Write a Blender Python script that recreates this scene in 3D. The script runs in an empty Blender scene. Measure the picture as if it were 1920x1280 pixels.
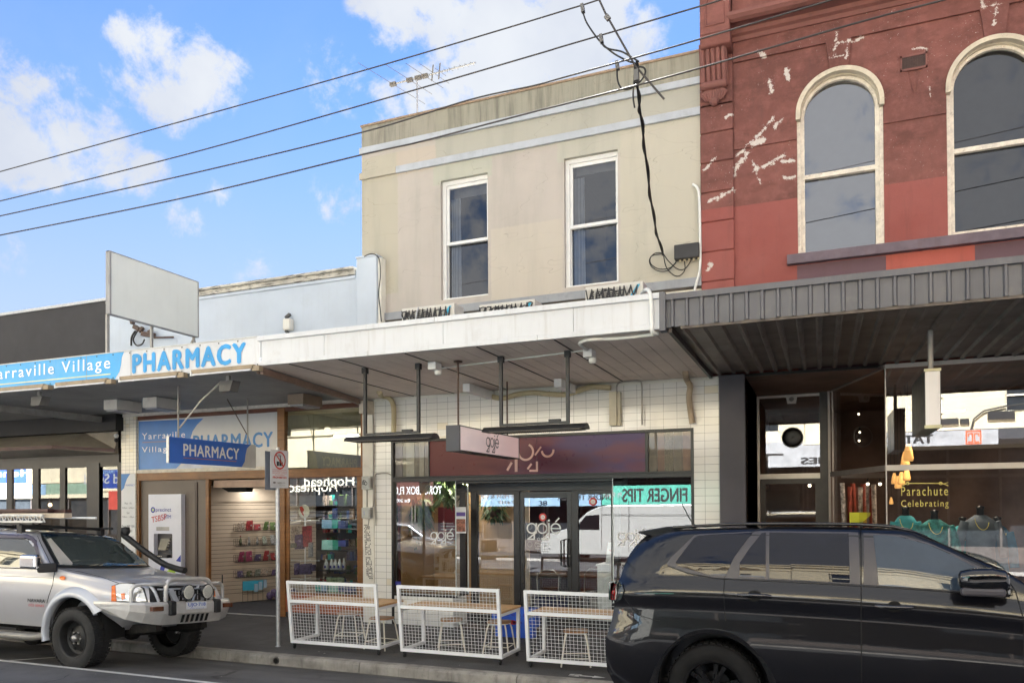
import bpy, bmesh, math, random
from math import sin, cos, tan, pi, radians, sqrt
from mathutils import Vector, Matrix, Euler
from mathutils.bvhtree import BVHTree
from mathutils.geometry import tessellate_polygon
random.seed(7)
S = bpy.context.scene
COL = S.collection

# ---------------------------------------------------------------- camera
FPX, CYP, YAW, PITCH, ROLL, CAMH = 1427.05, 929.26, 0.38496, 0.0096534, -0.0060778, 2.1
_f0 = Vector((-sin(YAW), cos(YAW), 0)); _r0 = Vector((cos(YAW), sin(YAW), 0)); _u0 = Vector((0, 0, 1))
FW = cos(PITCH)*_f0 + sin(PITCH)*_u0; _u2 = -sin(PITCH)*_f0 + cos(PITCH)*_u0
RT = cos(ROLL)*_r0 + sin(ROLL)*_u2; UP = -sin(ROLL)*_r0 + cos(ROLL)*_u2
cam = bpy.data.cameras.new('camera'); camo = bpy.data.objects.new('camera', cam); COL.objects.link(camo)
camo.matrix_world = Matrix(((RT.x, UP.x, -FW.x, 0), (RT.y, UP.y, -FW.y, 0), (RT.z, UP.z, -FW.z, CAMH), (0, 0, 0, 1)))
cam.sensor_width = 36; cam.lens = FPX/1920*36; cam.shift_y = (CYP-640)/1920; cam.clip_end = 2000; cam.clip_start = 0.05
S.camera = camo
def ray(x, y): return (x-960)/FPX*RT - (y-CYP)/FPX*UP + FW
def U(x, y, Y=11.86):            # point of plane Y=const seen at photo position x,y
    d = ray(x, y); t = Y/d.y; return Vector((d.x*t, Y, CAMH+d.z*t))
def UZ(x, y, z): d = ray(x, y); t = (z-CAMH)/d.z; return Vector((d.x*t, d.y*t, z))
def UX(x, y, X): d = ray(x, y); t = X/d.x; return Vector((X, d.y*t, CAMH+d.z*t))

# ---------------------------------------------------------------- light
EXPO = 3.0
SUN_DIR = Vector((-0.28, 1.0, 0.80)).normalized()      # towards the sun: behind the shops, the street front is in open shade
sun = bpy.data.lights.new('sun', 'SUN'); sun.energy = 5.0; sun.angle = radians(0.6); sun.color = (1, .99, .97)
suno = bpy.data.objects.new('sun', sun); COL.objects.link(suno)
suno.rotation_euler = SUN_DIR.to_track_quat('Z', 'Y').to_euler()
S.view_settings.view_transform = 'Standard'; S.view_settings.look = 'None'
S.view_settings.exposure = EXPO; S.view_settings.gamma = 1

class G:
    "small node-graph writer"
    def __init__(s, nt): s.nt = nt
    def n(s, t, ins=None, **props):
        nd = s.nt.nodes.new(t)
        for k, v in props.items(): setattr(nd, k, v)
        for k, v in (ins or {}).items():
            sk = nd.inputs[k]
            if isinstance(v, bpy.types.NodeSocket): s.nt.links.new(v, sk)
            else: sk.default_value = v
        return nd
    def m(s, op, a, b=0.0, c=0.0, clamp=False):
        return s.n('ShaderNodeMath', {0: a, 1: b, 2: c}, operation=op, use_clamp=clamp).outputs[0]
    def mix(s, f, a, b, mode='MIX'):
        a = a if isinstance(a, bpy.types.NodeSocket) else (*a[:3], 1); b = b if isinstance(b, bpy.types.NodeSocket) else (*b[:3], 1)
        return s.n('ShaderNodeMixRGB', {0: f, 1: a, 2: b}, blend_type=mode).outputs[0]
    def noise(s, vec, scale, detail=4, rough=.55, dist=0):
        return s.n('ShaderNodeTexNoise', {'Vector': vec, 'Scale': scale, 'Detail': detail, 'Roughness': rough, 'Distortion': dist}).outputs[0]
    def ramp(s, f, a, b, lo=0., hi=1.):
        return s.n('ShaderNodeMapRange', {0: f, 1: a, 2: b, 3: lo, 4: hi}, interpolation_type='SMOOTHSTEP').outputs[0]
    def scale(s, vec, v): return s.n('ShaderNodeVectorMath', {0: vec, 1: v}, operation='MULTIPLY').outputs[0]

# ---------------------------------------------------------------- sky
W = bpy.data.worlds.new('World'); S.world = W; W.use_nodes = True
nt = W.node_tree; nt.nodes.clear(); g = G(nt)
sky = g.n('ShaderNodeTexSky'); sky.sky_type = 'NISHITA'; sky.sun_disc = False
sky.sun_elevation = math.asin(SUN_DIR.z); sky.sun_rotation = math.atan2(SUN_DIR.x, SUN_DIR.y)
sky.altitude = 20; sky.air_density = .7; sky.dust_density = 0; sky.ozone_density = 6
dirv = g.n('ShaderNodeTexCoord').outputs['Generated']
n1 = g.noise(dirv, 11, 12, .66, .4); n2 = g.noise(dirv, 34, 8, .65); n3 = g.noise(dirv, 2.2, 7, .6, .3)
CLOUDS = [  # photo position, radius (deg), weight
 (300,110,3.2,1),(250,90,2.2,.85),(370,140,3.2,1),(310,175,2.8,1),(240,150,2.4,.8),(420,135,2,.75),(60,165,2.4,.6),(20,140,2,.55),(140,160,1.8,.5),
 (130,262,3.0,1),(60,285,3.2,1),(0,280,3.0,1),(200,290,3.2,1),(262,322,2.2,.9),(150,310,2.4,.8),
 (740,10,3.4,.9),(850,45,4.6,1),(960,30,5.6,1.1),(1060,60,5.2,1.1),(1130,40,4.4,1),(1190,60,2.8,.9),(900,130,4.4,1),(800,160,3.2,.9),(730,190,2.2,.7),(860,190,2.6,.8),(1000,110,4.5,1),(1090,110,4,.9),(1210,95,2,.6),
 (350,412,2.0,.6),(410,368,1.5,.55),(640,370,2.6,.6),(700,380,2.2,.5),(480,500,2.2,.35),(20,480,2,.4),(620,150,3,.45)]
dens = None
for (x, y, rd, wt) in CLOUDS:
    c = ray(x, y).normalized()
    dt = g.n('ShaderNodeVectorMath', {0: dirv, 1: c}, operation='DOT_PRODUCT').outputs['Value']
    f = g.m('MULTIPLY', g.m('SUBTRACT', 1.0, g.m('DIVIDE', g.m('SUBTRACT', 1.0, dt), 1-cos(radians(rd*1.0))), clamp=True), wt)
    dens = f if dens is None else g.m('MAXIMUM', dens, f)
sp = g.n('ShaderNodeSeparateXYZ', {0: dirv})
back = g.ramp(sp.outputs[1], .1, -.35, 0, 1.0)              # broken cloud over the far side of the street
dens = g.m('MAXIMUM', dens, g.m('MULTIPLY', back, g.ramp(n3, .27, .50)))
dd = g.m('ADD', g.m('ADD', dens, g.m('MULTIPLY', g.m('SUBTRACT', n1, .5), 2.3)), g.m('MULTIPLY', g.m('SUBTRACT', n2, .5), 1.3))
cm = g.m('MULTIPLY', g.ramp(dd, .24, .86), g.ramp(dens, 0, .3))
veil = g.m('MULTIPLY', g.ramp(n3, .45, .75), .10)
SKYS = .032
hz = g.ramp(sp.outputs[2], .0, .5, SKYS*.5, SKYS)
base = g.n('ShaderNodeVectorMath', {0: sky.outputs[0], 1: g.n('ShaderNodeCombineXYZ', {0: hz, 1: hz, 2: hz}).outputs[0]}, operation='MULTIPLY').outputs[0]
cl = g.mix(g.ramp(g.noise(dirv, 5, 5), .3, .75), (.088, .094, .107), (.112, .116, .121))
cl = g.mix(g.ramp(sp.outputs[1], .3, -.4), cl, (.15, .15, .153))   # clouds facing the sun are the bright ones
base = g.mix(g.ramp(sp.outputs[2], .52, .05, 0, .95), base, (.083, .099, .120))
colr = g.mix(veil, base, (.10, .11, .125))
colr = g.mix(g.m('MULTIPLY', cm, .97), colr, cl)
# the air below the horizon is only a fill tone behind the ground sheet
bg = g.n('ShaderNodeBackground', {0: colr, 1: 1.0}); g.n('ShaderNodeOutputWorld', {0: bg.outputs[0]})

# ---------------------------------------------------------------- materials
def lin(c):
    return tuple(((v/255)/12.92 if v/255 <= .04045 else ((v/255+.055)/1.055)**2.4) for v in c)
MATS = {}
def mk(name, col, rough=.6, metal=0., var=.12, vs=3., bump=0., bs=60., spec=.5, streak=0., dirt=0., dcol=(.06, .055, .05), coat=0., emit=None, es=1., fine=0., col2=None, fx=None, rv=.16):
    "procedural material: base colour with blotches (var), vertical streaks, dirt and a fine bump"
    if name in MATS: return MATS[name]
    m = bpy.data.materials.new(name); m.use_nodes = True; nt = m.node_tree; nt.nodes.clear(); g = G(nt)
    P = g.n('ShaderNodeNewGeometry').outputs['Position']
    base = (*col, 1)
    n = g.noise(P, vs, 5, .6)
    c = g.mix(g.ramp(n, .3, .7), tuple(v*(1-var) for v in col), tuple(min(1, v*(1+var)) for v in (col2 or col)))
    if fine: c = g.mix(g.m('MULTIPLY', g.ramp(g.noise(P, bs*1.3, 3, .7), .4, .65), fine), c, tuple(v*.45 for v in col))
    if fx: c = fx(g, P, c)
    if streak:
        st = g.noise(g.scale(P, (7, 7, .5)), 1.6, 6, .65)
        c = g.mix(g.m('MULTIPLY', g.ramp(st, .48, .78), streak), c, dcol)
    if dirt:
        c = g.mix(g.m('MULTIPLY', g.ramp(g.noise(P, vs*2.3, 8, .7), .52, .75), dirt), c, dcol)
    r = g.m('ADD', g.m('MULTIPLY', g.noise(P, vs*3, 3), rv), max(0, rough-rv/2)) if rough > .12 and rv else rough
    ins = {'Base Color': c, 'Roughness': r, 'Metallic': metal, 'Specular IOR Level': spec}
    if coat: ins['Coat Weight'] = coat; ins['Coat Roughness'] = .03
    if emit: ins['Emission Color'] = (*emit, 1); ins['Emission Strength'] = es
    b = g.n('ShaderNodeBsdfPrincipled', ins)
    if bump:
        bp = g.n('ShaderNodeBump', {'Height': g.noise(P, bs, 4, .6), 'Strength': bump, 'Distance': .01})
        nt.links.new(bp.outputs[0], b.inputs['Normal'])
    g.n('ShaderNodeOutputMaterial', {0: b.outputs[0]})
    MATS[name] = m; return m
def glass(name, tint=(.9, .93, .92), refl=.12, k=2.2, wav=.0):
    "thin pane: see-through plus mirror reflection that grows at grazing angles"
    if name in MATS: return MATS[name]
    m = bpy.data.materials.new(name); m.use_nodes = True; nt = m.node_tree; nt.nodes.clear(); g = G(nt)
    fr = g.m('ADD', g.m('MULTIPLY', g.n('ShaderNodeFresnel', {'IOR': 1.45}).outputs[0], k), refl, clamp=True)
    P = g.n('ShaderNodeNewGeometry').outputs['Position']
    gl = g.n('ShaderNodeBsdfGlossy', {'Color': (.95, .97, 1, 1), 'Roughness': .0})
    if wav:
        bp = g.n('ShaderNodeBump', {'Height': g.noise(P, 1.4, 1), 'Strength': wav, 'Distance': .02}); nt.links.new(bp.outputs[0], gl.inputs['Normal'])
    tr = g.n('ShaderNodeBsdfTransparent', {0: (*tint, 1)})
    mx = g.n('ShaderNodeMixShader', {0: fr, 1: tr.outputs[0], 2: gl.outputs[0]}); g.n('ShaderNodeOutputMaterial', {0: mx.outputs[0]})
    MATS[name] = m; return m

# ---------------------------------------------------------------- mesh builder
def wloc(o):
    v = Vector((0, 0, 0))
    while o is not None: v += o.location; o = o.parent
    return v
SPLIT = {'window_pane', 'sidelight_pane', 'transom_pane', 'glass_edge', 'impost_band', 'wheel_housing', 'wheel_arch_flare', 'over_rider', 'keystone', 'side_window', 'stallriser', 'clamp', 'antenna_element'}
class MB:
    def __init__(s): s.v = []; s.f = []; s.mi = []; s.sm = []
    def add(s, vs, fs, mi=0, sm=False):
        o = len(s.v); s.v += [Vector(p) for p in vs]; s.f += [tuple(i+o for i in f) for f in fs]; s.mi += [mi]*len(fs); s.sm += [sm]*len(fs); return s
    def box(s, x0, x1, y0, y1, z0, z1, mi=0):
        return s.add([(x0,y0,z0),(x1,y0,z0),(x1,y1,z0),(x0,y1,z0),(x0,y0,z1),(x1,y0,z1),(x1,y1,z1),(x0,y1,z1)],
                     [(0,3,2,1),(4,5,6,7),(0,1,5,4),(1,2,6,5),(2,3,7,6),(3,0,4,7)], mi)
    def bar(s, p, q, w, h=None, up=(0, 0, 1), mi=0):
        p = Vector(p); q = Vector(q); h = h or w; d = (q-p).normalized(); u = Vector(up)
        if abs(d.dot(u)) > .98: u = Vector((0, 1, 0))
        a = d.cross(u).normalized(); b = a.cross(d).normalized(); a *= w/2; b *= h/2
        return s.add([p-a-b, p+a-b, p+a+b, p-a+b, q-a-b, q+a-b, q+a+b, q-a+b], [(0,1,2,3),(7,6,5,4),(0,4,5,1),(1,5,6,2),(2,6,7,3),(3,7,4,0)], mi)
    def tube(s, pts, r, n=8, mi=0, caps=True, sm=True):
        pts = [Vector(p) for p in pts]; N = len(pts); rr = r if isinstance(r, (list, tuple)) else [r]*N
        vs = []; prev = None
        for i, p in enumerate(pts):
            d = (pts[min(i+1, N-1)]-pts[max(i-1, 0)]).normalized()
            if prev is None:
                a = d.orthogonal().normalized()
            else:
                a = (prev-d*prev.dot(d)).normalized()
            prev = a; b = d.cross(a)
            vs += [p+(a*cos(2*pi*k/n)+b*sin(2*pi*k/n))*rr[i] for k in range(n)]
        fs = [(i*n+k, i*n+(k+1) % n, (i+1)*n+(k+1) % n, (i+1)*n+k) for i in range(N-1) for k in range(n)]
        s.add(vs, fs, mi, sm)
        if caps: s.add([vs[k] for k in range(n)], [tuple(range(n))[::-1]], mi); s.add([vs[(N-1)*n+k] for k in range(n)], [tuple(range(n))], mi)
        return s
    def lathe(s, prof, o=(0, 0, 0), ax='z', n=24, mi=0, sm=True):
        o = Vector(o); vs = []
        for (r, h) in prof:
            for k in range(n):
                c, q = r*cos(2*pi*k/n), r*sin(2*pi*k/n)
                vs.append(o+Vector({'z': (c, q, h), 'y': (c, h, q), 'x': (h, c, q)}[ax]))
        fs = [(i*n+k, i*n+(k+1) % n, (i+1)*n+(k+1) % n, (i+1)*n+k) for i in range(len(prof)-1) for k in range(n)]
        return s.add(vs, fs, mi, sm)
    def prism(s, poly, off, mi=0, cap=True):
        "closed 3-D polygon extruded by a vector"
        poly = [Vector(p) for p in poly]; off = Vector(off); n = len(poly); vs = poly+[p+off for p in poly]
        fs = [(i, (i+1) % n, n+(i+1) % n, n+i) for i in range(n)]
        s.add(vs, fs, mi)
        if cap:
            t = tessellate_polygon([poly])
            s.add(vs, [tuple(q) for q in t]+[tuple(i+n for i in q)[::-1] for q in t], mi)
        return s
    def quad(s, *p, mi=0): return s.add(p, [tuple(range(len(p)))], mi)
    def ball(s, c, r, n=12, mi=0, sq=(1, 1, 1)):
        c = Vector(c); m = n//2
        prof = [(max(1e-4, sin(pi*i/m)), -cos(pi*i/m)) for i in range(m+1)]
        vs = [c+Vector((p*cos(2*pi*k/n)*r*sq[0], p*sin(2*pi*k/n)*r*sq[1], h*r*sq[2])) for p, h in prof for k in range(n)]
        return s.add(vs, [(i*n+k, i*n+(k+1) % n, (i+1)*n+(k+1) % n, (i+1)*n+k) for i in range(m) for k in range(n)], mi, True)
    def pieces(s):
        "the separate pieces of this mesh, each as a builder of its own"
        ids = {}; idx = [ids.setdefault((round(p.x, 4), round(p.y, 4), round(p.z, 4)), len(ids)) for p in s.v]; par = list(range(len(ids)))
        def find(a):
            while par[a] != a: par[a] = par[par[a]]; a = par[a]
            return a
        for f in s.f:
            for i in f[1:]: par[find(idx[i])] = find(idx[f[0]])
        out = {}
        for k, f in enumerate(s.f): out.setdefault(find(idx[f[0]]), []).append(k)
        res = []
        for fs in out.values():
            m = MB(); m.part = 1; mp = {}
            for k in fs:
                for i in s.f[k]:
                    if i not in mp: mp[i] = len(m.v); m.v.append(s.v[i])
                m.f.append(tuple(mp[i] for i in s.f[k])); m.mi.append(s.mi[k]); m.sm.append(s.sm[k])
            res.append(m)
        return res
    def build(s, name, mats, parent=None, bevel=0, seg=2, recalc=True, weld=False):
        if name in SPLIT and not getattr(s, 'part', 0):
            one = s.pieces()
            if len(one) > 1: return [p.build(name, mats, parent, bevel, seg, recalc, weld) for p in one][0]
        L = wloc(parent) if parent is not None else Vector((0, 0, 0))
        me = bpy.data.meshes.new(name); me.from_pydata([p-L for p in s.v], [], s.f)
        if not isinstance(mats, (list, tuple)): mats = [mats]
        for m in mats: me.materials.append(m)
        me.polygons.foreach_set('material_index', s.mi); me.polygons.foreach_set('use_smooth', s.sm); me.update()
        if recalc or weld:
            bm = bmesh.new(); bm.from_mesh(me)
            if weld: bmesh.ops.remove_doubles(bm, verts=bm.verts, dist=1e-4)
            if recalc: bmesh.ops.recalc_face_normals(bm, faces=bm.faces)
            bm.to_mesh(me); bm.free()
        o = bpy.data.objects.new(name, me); COL.objects.link(o)
        if parent is not None: o.parent = parent
        if bevel:
            b = o.modifiers.new('bevel', 'BEVEL'); b.width = bevel; b.segments = seg; b.limit_method = 'ANGLE'; b.angle_limit = radians(35); b.harden_normals = False
        return o
def tag(o, label=None, cat=None, group=None, kind=None):
    if label: o['label'] = label
    if cat: o['category'] = cat
    if group: o['group'] = group
    if kind: o['kind'] = kind
    return o
def thing(name, label, cat, loc=(0, 0, 0), group=None):
    o = bpy.data.objects.new(name, None); COL.objects.link(o); o.location = loc; o.empty_display_size = .2
    return tag(o, label, cat, group)
def struct(o): o['kind'] = 'structure'; return o
def copy_tree(o, parent=None):
    c = o.copy(); COL.objects.link(c)
    if parent is not None: c.parent = parent
    for ch in list(o.children): copy_tree(ch, c)
    return c
def curve_mesh(cu, mtx):
    "curve data -> mesh in world space"
    o = bpy.data.objects.new('tmp', cu); COL.objects.link(o); dg = bpy.context.evaluated_depsgraph_get(); dg.update()
    me = bpy.data.meshes.new_from_object(o.evaluated_get(dg)); bpy.data.objects.remove(o); me.transform(mtx); return me
def mesh_obj(me, name, mat, parent):
    L = wloc(parent) if parent is not None else Vector((0, 0, 0))
    me.transform(Matrix.Translation(-L)); me.materials.clear(); me.materials.append(mat); me.name = name
    o = bpy.data.objects.new(name, me); COL.objects.link(o)
    if parent is not None: o.parent = parent
    return o
def plate(name, mat, outer, holes, y0, y1, parent=None, bevel=0):
    "wall slab in the XZ plane between depths y0 and y1, with holes (lists of (x,z))"
    cu = bpy.data.curves.new('c', 'CURVE'); cu.dimensions = '2D'; cu.fill_mode = 'BOTH'; cu.extrude = abs(y1-y0)/2
    for lp in [outer]+list(holes):
        sp = cu.splines.new('POLY'); sp.points.add(len(lp)-1); sp.use_cyclic_u = True
        for i, (x, z) in enumerate(lp): sp.points[i].co = (x, z, 0, 1)
    me = curve_mesh(cu, Matrix(((1,0,0,0),(0,0,-1,(y0+y1)/2),(0,1,0,0),(0,0,0,1))))
    o = mesh_obj(me, name, mat, parent)
    for p in me.polygons: p.use_smooth = False
    if bevel:
        b = o.modifiers.new('bevel', 'BEVEL'); b.width = bevel; b.segments = 2; b.limit_method = 'ANGLE'
    return o
def rect(x0, x1, z0, z1): return [(x0, z0), (x1, z0), (x1, z1), (x0, z1)]
def text(body, mat, O, Ux, Vz, w=None, h=None, parent=None, name='lettering', bold=0., ext=.002, align='C', keep=False, sp=1.0):
    """flat lettering, its box centred (or left-aligned) on O, text direction Ux, up Vz, fitted to w x h metres"""
    cu = bpy.data.curves.new('t', 'FONT'); cu.body = body; cu.offset = bold; cu.extrude = 0; cu.resolution_u = 3; cu.space_character = sp
    cu.align_x = 'LEFT'
    cu.offset = 0
    me = curve_mesh(cu, Matrix.Identity(4))
    if bold:          # heavier strokes: nudged copies of the outline, each a hair in front of the last
        bm = bmesh.new(); bm.from_mesh(me); g0 = bm.verts[:]+bm.edges[:]+bm.faces[:]
        for k, (dx, dy) in enumerate(((1, 0), (-1, 0), (0, 1), (0, -1))):
            r_ = bmesh.ops.duplicate(bm, geom=g0); vs_ = [e for e in r_['geom'] if isinstance(e, bmesh.types.BMVert)]
            bmesh.ops.translate(bm, verts=vs_, vec=(dx*bold, dy*bold*.6, .0004*(k+1)))
        bm.to_mesh(me); bm.free()
    xs = [v.co.x for v in me.vertices]; ys = [v.co.y for v in me.vertices]
    bw, bh = max(xs)-min(xs), max(ys)-min(ys)
    sx = (w/bw) if w else h/bh; sy = (h/bh) if h else sx
    Ux = Vector(Ux).normalized(); Vz = Vector(Vz).normalized(); Nn = Ux.cross(Vz); O = Vector(O)
    ox = (min(xs)+max(xs))/2 if align == 'C' else min(xs); oy = (min(ys)+max(ys))/2
    for v in me.vertices: v.co = O+Ux*(v.co.x-ox)*sx+Vz*(v.co.y-oy)*sy+Nn*(ext+v.co.z)
    return mesh_obj(me, name, mat, parent)
class Strokes(MB):
    "flat pen strokes on a plane"
    def __init__(s, O, Ux, Vz, ext=.003): MB.__init__(s); s.O = Vector(O); s.U = Vector(Ux).normalized(); s.V = Vector(Vz).normalized(); s.NN = s.U.cross(s.V); s.e = ext; s.N = s.NN*ext; s.k = 0
    def P(s, x, y): return s.O+s.U*x+s.V*y+s.N
    def line(s, pts, w, closed=False):
        s.k += 1; kk = s.k % 7
        pts = [Vector((p[0], p[1])) for p in pts]; n = len(pts)
        for i in range(n if closed else n-1):
            a, b = pts[i], pts[(i+1) % n]; d = (b-a)
            if d.length < 1e-6: continue
            d.normalize(); t = Vector((-d.y, d.x))*w/2; e = d*w*.35; s.N = s.NN*(s.e+.0003*(i % 3)+.001*kk/7+(.0006 if closed and i == n-1 else 0))
            s.quad(s.P(*(a-t-e)), s.P(*(b-t+e)), s.P(*(b+t+e)), s.P(*(a+t-e)))
        return s
    def poly(s, pts):
        t = tessellate_polygon([[Vector((p[0], p[1], 0)) for p in pts]]); return s.add([s.P(*p) for p in pts], [tuple(q) for q in t])
    def arc(s, cx, cy, r, w, a0=0, a1=360, n=28):
        return s.line([(cx+r*cos(radians(a0+(a1-a0)*i/n)), cy+r*sin(radians(a0+(a1-a0)*i/n))) for i in range(n+1)], w)
    def disc(s, cx, cy, r, n=28): return s.poly([(cx+r*cos(2*pi*i/n), cy+r*sin(2*pi*i/n)) for i in range(n)])
# ================================================================ setting
YF = 11.86
def stripy(g, P, c):
    n = g.noise(g.scale(P, (.35, 2.2, 1)), 1.1, 5, .6)
    c = g.mix(g.m('MULTIPLY', g.ramp(n, .42, .68), .35), c, (.028, .028, .03))
    w = g.n('ShaderNodeVectorMath', {0: P, 1: g.scale(g.n('ShaderNodeTexNoise', {'Vector': P, 'Scale': 2.5, 'Detail': 3}).outputs[1], (.5, .5, 0))}, operation='ADD').outputs[0]
    vo = g.n('ShaderNodeTexVoronoi', {'Vector': g.scale(w, (.45, .8, .01)), 'Scale': 1.0}, feature='DISTANCE_TO_EDGE').outputs[0]
    c = g.mix(g.m('MULTIPLY', g.ramp(vo, .0, .006, 1, 0), g.ramp(g.noise(P, .8, 2), .45, .6, 0, .75)), c, (.02, .02, .02))
    c = g.mix(g.ramp(g.noise(g.scale(P, (.5, 1, 1)), .9, 6, .7), .5, .72, 0, .35), c, (.13, .125, .12))
    st_ = g.n('ShaderNodeTexVoronoi', {'Vector': g.n('ShaderNodeVectorMath', {0: P, 1: (3.1, 1.7, 0)}, operation='ADD').outputs[0], 'Scale': 1.6}).outputs[0]
    c = g.mix(g.ramp(g.m('ADD', st_, g.m('MULTIPLY', g.noise(P, 12, 3), .12)), .10, .16, .55, 0), c, (.018, .018, .02))
    sp = g.noise(P, 420, 2, .6)
    return g.mix(g.m('MULTIPLY', g.ramp(sp, .56, .68), .5), c, (.19, .185, .18))
ASPH = mk('asphalt', (.118, .117, .120), .85, var=.22, vs=1.3, bump=.5, bs=260, fx=stripy)
FOOT = mk('footpath_asphalt', (.072, .070, .072), .8, var=.22, vs=1.7, bump=.4, bs=240, fx=stripy)
KERB = mk('kerb_concrete', (.3, .285, .26), .85, var=.3, vs=2.5, bump=.4, bs=120, streak=.5, dirt=.6, dcol=(.05, .045, .04))
WHITEL = mk('road_paint', (.62, .62, .6), .7, var=.1, vs=6, dirt=.55, dcol=(.12, .12, .12), bump=.2, bs=200)
DARKSOIL = mk('ground_dark', (.12, .12, .11), .9)
def zroad(Y):
    if Y > 7.05: return -(Y-7.05)*.24/1.94
    if Y < -1.2: return -(-1.2-Y)*.24/2.3
    return 0.0
YK, YO = 8.99, -3.5              # kerb faces, near (shops) and far side
m = MB(); ys = [-3.5, -2.6, -1.2, 0, 1.5, 3, 4.5, 6, 7.05, 8, 8.99]; xs = [-70+10*i for i in range(15)]
for i in range(len(xs)-1):
    for j in range(len(ys)-1):
        m.quad((xs[i], ys[j], zroad(ys[j])), (xs[i+1], ys[j], zroad(ys[j])), (xs[i+1], ys[j+1], zroad(ys[j+1])), (xs[i], ys[j+1], zroad(ys[j+1])))
road = struct(m.build('road', ASPH))
struct(MB().quad((-400, -400, -.42), (400, -400, -.42), (400, 400, -.42), (-400, 400, -.42)).build('ground', DARKSOIL))
def sheet(name, mat, x0, x1, y0, y1, e=.004, n=1):
    m = MB(); yy = [y0+(y1-y0)*i/n for i in range(n+1)]
    for i in range(n): m.quad((x0, yy[i], zroad(yy[i])+e), (x1, yy[i], zroad(yy[i])+e), (x1, yy[i+1], zroad(yy[i+1])+e), (x0, yy[i+1], zroad(yy[i+1])+e))
    return m.build(name, mat)
struct(sheet('parking_line', WHITEL, -60, 30, 6.98, 7.05))
for i, x in enumerate((-10.3, -2.6, 5.2)):
    struct(sheet('bay_line', WHITEL, x, x+.08, 7.06, 8.6 if i else 8.1, n=3))
struct(sheet('gutter', mk('gutter_concrete', (.13, .125, .115), .85, var=.25, vs=3, dirt=.7, bump=.3, bs=120), -70, 70, 8.86, 8.985))
# kerb: real step, in cast lengths with dark joints
def kerb(name, yf, sgn):
    m = MB(); zb = zroad(yf)
    x = -60
    while x < 60:
        L = 2.35 if sgn > 0 else 3.1
        prof = [(yf, zb-.1), (yf+.012*sgn, -.125), (yf+.03*sgn, -.1), (yf+.06*sgn, -.092), (yf+.17*sgn, -.09), (yf+.17*sgn, zb-.1)]
        m.prism([(x+.006, a, b) for a, b in prof], (L-.012, 0, 0)); x += L
    return struct(m.build(name, KERB, bevel=.006))
kerb('kerb', YK, 1); kerb('kerb', YO, -1)
struct(MB().quad((-60, YK+.02, -.11), (60, YK+.02, -.11), (60, YK+.165, -.11), (-60, YK+.165, -.11)).build('kerb_joint', mk('joint', (.03, .03, .03), .9)))
m = MB(); yy = [YK+.168, 10, 11, 12.0, 30]; zz = [-.094, -.075, -.055, -.04, -.04]
for i in range(4): m.quad((-70, yy[i], zz[i]), (70, yy[i], zz[i]), (70, yy[i+1], zz[i+1]), (-70, yy[i+1], zz[i+1]))
struct(m.build('footpath', FOOT))
struct(MB().quad((-70, -6.6, -.05), (70, -6.6, -.05), (70, -3.668, -.092), (-70, -3.668, -.092)).build('footpath', FOOT))
def zf(Y): return -.094+(Y-9.16)*.019 if Y < 12 else -.04
# drain outlet in the kerb, painted number and arrow on the footpath
p = UZ(515, 1239, -.17); t = thing('drain_outlet', 'round dark stormwater outlet pipe set in the kerb face near the sign pole', 'drain', (p.x, YK, -.17))
MB().lathe([(.036, -.004), (.05, -.006), (.05, .1), (.036, .1)], (p.x, YK, -.165), 'y', 20).build('pipe_rim', mk('old_pipe', (.05, .045, .04), .6, var=.3, vs=40), t)
MB().lathe([(.0001, .0), (.04, .0)], (p.x, YK-.0035, -.165), 'y', 20).build('pipe_bore', mk('bore', (.004, .004, .004), .9), t)
q = UZ(1078, 1265, -.089); A = Strokes((q.x, q.y, zf(q.y)+.004), (-1, 0, 0), (0, -1, 0), 0)
A.poly([(-.40, .0), (-.24, .06), (-.24, .02), (-.06, .025), (-.06, -.025), (-.24, -.02), (-.24, -.06)])
struct(A.build('painted_arrow', WHITEL))
o = text('5', WHITEL, (q.x-.0, q.y, zf(q.y)+.004), (-1, 0, 0), (0, -1, 0), h=.12, w=.17, name='painted_number', bold=.03, ext=0); struct(o)
a = MB(); rl = random.Random(3)
for k in range(26):
    x = rl.uniform(-9.5, -.5); y = rl.uniform(9.3, 11.4); r = rl.uniform(.006, .02); a0 = rl.uniform(0, 6)
    a.quad(*[(x+r*cos(a0+i*1.57)*rl.uniform(.6, 1.3), y+r*sin(a0+i*1.57), zf(y)+.002) for i in range(4)])
for k in range(34):
    x = rl.uniform(-13, -.5); y = rl.uniform(5.6, 8.8); r = rl.uniform(.006, .016); a0 = rl.uniform(0, 6)
    a.quad(*[(x+r*cos(a0+i*1.57)*rl.uniform(.6, 1.3), y+r*sin(a0+i*1.57), zroad(y)+.005) for i in range(4)])
tag(a.build('litter', mk('litter_flecks', (.35, .34, .3), .8)), kind='stuff')

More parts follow.
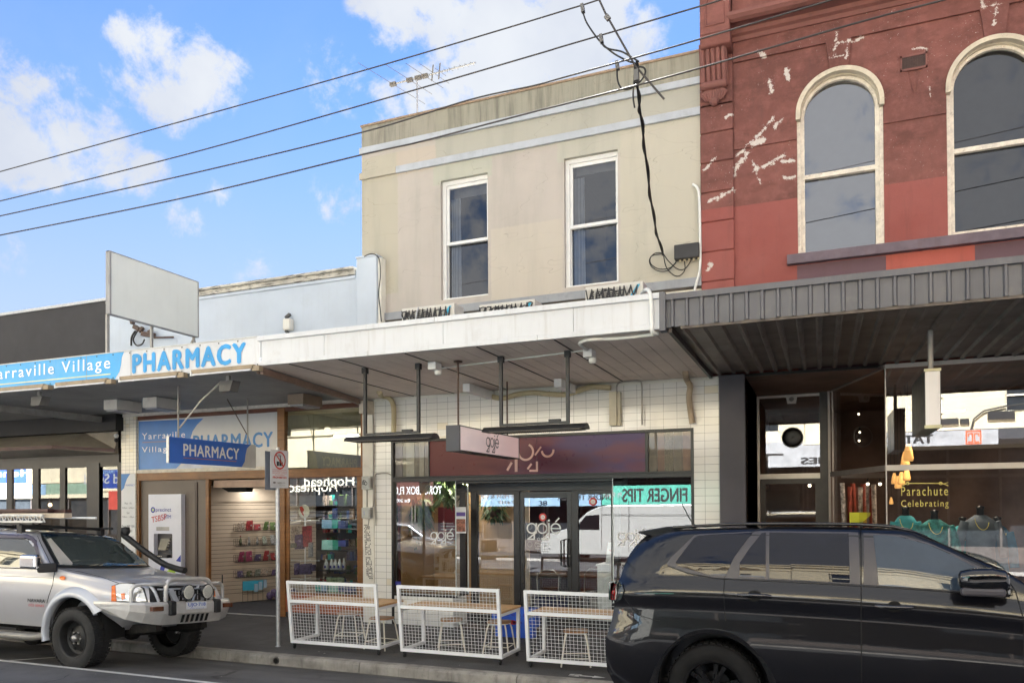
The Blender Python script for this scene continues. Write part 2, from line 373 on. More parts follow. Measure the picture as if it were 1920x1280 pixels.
# ================================================================ material set for the buildings
def rects(*L, soft=.03):
    def fx(g, P, c):
        sp = g.n('ShaderNodeSeparateXYZ', {0: P}); w = g.m('MULTIPLY', g.m('SUBTRACT', g.noise(P, 9, 3), .5), .05)
        X = g.m('ADD', sp.outputs[0], w); Z = g.m('ADD', sp.outputs[2], w)
        for (x0, x1, z0, z1, col, a) in L:
            mk_ = g.m('MULTIPLY', g.m('MULTIPLY', g.ramp(X, x0-soft, x0), g.ramp(X, x1, x1+soft, 1, 0)), g.m('MULTIPLY', g.ramp(Z, z0-soft, z0), g.ramp(Z, z1, z1+soft, 1, 0)))
            c = g.mix(g.m('MULTIPLY', mk_, a), c, col)
        return c
    return fx
cb = lin((182, 175, 168)); cg = lin((178, 178, 160))
def cream_fx(g, P, c):
    c = rects((-7.8, -7.0, 5.9, 8.4, lin((178, 173, 154)), .7), (-7.0, -6.2, 8.0, 8.4, lin((186, 174, 158)), .6),
              (-6.2, 0, 8.02, 9.1, lin((168, 168, 156)), .75), (-6.25, -5.15, 7.7, 8.0, lin((176, 178, 164)), .8), (-3.95, -2.9, 7.7, 8.0, lin((180, 180, 166)), .7),
              (-5.15, -3.9, 5.4, 6.75, lin((194, 186, 172)), .6), (-2.9, -1.6, 5.4, 8.0, lin((188, 184, 168)), .75), (-7.8, 0, 8.55, 9.2, lin((146, 143, 128)), .8))(g, P, c)
    sp = g.n('ShaderNodeSeparateXYZ', {0: P}); Z = sp.outputs[2]
    top = g.ramp(Z, 8.45, 8.62); st = g.noise(g.scale(P, (5, 5, .35)), 1.5, 7, .7)
    c = g.mix(g.m('MULTIPLY', top, g.m('MULTIPLY', g.ramp(st, .42, .72), .7)), c, (.10, .10, .085))
    st2 = g.noise(g.scale(P, (3, 3, .4)), 1.1, 6, .6)
    c = g.mix(g.m('MULTIPLY', g.ramp(st2, .45, .75), .22), c, (.22, .23, .2))
    # thin rusty line along the very top and small hairline cracks
    cr = g.m('ABSOLUTE', g.m('SUBTRACT', g.noise(g.scale(P, (.5, .5, 1.6)), 1.3, 3, .5), .5))
    return g.mix(g.m('MULTIPLY', g.ramp(cr, .0, .0022, 1, 0), .35), c, (.12, .1, .08))
CREAM = mk('cream_render', cb, .85, var=.05, vs=.9, bump=.25, bs=90, fx=cream_fx)
BLUEB = mk('blue_grey_band_paint', lin((176, 182, 190)), .75, var=.08, vs=2, bump=.2, bs=60, dirt=.35, dcol=(.2, .2, .18), streak=.15)
SILLB = mk('grey_sill_paint', lin((150, 154, 160)), .7, var=.08, vs=2, dirt=.3, streak=.2, dcol=(.12, .12, .12))
WWALL = mk('white_wall_paint', lin((232, 230, 220)), .75, var=.07, vs=1.5, bump=.25, bs=50, dirt=.25, dcol=(.3, .27, .22), streak=.15)
WPHAR = mk('white_blue_wall_paint', lin((188, 198, 210)), .65, var=.05, vs=1, dirt=.12, dcol=(.3, .3, .3), streak=.1, bump=.12, bs=30)
WTIM = mk('white_timber', lin((226, 227, 226)), .5, var=.05, vs=4, dirt=.15, dcol=(.4, .36, .3))
WFASC = mk('white_fascia_metal', lin((206, 209, 214)), .4, var=.04, vs=1, dirt=.25, dcol=(.28, .24, .2), streak=.3)
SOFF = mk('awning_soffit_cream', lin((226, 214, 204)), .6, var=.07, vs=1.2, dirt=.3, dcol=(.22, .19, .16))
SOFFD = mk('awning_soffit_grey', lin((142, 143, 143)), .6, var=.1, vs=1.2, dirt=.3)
CHAR = mk('charcoal_paint', (.028, .028, .032), .55, var=.15, vs=2, dirt=.25, dcol=(.07, .065, .06))
GREYM = mk('grey_steel_sheet', lin((90, 91, 98)), .42, var=.08, vs=2, dirt=.45, dcol=(.22, .21, .2), streak=.25)
BLACKF = mk('black_frame', (.012, .011, .012), .35, var=.1)
RUSTB = mk('rusty_dark_metal', (.09, .055, .04), .6, var=.4, vs=30)
TIMB = mk('varnished_timber', lin((136, 92, 50)), .4, var=.25, vs=2, fx=lambda g, P, c: g.mix(g.m('MULTIPLY', g.ramp(g.noise(g.scale(P, (1, 1, 14)), 3, 5, .6), .4, .7), .35), c, (.08, .03, .01)))
DTIMB = mk('dark_red_timber', lin((104, 62, 44)), .45, var=.25, vs=3)
ALU = mk('pale_aluminium', lin((196, 190, 184)), .35, metal=.3, var=.06, vs=4)
GALV = mk('galvanised_steel', lin((190, 192, 194)), .4, metal=.6, var=.12, vs=18)
GLASSW = glass('window_glass', (.62, .64, .66), .10, 2.0, .02)
GLASSS = glass('shop_glass', (.85, .88, .87), .13, 1.4, .006)
GLASSR = glass('dark_shop_glass', (.8, .82, .8), .14, 1.6, .012)
DARKIN = mk('dark_interior', (.03, .026, .024), .8)
TAR = mk('roof_iron', (.16, .165, .17), .5, metal=.2, var=.2, vs=2)
def room(x0, x1, y0, y1, z0, z1, parent, mat, name='interior', floor=None):
    m = MB(); fl = 1 if floor else 0
    m.quad((x0, y1, z0), (x1, y1, z0), (x1, y1, z1), (x0, y1, z1)); m.quad((x0, y0, z0), (x0, y1, z0), (x0, y1, z1), (x0, y0, z1))
    m.quad((x1, y0, z0), (x1, y1, z0), (x1, y1, z1), (x1, y0, z1)); m.quad((x0, y0, z1), (x1, y0, z1), (x1, y1, z1), (x0, y1, z1))
    m.quad((x0, y0, z0), (x1, y0, z0), (x1, y1, z0), (x0, y1, z0), mi=fl)
    return m.build(name, [mat, floor] if floor else mat, parent, recalc=False)
def ribs(x0, x1, pitch, d, top=.028, sl=.012):
    "trapezoid sheet profile: list of (x, offset)"
    P = [(x0, 0)]; x = x0+pitch*.35
    while x+top+2*sl < x1: P += [(x, 0), (x+sl, d), (x+sl+top, d), (x+2*sl+top, 0)]; x += pitch
    return P+[(x1, 0)]

# ================================================================ 1  charcoal shop, far left
dk = thing('charcoal_shop', 'single storey shop at far left with plain charcoal parapet and black folding glass doors', 'building', (-22, YF, -.04))
MB().box(-30, -14.1, YF, YF+.3, 4.3, 6.5).box(-30, -29.7, YF+.3, 24, 0, 6.5).box(-14.4, -14.12, YF+.3, 24, 4.05, 6.4).build('parapet', mk('charcoal_parapet', (.034, .033, .036), .7, var=.1, vs=1, dirt=.15, dcol=(.08, .08, .08)), dk)
MB().box(-30, -14.08, YF-.03, YF+.34, 6.5, 6.56).build('parapet_cap', GALV, dk)
MB().box(-29.7, -14.4, YF+.3, 24, 5.4, 5.5).build('roof', TAR, dk)
room(-29, -13.9, YF+.35, 17.5, -.04, 3.4, dk, mk('cafe_inside', (.11, .08, .055), .7, var=.3, vs=2), floor=mk('cafe_floor', (.12, .08, .05), .5))
MB().box(-14.1, -13.74, YF+.3, YF+.34, -.04, 4.3).box(-30, -14.1, YF+.3, YF+.34, 3.3, 4.3).build('party_wall', CHAR, dk)
MB().box(-30, -13.66, YF-.22, YF+.3, 3.68, 4.3).build('bulkhead', mk('black_bulkhead', (.012, .012, .014), .6), dk)
aw = MB(); aw.prism([(-30, YF-.02, 3.68), (-30, YF-.75, 3.36), (-30, YF-.75, 3.29), (-30, YF-.02, 3.2)], (15.2, 0, 0)).prism([(-14.8, YF-.02, 3.68), (-14.8, YF-.75, 3.36), (-14.8, YF-.75, 3.29), (-14.8, YF-.02, 3.2), ], (.01, 0, 0))
aw.add([(-14.79, YF-.02, 3.68), (-14.79, YF-.75, 3.36), (-14.79, YF-.75, 3.29), (-14.79, YF-.02, 3.2), (-13.82, YF-.02, 3.68), (-13.82, YF-.1, 3.3), (-13.82, YF-.1, 3.22), (-13.82, YF-.02, 3.2)], [(0, 1, 5, 4), (1, 2, 6, 5), (2, 3, 7, 6), (4, 5, 6, 7)])
o = aw.build('sloping_hood', mk('hood_grey', lin((150, 142, 130)), .6, var=.12, vs=2, dirt=.3), dk)
MB().bar((-30, YF-.76, 3.33), (-14.8, YF-.76, 3.33), .05, .07).bar((-14.8, YF-.76, 3.33), (-13.82, YF-.11, 3.27), .05, .07).build('hood_edge', mk('maroon_edge', (.06, .02, .018), .5), dk)
DF = mk('brown_black_frame', (.022, .018, .016), .4)
MB().box(-30, -13.82, YF, YF+.12, 3.02, 3.32).build('door_head', DF, dk)
px = [(-30, 0)]; 
edges = [-20, -12, 20, 60, 73, 108, 120, 158, 187, 218]      # glass extents in pairs, photo columns
gl = [(-60, -30), (-14, 12), (22, 60), (72, 112), (122, 164), (187, 220)]
prev = -30
for i, (a, b) in enumerate(gl):
    xa, xb = U(a, 900).x, U(b, 900).x
    f = MB(); f.box(prev if i else xa-.3, xa, YF, YF+.06, -.04, 3.02).box(xa, xb, YF, YF+.06, 2.94, 3.02).box(xa, xb, YF, YF+.06, -.04, .1)
    lf = f.build('door_leaf', DF, dk); MB().quad((xa, YF+.03, .1), (xb, YF+.03, .1), (xb, YF+.03, 2.94), (xa, YF+.03, 2.94)).build('pane', glass('folding_glass', (.7, .7, .7), .08, 1.2, .01), lf)
    if i == 4: MB().box(xb, U(187, 900).x, YF-.02, YF+.08, -.04, 3.02).build('mullion', BLACKF, dk)
    prev = xb
MB().box(prev, -13.74, YF, YF+.06, -.04, 3.02).build('door_post', DF, dk)

# ================================================================ 2  pharmacy
ph = thing('pharmacy_shop', 'single storey white shop with blue lettered awning, timber framed window and open slatwall entry', 'building', (-10.5, YF, -.04))
zt = 6.40
MB().box(-14.1, -7.72, YF, YF+.3, 4.0, zt).box(-13.9, -13.6, YF+.3, 24, 4, 6.2).build('parapet_wall', WPHAR, ph)
def cap_fx(g, P, c):
    n = g.noise(g.scale(P, (2.2, 4, 14)), 2.2, 8, .7); return g.mix(g.ramp(n, .50, .60, 0, .8), c, (.08, .075, .065))
MB().box(-14.1, -7.87, YF-.10, YF+.35, zt, zt+.05).box(-14.1, -7.87, YF-.05, YF+.3, zt-.09, zt-.0).build('parapet_cap', mk('mouldy_cap', lin((190, 186, 176)), .9, var=.2, vs=4, bump=.6, bs=20, fx=cap_fx), ph, bevel=.01)
MB().box(-14.1, -7.87, YF-.03, YF, zt-.16, zt-.1).box(-14.1, -7.87, YF-.07, YF, 4.86, 5.12).build('moulding', WPHAR, ph, bevel=.01)
MB().box(-14.1, -7.87, YF-.04, YF, 4.835, 4.858).build('moulding_shadow_joint', mk('shade_line', (.08, .07, .06), .9), ph)  # dark strip painted as the shadow line below the moulding
pz = U(668, 485, YF-.2).z
MB().box(U(668, 500, YF-.2).x, U(706, 500, YF-.2).x, YF-.2, YF+.25, 4.1, pz).build('parapet_pier', WPHAR, ph, bevel=.012)
MB().box(U(668, 500, YF-.2).x-.01, U(706, 500, YF-.2).x+.01, YF-.21, YF+.26, pz, pz+.03).build('pier_cap', WPHAR, ph)
MB().box(U(706, 500, YF-.2).x, U(712, 500, YF-.2).x, YF-.15, YF, 4.1, pz-.02).build('pier_flashing', WWALL, ph)
MB().box(-13.6, -7.7, YF+.3, 24, 5.2, 5.3).build('roof', TAR, ph)
# piers
def tiles_fx(w, h, x0=0, z0=0, joint=.0022, off=0.):
    def fx(g, P, c):
        sp = g.n('ShaderNodeSeparateXYZ', {0: P})
        def grid(s, d, o):
            f = g.m('FRACT', g.m('DIVIDE', g.m('SUBTRACT', s, o-50*d), d)); e = g.m('MINIMUM', f, g.m('SUBTRACT', 1.0, f)); return g.m('MULTIPLY', e, d), g.m('FLOOR', g.m('DIVIDE', g.m('SUBTRACT', s, o), d))
        ex, ix = grid(sp.outputs[0], w, x0); ez, iz = grid(sp.outputs[2], h, z0)
        k = g.m('MINIMUM', ex, ez)
        cell = g.n('ShaderNodeTexWhiteNoise', {0: g.n('ShaderNodeCombineXYZ', {0: ix, 1: iz}).outputs[0]}).outputs[0]
        c = g.mix(g.m('MULTIPLY', cell, .12), c, lin((205, 196, 178)))
        c = g.mix(g.ramp(cell, .955, .96, 0, .5), c, lin((224, 210, 176)))
        return g.mix(g.ramp(k, joint*.5, joint*1.3, 1, 0), c, (.11, .105, .1))
    return fx
TILE = mk('white_glazed_tile', lin((236, 235, 230)), .11, var=.03, vs=1, fx=tiles_fx(.208, .1195, -1.625, 2.435), spec=.6)
TILEP = mk('small_cream_tile', lin((232, 226, 212)), .12, var=.04, vs=1, fx=tiles_fx(.108, .075, -13.7, 3.0, .002))
MB().box(-13.72, -13.30, YF-.03, YF+.25, -.04, 4.0).build('tiled_pier', TILEP, ph)
MB().box(-7.72, -7.485, YF-.05, YF+.3, -.04, 4.0).build('painted_pier', mk('pier_white_paint', lin((228, 224, 214)), .6, var=.06, vs=2, dirt=.3, dcol=(.3, .27, .22)), ph, bevel=.01)
# hours board on the tiled pier
hb = thing('hours_board', 'tall narrow white board with blue curve and opening hours on the tiled pier', 'sign', (-13.5, YF-.05, 2.0))
x0, x1 = -13.71, -13.31; z1 = U(240, 888).z; z0 = U(240, 1075).z
HBW = mk('sign_white', lin((226, 229, 233)), .45, var=.03); SB = mk('sign_blue', lin((62, 132, 204)), .4, var=.05); SB2 = mk('sign_deep_blue', lin((42, 98, 190)), .4, var=.04)
DT = mk('dark_print', (.03, .035, .05), .5); GT = mk('grey_print', lin((110, 116, 128)), .5)
MB().box(x0, x1, YF-.04, YF-.032, z0, z1).build('board', HBW, hb)
s = Strokes((x0, YF-.04, z0), (1, 0, 0), (0, 0, 1), .002); H = z1-z0
s.poly([(0, H), (.26, H), (.17, H-.1), (.12, H-.2), (.08, H-.3), (0, H-.36)]); s.build('blue_curve', SB, hb)
for (tx, dz, hh, ww) in [('PHARMACY', .24, .04, .26), ('Mon - Fri', .62, .045, .2), ('9.00am - 6.00pm', .72, .045, .34), ('Sat', .82, .045, .08), ('9.00am - 1.00pm', .91, .045, .34), ('Phone 9687 1006', 1.1, .05, .36), ('9314 7001', 1.2, .05, .22), ('Fax 9689 9353', 1.34, .05, .32), ('Where to buy from', 1.62, .035, .32), ('Friendly advice', 1.78, .035, .28), ('Prescriptions', 1.92, .035, .26)]:
    if dz < H-.05: text(tx, SB2 if tx == 'PHARMACY' else GT, ((x0+x1)/2+(.06 if tx == 'PHARMACY' else 0), YF-.041, z1-dz), (1, 0, 0), (0, 0, 1), w=ww, h=hh, parent=hb)
# awning: soffit boards along the street, dark
zs = 4.03; YA = 8.40
m = MB(); y = YA+.02
while y < YF-.02: xe_ = -7.72+.57*(YF-y)/3.46; m.box(-30, xe_, y, min(y+.142, YF-.01), zs, zs+.015); y += .15
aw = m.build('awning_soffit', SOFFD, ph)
MB().prism([(-30, YA, zs+.03), (-7.16, YA, zs+.03), (-7.72, YF, zs+.03), (-30, YF, zs+.03)], (0, 0, .24)).build('awning_deck', TAR, aw)
MB().box(-30, -7.47, YF-.05, YF, 3.965, 4.03).build('soffit_trim', mk('peeling_white_trim', lin((214, 208, 198)), .7, var=.1, dirt=.5, vs=5), ph)
# fascia sign
zA, zB = U(484, 631.5, 8.38).z, U(486, 687, 8.38).z
xr = U(486, 660, 8.38).x; xm = U(225, 700, 8.38).x; xd = U(246, 700, 8.38).x
MB().box(-30, xr, 8.384, 8.41, zB, zA).build('fascia_board', WFASC, ph)
s = Strokes((0, 8.384, 0), (1, 0, 0), (0, 0, 1), .003)
xt, xbm = U(230, 658, 8.38).x, U(215, 708, 8.38).x
s.poly([(-30, zB+.002), (xbm, zB+.002), (xbm+.1, zB+.12), (xbm+.13, zB+.22), (xt-.02, zA-.08), (xt+.03, zA-.002), (-30, zA-.002)])
s.build('blue_panel', mk('fascia_sky_blue', lin((70, 168, 230)), .4, var=.08, vs=1, dirt=.12, streak=.1, dcol=(.4, .5, .6)), ph)
WP = mk('white_print', lin((246, 248, 250)), .4, var=.02)
# words: y-extents from the photo
a, b = U(-22, 712, 8.38), U(207, 686, 8.38)
text('Yarraville Village', WP, ((a.x+b.x)/2, 8.379, (zA+zB)/2+.035), (1, 0, 0), (0, 0, 1), w=b.x-a.x, h=.235, parent=ph, bold=.006, sp=1.25)
YL = mk('pale_yellow_line', lin((226, 222, 160)), .5)
a, b = U(-30, 719, 8.38), U(207, 700, 8.38)
MB().box(a.x, b.x, 8.377, 8.381, zB+.085, zB+.1).build('underline', YL, ph)
PB = mk('pharmacy_letter_blue', lin((44, 150, 214)), .4, var=.12, vs=2)
a, b = U(248, 690, 8.38), U(462, 660, 8.38)
text('PHARMACY', PB, ((a.x+b.x)/2, 8.379, (zA+zB)/2+.005), (1, 0, 0), (0, 0, 1), w=b.x-a.x, h=.30, parent=ph, bold=.055, sp=1.2)
m = MB(); sj = MB()
for x in [xd-.01, U(162, 700, 8.38).x]: sj.box(x, x+.006, 8.379, 8.384, zB, zA)
for k in range(30):
    x = -16+k*.34
    if x < xr:
        for z in (zB+.03, zA-.03): m.lathe([(.012, -.006), (.009, -.009), (.0001, -.009)], (x, 8.381, z), 'y', 8)
m.build('rivets', mk('rivet', (.05, .05, .05), .5), ph); sj.build('panel_joint', mk('joint_grey', (.3, .3, .3), .6), ph)
MB().box(-30, xr, 8.37, 8.42, zA, zA+.012).build('fascia_lip', GALV, ph)
# side beams of the awning (brown steel pair) running back to the wall at the party line
b1 = MB().bar((xr-.02, 8.45, 3.95), (-7.66, YF, 3.93), .05, .09).bar((xr-.10, 8.47, 3.95), (-7.76, YF, 3.93), .04, .05)
b1.build('awning_beam', mk('taupe_steel', lin((128, 106, 94)), .5, var=.15, vs=4, dirt=.3), ph)
MB().box(-7.62, -7.48, YF-.3, YF-.02, 3.72, 3.95).build('beam_bracket', mk('old_white_steel', lin((206, 196, 178)), .6, dirt=.4, var=.15, vs=6), ph)
MB().box(-14.15, -14.05, 8.45, YF, 3.86, 3.98).box(-14.25, -14.21, 8.45, YF, 3.9, 3.93).build('awning_beam', mk('pale_steel', lin((150, 146, 140)), .5, var=.15, vs=4, dirt=.3), ph)
# transom sign above the entry
xa, xb = -13.29, -9.66; za, zb = U(258, 881).z, U(258, 788).z
MB().box(xa, xb, YF+.02, YF+.05, za, zb).build('transom_sign', mk('sign_pale', lin((206, 206, 206)), .35, var=.03), ph)
s = Strokes((0, YF+.02, 0), (1, 0, 0), (0, 0, 1), .003)
def pp(*L): return [(U(x, y).x, U(x, y).z) for x, y in L]
s.poly(pp((259, 880), (259, 790), (380, 784), (368, 796), (360, 808), (355, 825), (353, 838), (352, 850), (345, 862), (336, 871), (329, 878)))
s.build('blue_field', mk('sign_mid_blue', lin((64, 130, 206)), .35, var=.08, vs=2), ph)
s = Strokes((0, YF+.02, 0), (1, 0, 0), (0, 0, 1), .004); s.poly(pp((338, 874), (352, 866), (364, 866), (372, 872), (382, 877), (330, 878))); s.build('pale_swirl', mk('sign_lilac', lin((196, 204, 222)), .4), ph)
a, b = U(265, 816), U(346, 812); text('Yarraville', WP, ((a.x+b.x)/2, YF+.016, U(300, 816).z), (1, 0, 0), (0, 0, 1), w=b.x-a.x, h=.13, parent=ph, sp=1.2)
a, b = U(265, 844), U(322, 842); text('Village', WP, ((a.x+b.x)/2, YF+.016, U(300, 843).z), (1, 0, 0), (0, 0, 1), w=b.x-a.x, h=.15, parent=ph, sp=1.2)
a, b = U(266, 829), U(330, 827); MB().box(a.x, b.x, YF+.012, YF+.018, a.z-.006, a.z+.006).build('underline', mk('brown_line', lin((170, 120, 80)), .5), ph)
a, b = U(361, 830), U(511, 822); text('PHARMACY', mk('pharmacy_mid_blue', lin((72, 134, 196)), .4), ((a.x+b.x)/2, YF+.016, U(440, 826).z), (1, 0, 0), (0, 0, 1), w=b.x-a.x, h=.3, parent=ph, bold=.03, sp=1.1)
# timber frame
TZ0, TZ1 = U(258, 901).z, U(258, 887).z
f = MB().box(-13.31, -7.72, YF-.01, YF+.08, TZ0, TZ1).box(-13.31, -13.24, YF-.012, YF+.06, -.04, TZ0).box(-11.44, -11.36, YF-.012, YF+.06, -.04, TZ0).box(-9.66, -9.49, YF-.014, YF+.1, -.04, 3.95).box(-7.78, -7.722, YF-.012, YF+.08, .05, 3.9)
f.build('timber_frame', TIMB, ph, bevel=.004)
MB().box(-13.29, -7.72, YF+.0, YF+.09, zb+.0, 3.965).box(-9.49, -7.78, YF+.0, YF+.08, 2.60, 2.71).build('timber_head', DTIMB, ph, bevel=.004)
MB().box(-13.28, -9.66, YF-.03, YF+.02, TZ1, za).build('sill_strip', mk('peeling_white_strip', lin((218, 212, 200)), .7, dirt=.5, var=.15, vs=7), ph)
# entry wall panels and ATM wall
PAN = mk('taupe_panel', lin((116, 106, 98)), .5, var=.06, vs=2)
w = MB().box(-13.24, -11.44, YF+.05, YF+.09, -.04, TZ0); w.build('entry_panel', PAN, ph)
MB().box(-11.76, -11.70, YF+.03, YF+.06, -.04, TZ0-.05).build('entry_channel', mk('dark_channel', (.05, .03, .025), .4), ph)
# entry: slatwall running back at an angle, ceiling, floor
A0, A1 = Vector((-12.29, 12.75, 0)), Vector((-11.0, 14.85, 0)); dv = (A1-A0).normalized(); nv = Vector((dv.y, -dv.x, 0))
A0 = A0-dv*.9
SLAT = mk('slatwall_cream', lin((206, 190, 172)), .5, var=.05, vs=2)
m = MB(); z = -.04; L = (A1-A0).length
m.bar(A0+Vector((0, 0, .02)), A1+Vector((0, 0, .02)), .03, .12)
z = .02; hh = .088
while z < 2.05: 
    m.bar(A0+Vector((0, 0, z+hh/2+.05)), A1+Vector((0, 0, z+hh/2+.05)), .02, hh-.009); z += hh
m.bar(A0+Vector((0, 0, 2.33)), A1+Vector((0, 0, 2.33)), .02, .40)
m.build('slatwall', SLAT, ph)
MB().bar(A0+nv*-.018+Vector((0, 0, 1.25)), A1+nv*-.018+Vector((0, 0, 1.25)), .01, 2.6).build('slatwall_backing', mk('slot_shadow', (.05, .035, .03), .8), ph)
room(-13.2, -7.75, YF+.1, 17.5, -.036, 2.62, ph, mk('pharmacy_inside', lin((176, 160, 140)), .7, var=.08), floor=mk('pharmacy_carpet', (.05, .05, .06), .95, var=.2, vs=20, bump=.3, bs=200))
MB().box(-11.36, -9.6, YF+.12, YF+.9, 2.45, 2.6).build('entry_ceiling_box', mk('entry_ceiling', lin((184, 158, 140)), .7), ph)
MB().prism([(-11.2, YF+.16, 2.45), (-10.55, YF+.16, 2.45), (-10.62, YF+.2, 2.36), (-11.05, YF+.2, 2.36)], (0, .2, 0)).build('air_curtain', mk('black_plastic', (.01, .01, .01), .4), ph)
MB().box(-11.36, -9.66, YF-.02, YF+.02, -.045, -.03).build('threshold', GALV, ph)
# timber framed shop window
MB().box(-9.49, -7.78, YF+.01, YF+.07, -.04, .06).build('stallriser_base', mk('dark_base', (.06, .05, .045), .7), ph)
MB().box(-9.49, -7.78, YF, YF+.07, .06, .40).build('stallriser', mk('brown_stallriser', lin((150, 84, 52)), .5, var=.12, vs=3), ph, bevel=.004)
MB().box(-9.42, -7.88, YF+.02, YF+.06, .40, .44).box(-9.49, -9.42, YF+.02, YF+.06, .4, 2.6).box(-7.88, -7.78, YF+.012, YF+.06, .4, 2.6).build('window_frame', TIMB, ph)
MB().quad((-9.42, YF+.04, .44), (-7.88, YF+.04, .44), (-7.88, YF+.04, 2.6), (-9.42, YF+.04, 2.6)).build('window_pane', glass('pharmacy_glass', (.86, .88, .86), .13, 1.5, .012), ph)
MB().quad((-9.49, YF+.035, 2.71), (-7.78, YF+.035, 2.71), (-7.78, YF+.035, 3.80), (-9.49, YF+.035, 3.80)).build('transom_pane', glass('transom_glass', (.75, .8, .76), .13, 1.3, .015), ph)
room(-9.6, -7.74, YF+.12, 16, 2.64, 3.95, ph, mk('upper_inside', lin((214, 206, 178)), .7))
# ================================================================ 3  cream two-storey cafe building
cr = thing('cream_building', 'two storey cream rendered building over the white awning, with two sash windows', 'building', (-4.6, YF, -.04))
X0, X1 = -7.74, -1.65
Z_TOP = 9.0
w1 = (-6.12, -5.22, 5.655, 7.75); w2 = (-3.85, -2.95, 5.62, 7.74)
plate('upper_wall', CREAM, rect(X0, X1, 5.52, Z_TOP), [rect(*w1), rect(*w2)], YF, YF+.25, cr)
MB().box(X0, X1+.0, YF+.01, YF+.25, 3.97, 5.515).build('lower_wall', WWALL, cr)
MB().box(X0, X0+.25, YF+.25, 24, 3.9, Z_TOP-.01).box(X1-.25, X1, YF+.25, 24, 3.9, Z_TOP-.01).box(X0+.25, X1-.25, 23.7, 24, 0, 8).build('side_wall', CREAM, cr)
MB().box(X0+.25, X1-.25, YF+.25, 23.7, 8.2, 8.3).build('roof', TAR, cr)
MB().box(X0-.015, X1, YF-.02, YF+.27, Z_TOP, Z_TOP+.035).build('parapet_cap', mk('rusty_cap', lin((150, 128, 106)), .6, var=.2, vs=12), cr)
zA1, zA0 = U(682, 278.5).z, U(682, 289.5).z; zB1, zB0 = U(757, 311).z, U(757, 323.5).z
MB().box(X0-.03, X1, YF-.045, YF, zA0, zA1).build('upper_band', BLUEB, cr, bevel=.006)
MB().box(-7.0, X1, YF-.045, YF, zB0, zB1).build('lower_band', BLUEB, cr, bevel=.006)
MB().box(X0-.03, -7.003, YF-.045, YF, zB0, zB1).build('lower_band_cream', CREAM, cr, bevel=.006)
MB().box(U(714, 590).x, X1, YF-.05, YF+.0, 5.40, 5.535).build('sill_band', SILLB, cr, bevel=.006)
MB().box(U(714, 590).x, X1, YF-.02, YF+.008, 5.37, 5.40).build('band_shadow_joint', mk('shade_line', (.08, .07, .06), .9), cr)  # dark strip standing in for shade under the sill band
CURT = mk('net_curtain', lin((214, 220, 228)), .9, var=.08, vs=6, fx=lambda g, P, c: g.mix(g.ramp(g.m('SINE', g.m('MULTIPLY', g.n('ShaderNodeSeparateXYZ', {0: P}).outputs[0], 120.)), -1, 1, 0, .35), c, (.25, .27, .3)))
BLIND = mk('holland_blind', lin((150, 152, 156)), .8)
WROOM = mk('dark_room', (.05, .05, .055), .8)
for (a, b, z0, z1), rl in ((w1, .16), (w2, .12)):
    wn = MB().box(a, a+.07, YF+.07, YF+.2, z0, z1).box(b-.03, b, YF+.07, YF+.2, z0, z1).box(a+.07, b-.03, YF+.07, YF+.2, z1-.07, z1).box(a+.07, b-.03, YF+.05, YF+.2, z0, z0+.035)
    wn = wn.build('window', WTIM, cr, bevel=.004)
    x0, x1 = a+.07, b-.03; zm = z0+(z1-z0)*.475
    up = MB().box(x0, x0+.05, YF+.10, YF+.14, zm, z1-.07).box(x1-.03, x1, YF+.10, YF+.14, zm, z1-.07).box(x0+.04, x1-.03, YF+.10, YF+.14, z1-.13, z1-.07).box(x0, x1, YF+.085, YF+.145, zm-.022, zm+.03)
    up.build('upper_sash', WTIM, wn, bevel=.003)
    MB().box(x0, x0+.012, YF+.15, YF+.18, z0+.035, zm-.022).box(x1-.035, x1, YF+.15, YF+.18, z0+.035, zm-.022).box(x0+.03, x1-.035, YF+.15, YF+.18, z0+.035, z0+.06).build('lower_sash', WTIM, wn, bevel=.003)
    PG = glass('upstairs_glass', (.5, .52, .55), .08, 1.3, .02)
    MB().quad((x0+.03, YF+.12, zm), (x1-.02, YF+.12, zm), (x1-.02, YF+.12, z1-.1), (x0+.03, YF+.12, z1-.1)).quad((x0+.012, YF+.165, z0+.05), (x1-.03, YF+.165, z0+.05), (x1-.03, YF+.165, zm), (x0+.012, YF+.165, zm)).build('pane', PG, wn)
    c = MB(); n = 26; wd = .2; pr = [(x0+.015+wd*i/n, YF+.26+.018*sin(i*1.9)) for i in range(n+1)]
    for i in range(n): c.quad((pr[i][0], pr[i][1], z0+.03), (pr[i+1][0], pr[i+1][1], z0+.03), (pr[i+1][0]-.06*(pr[i+1][0]-x0), pr[i+1][1], z1-.25), (pr[i][0]-.06*(pr[i][0]-x0), pr[i][1], z1-.25))
    c.build('curtain', CURT, wn)
    MB().box(x0+.05, x1, YF+.3, YF+.305, z1-.07-rl, z1-.03).build('blind', BLIND, wn)
    room(a-.1, b+.3, YF+.28, YF+3.0, z0-.3, z1+.2, cr, WROOM, 'upstairs_room')
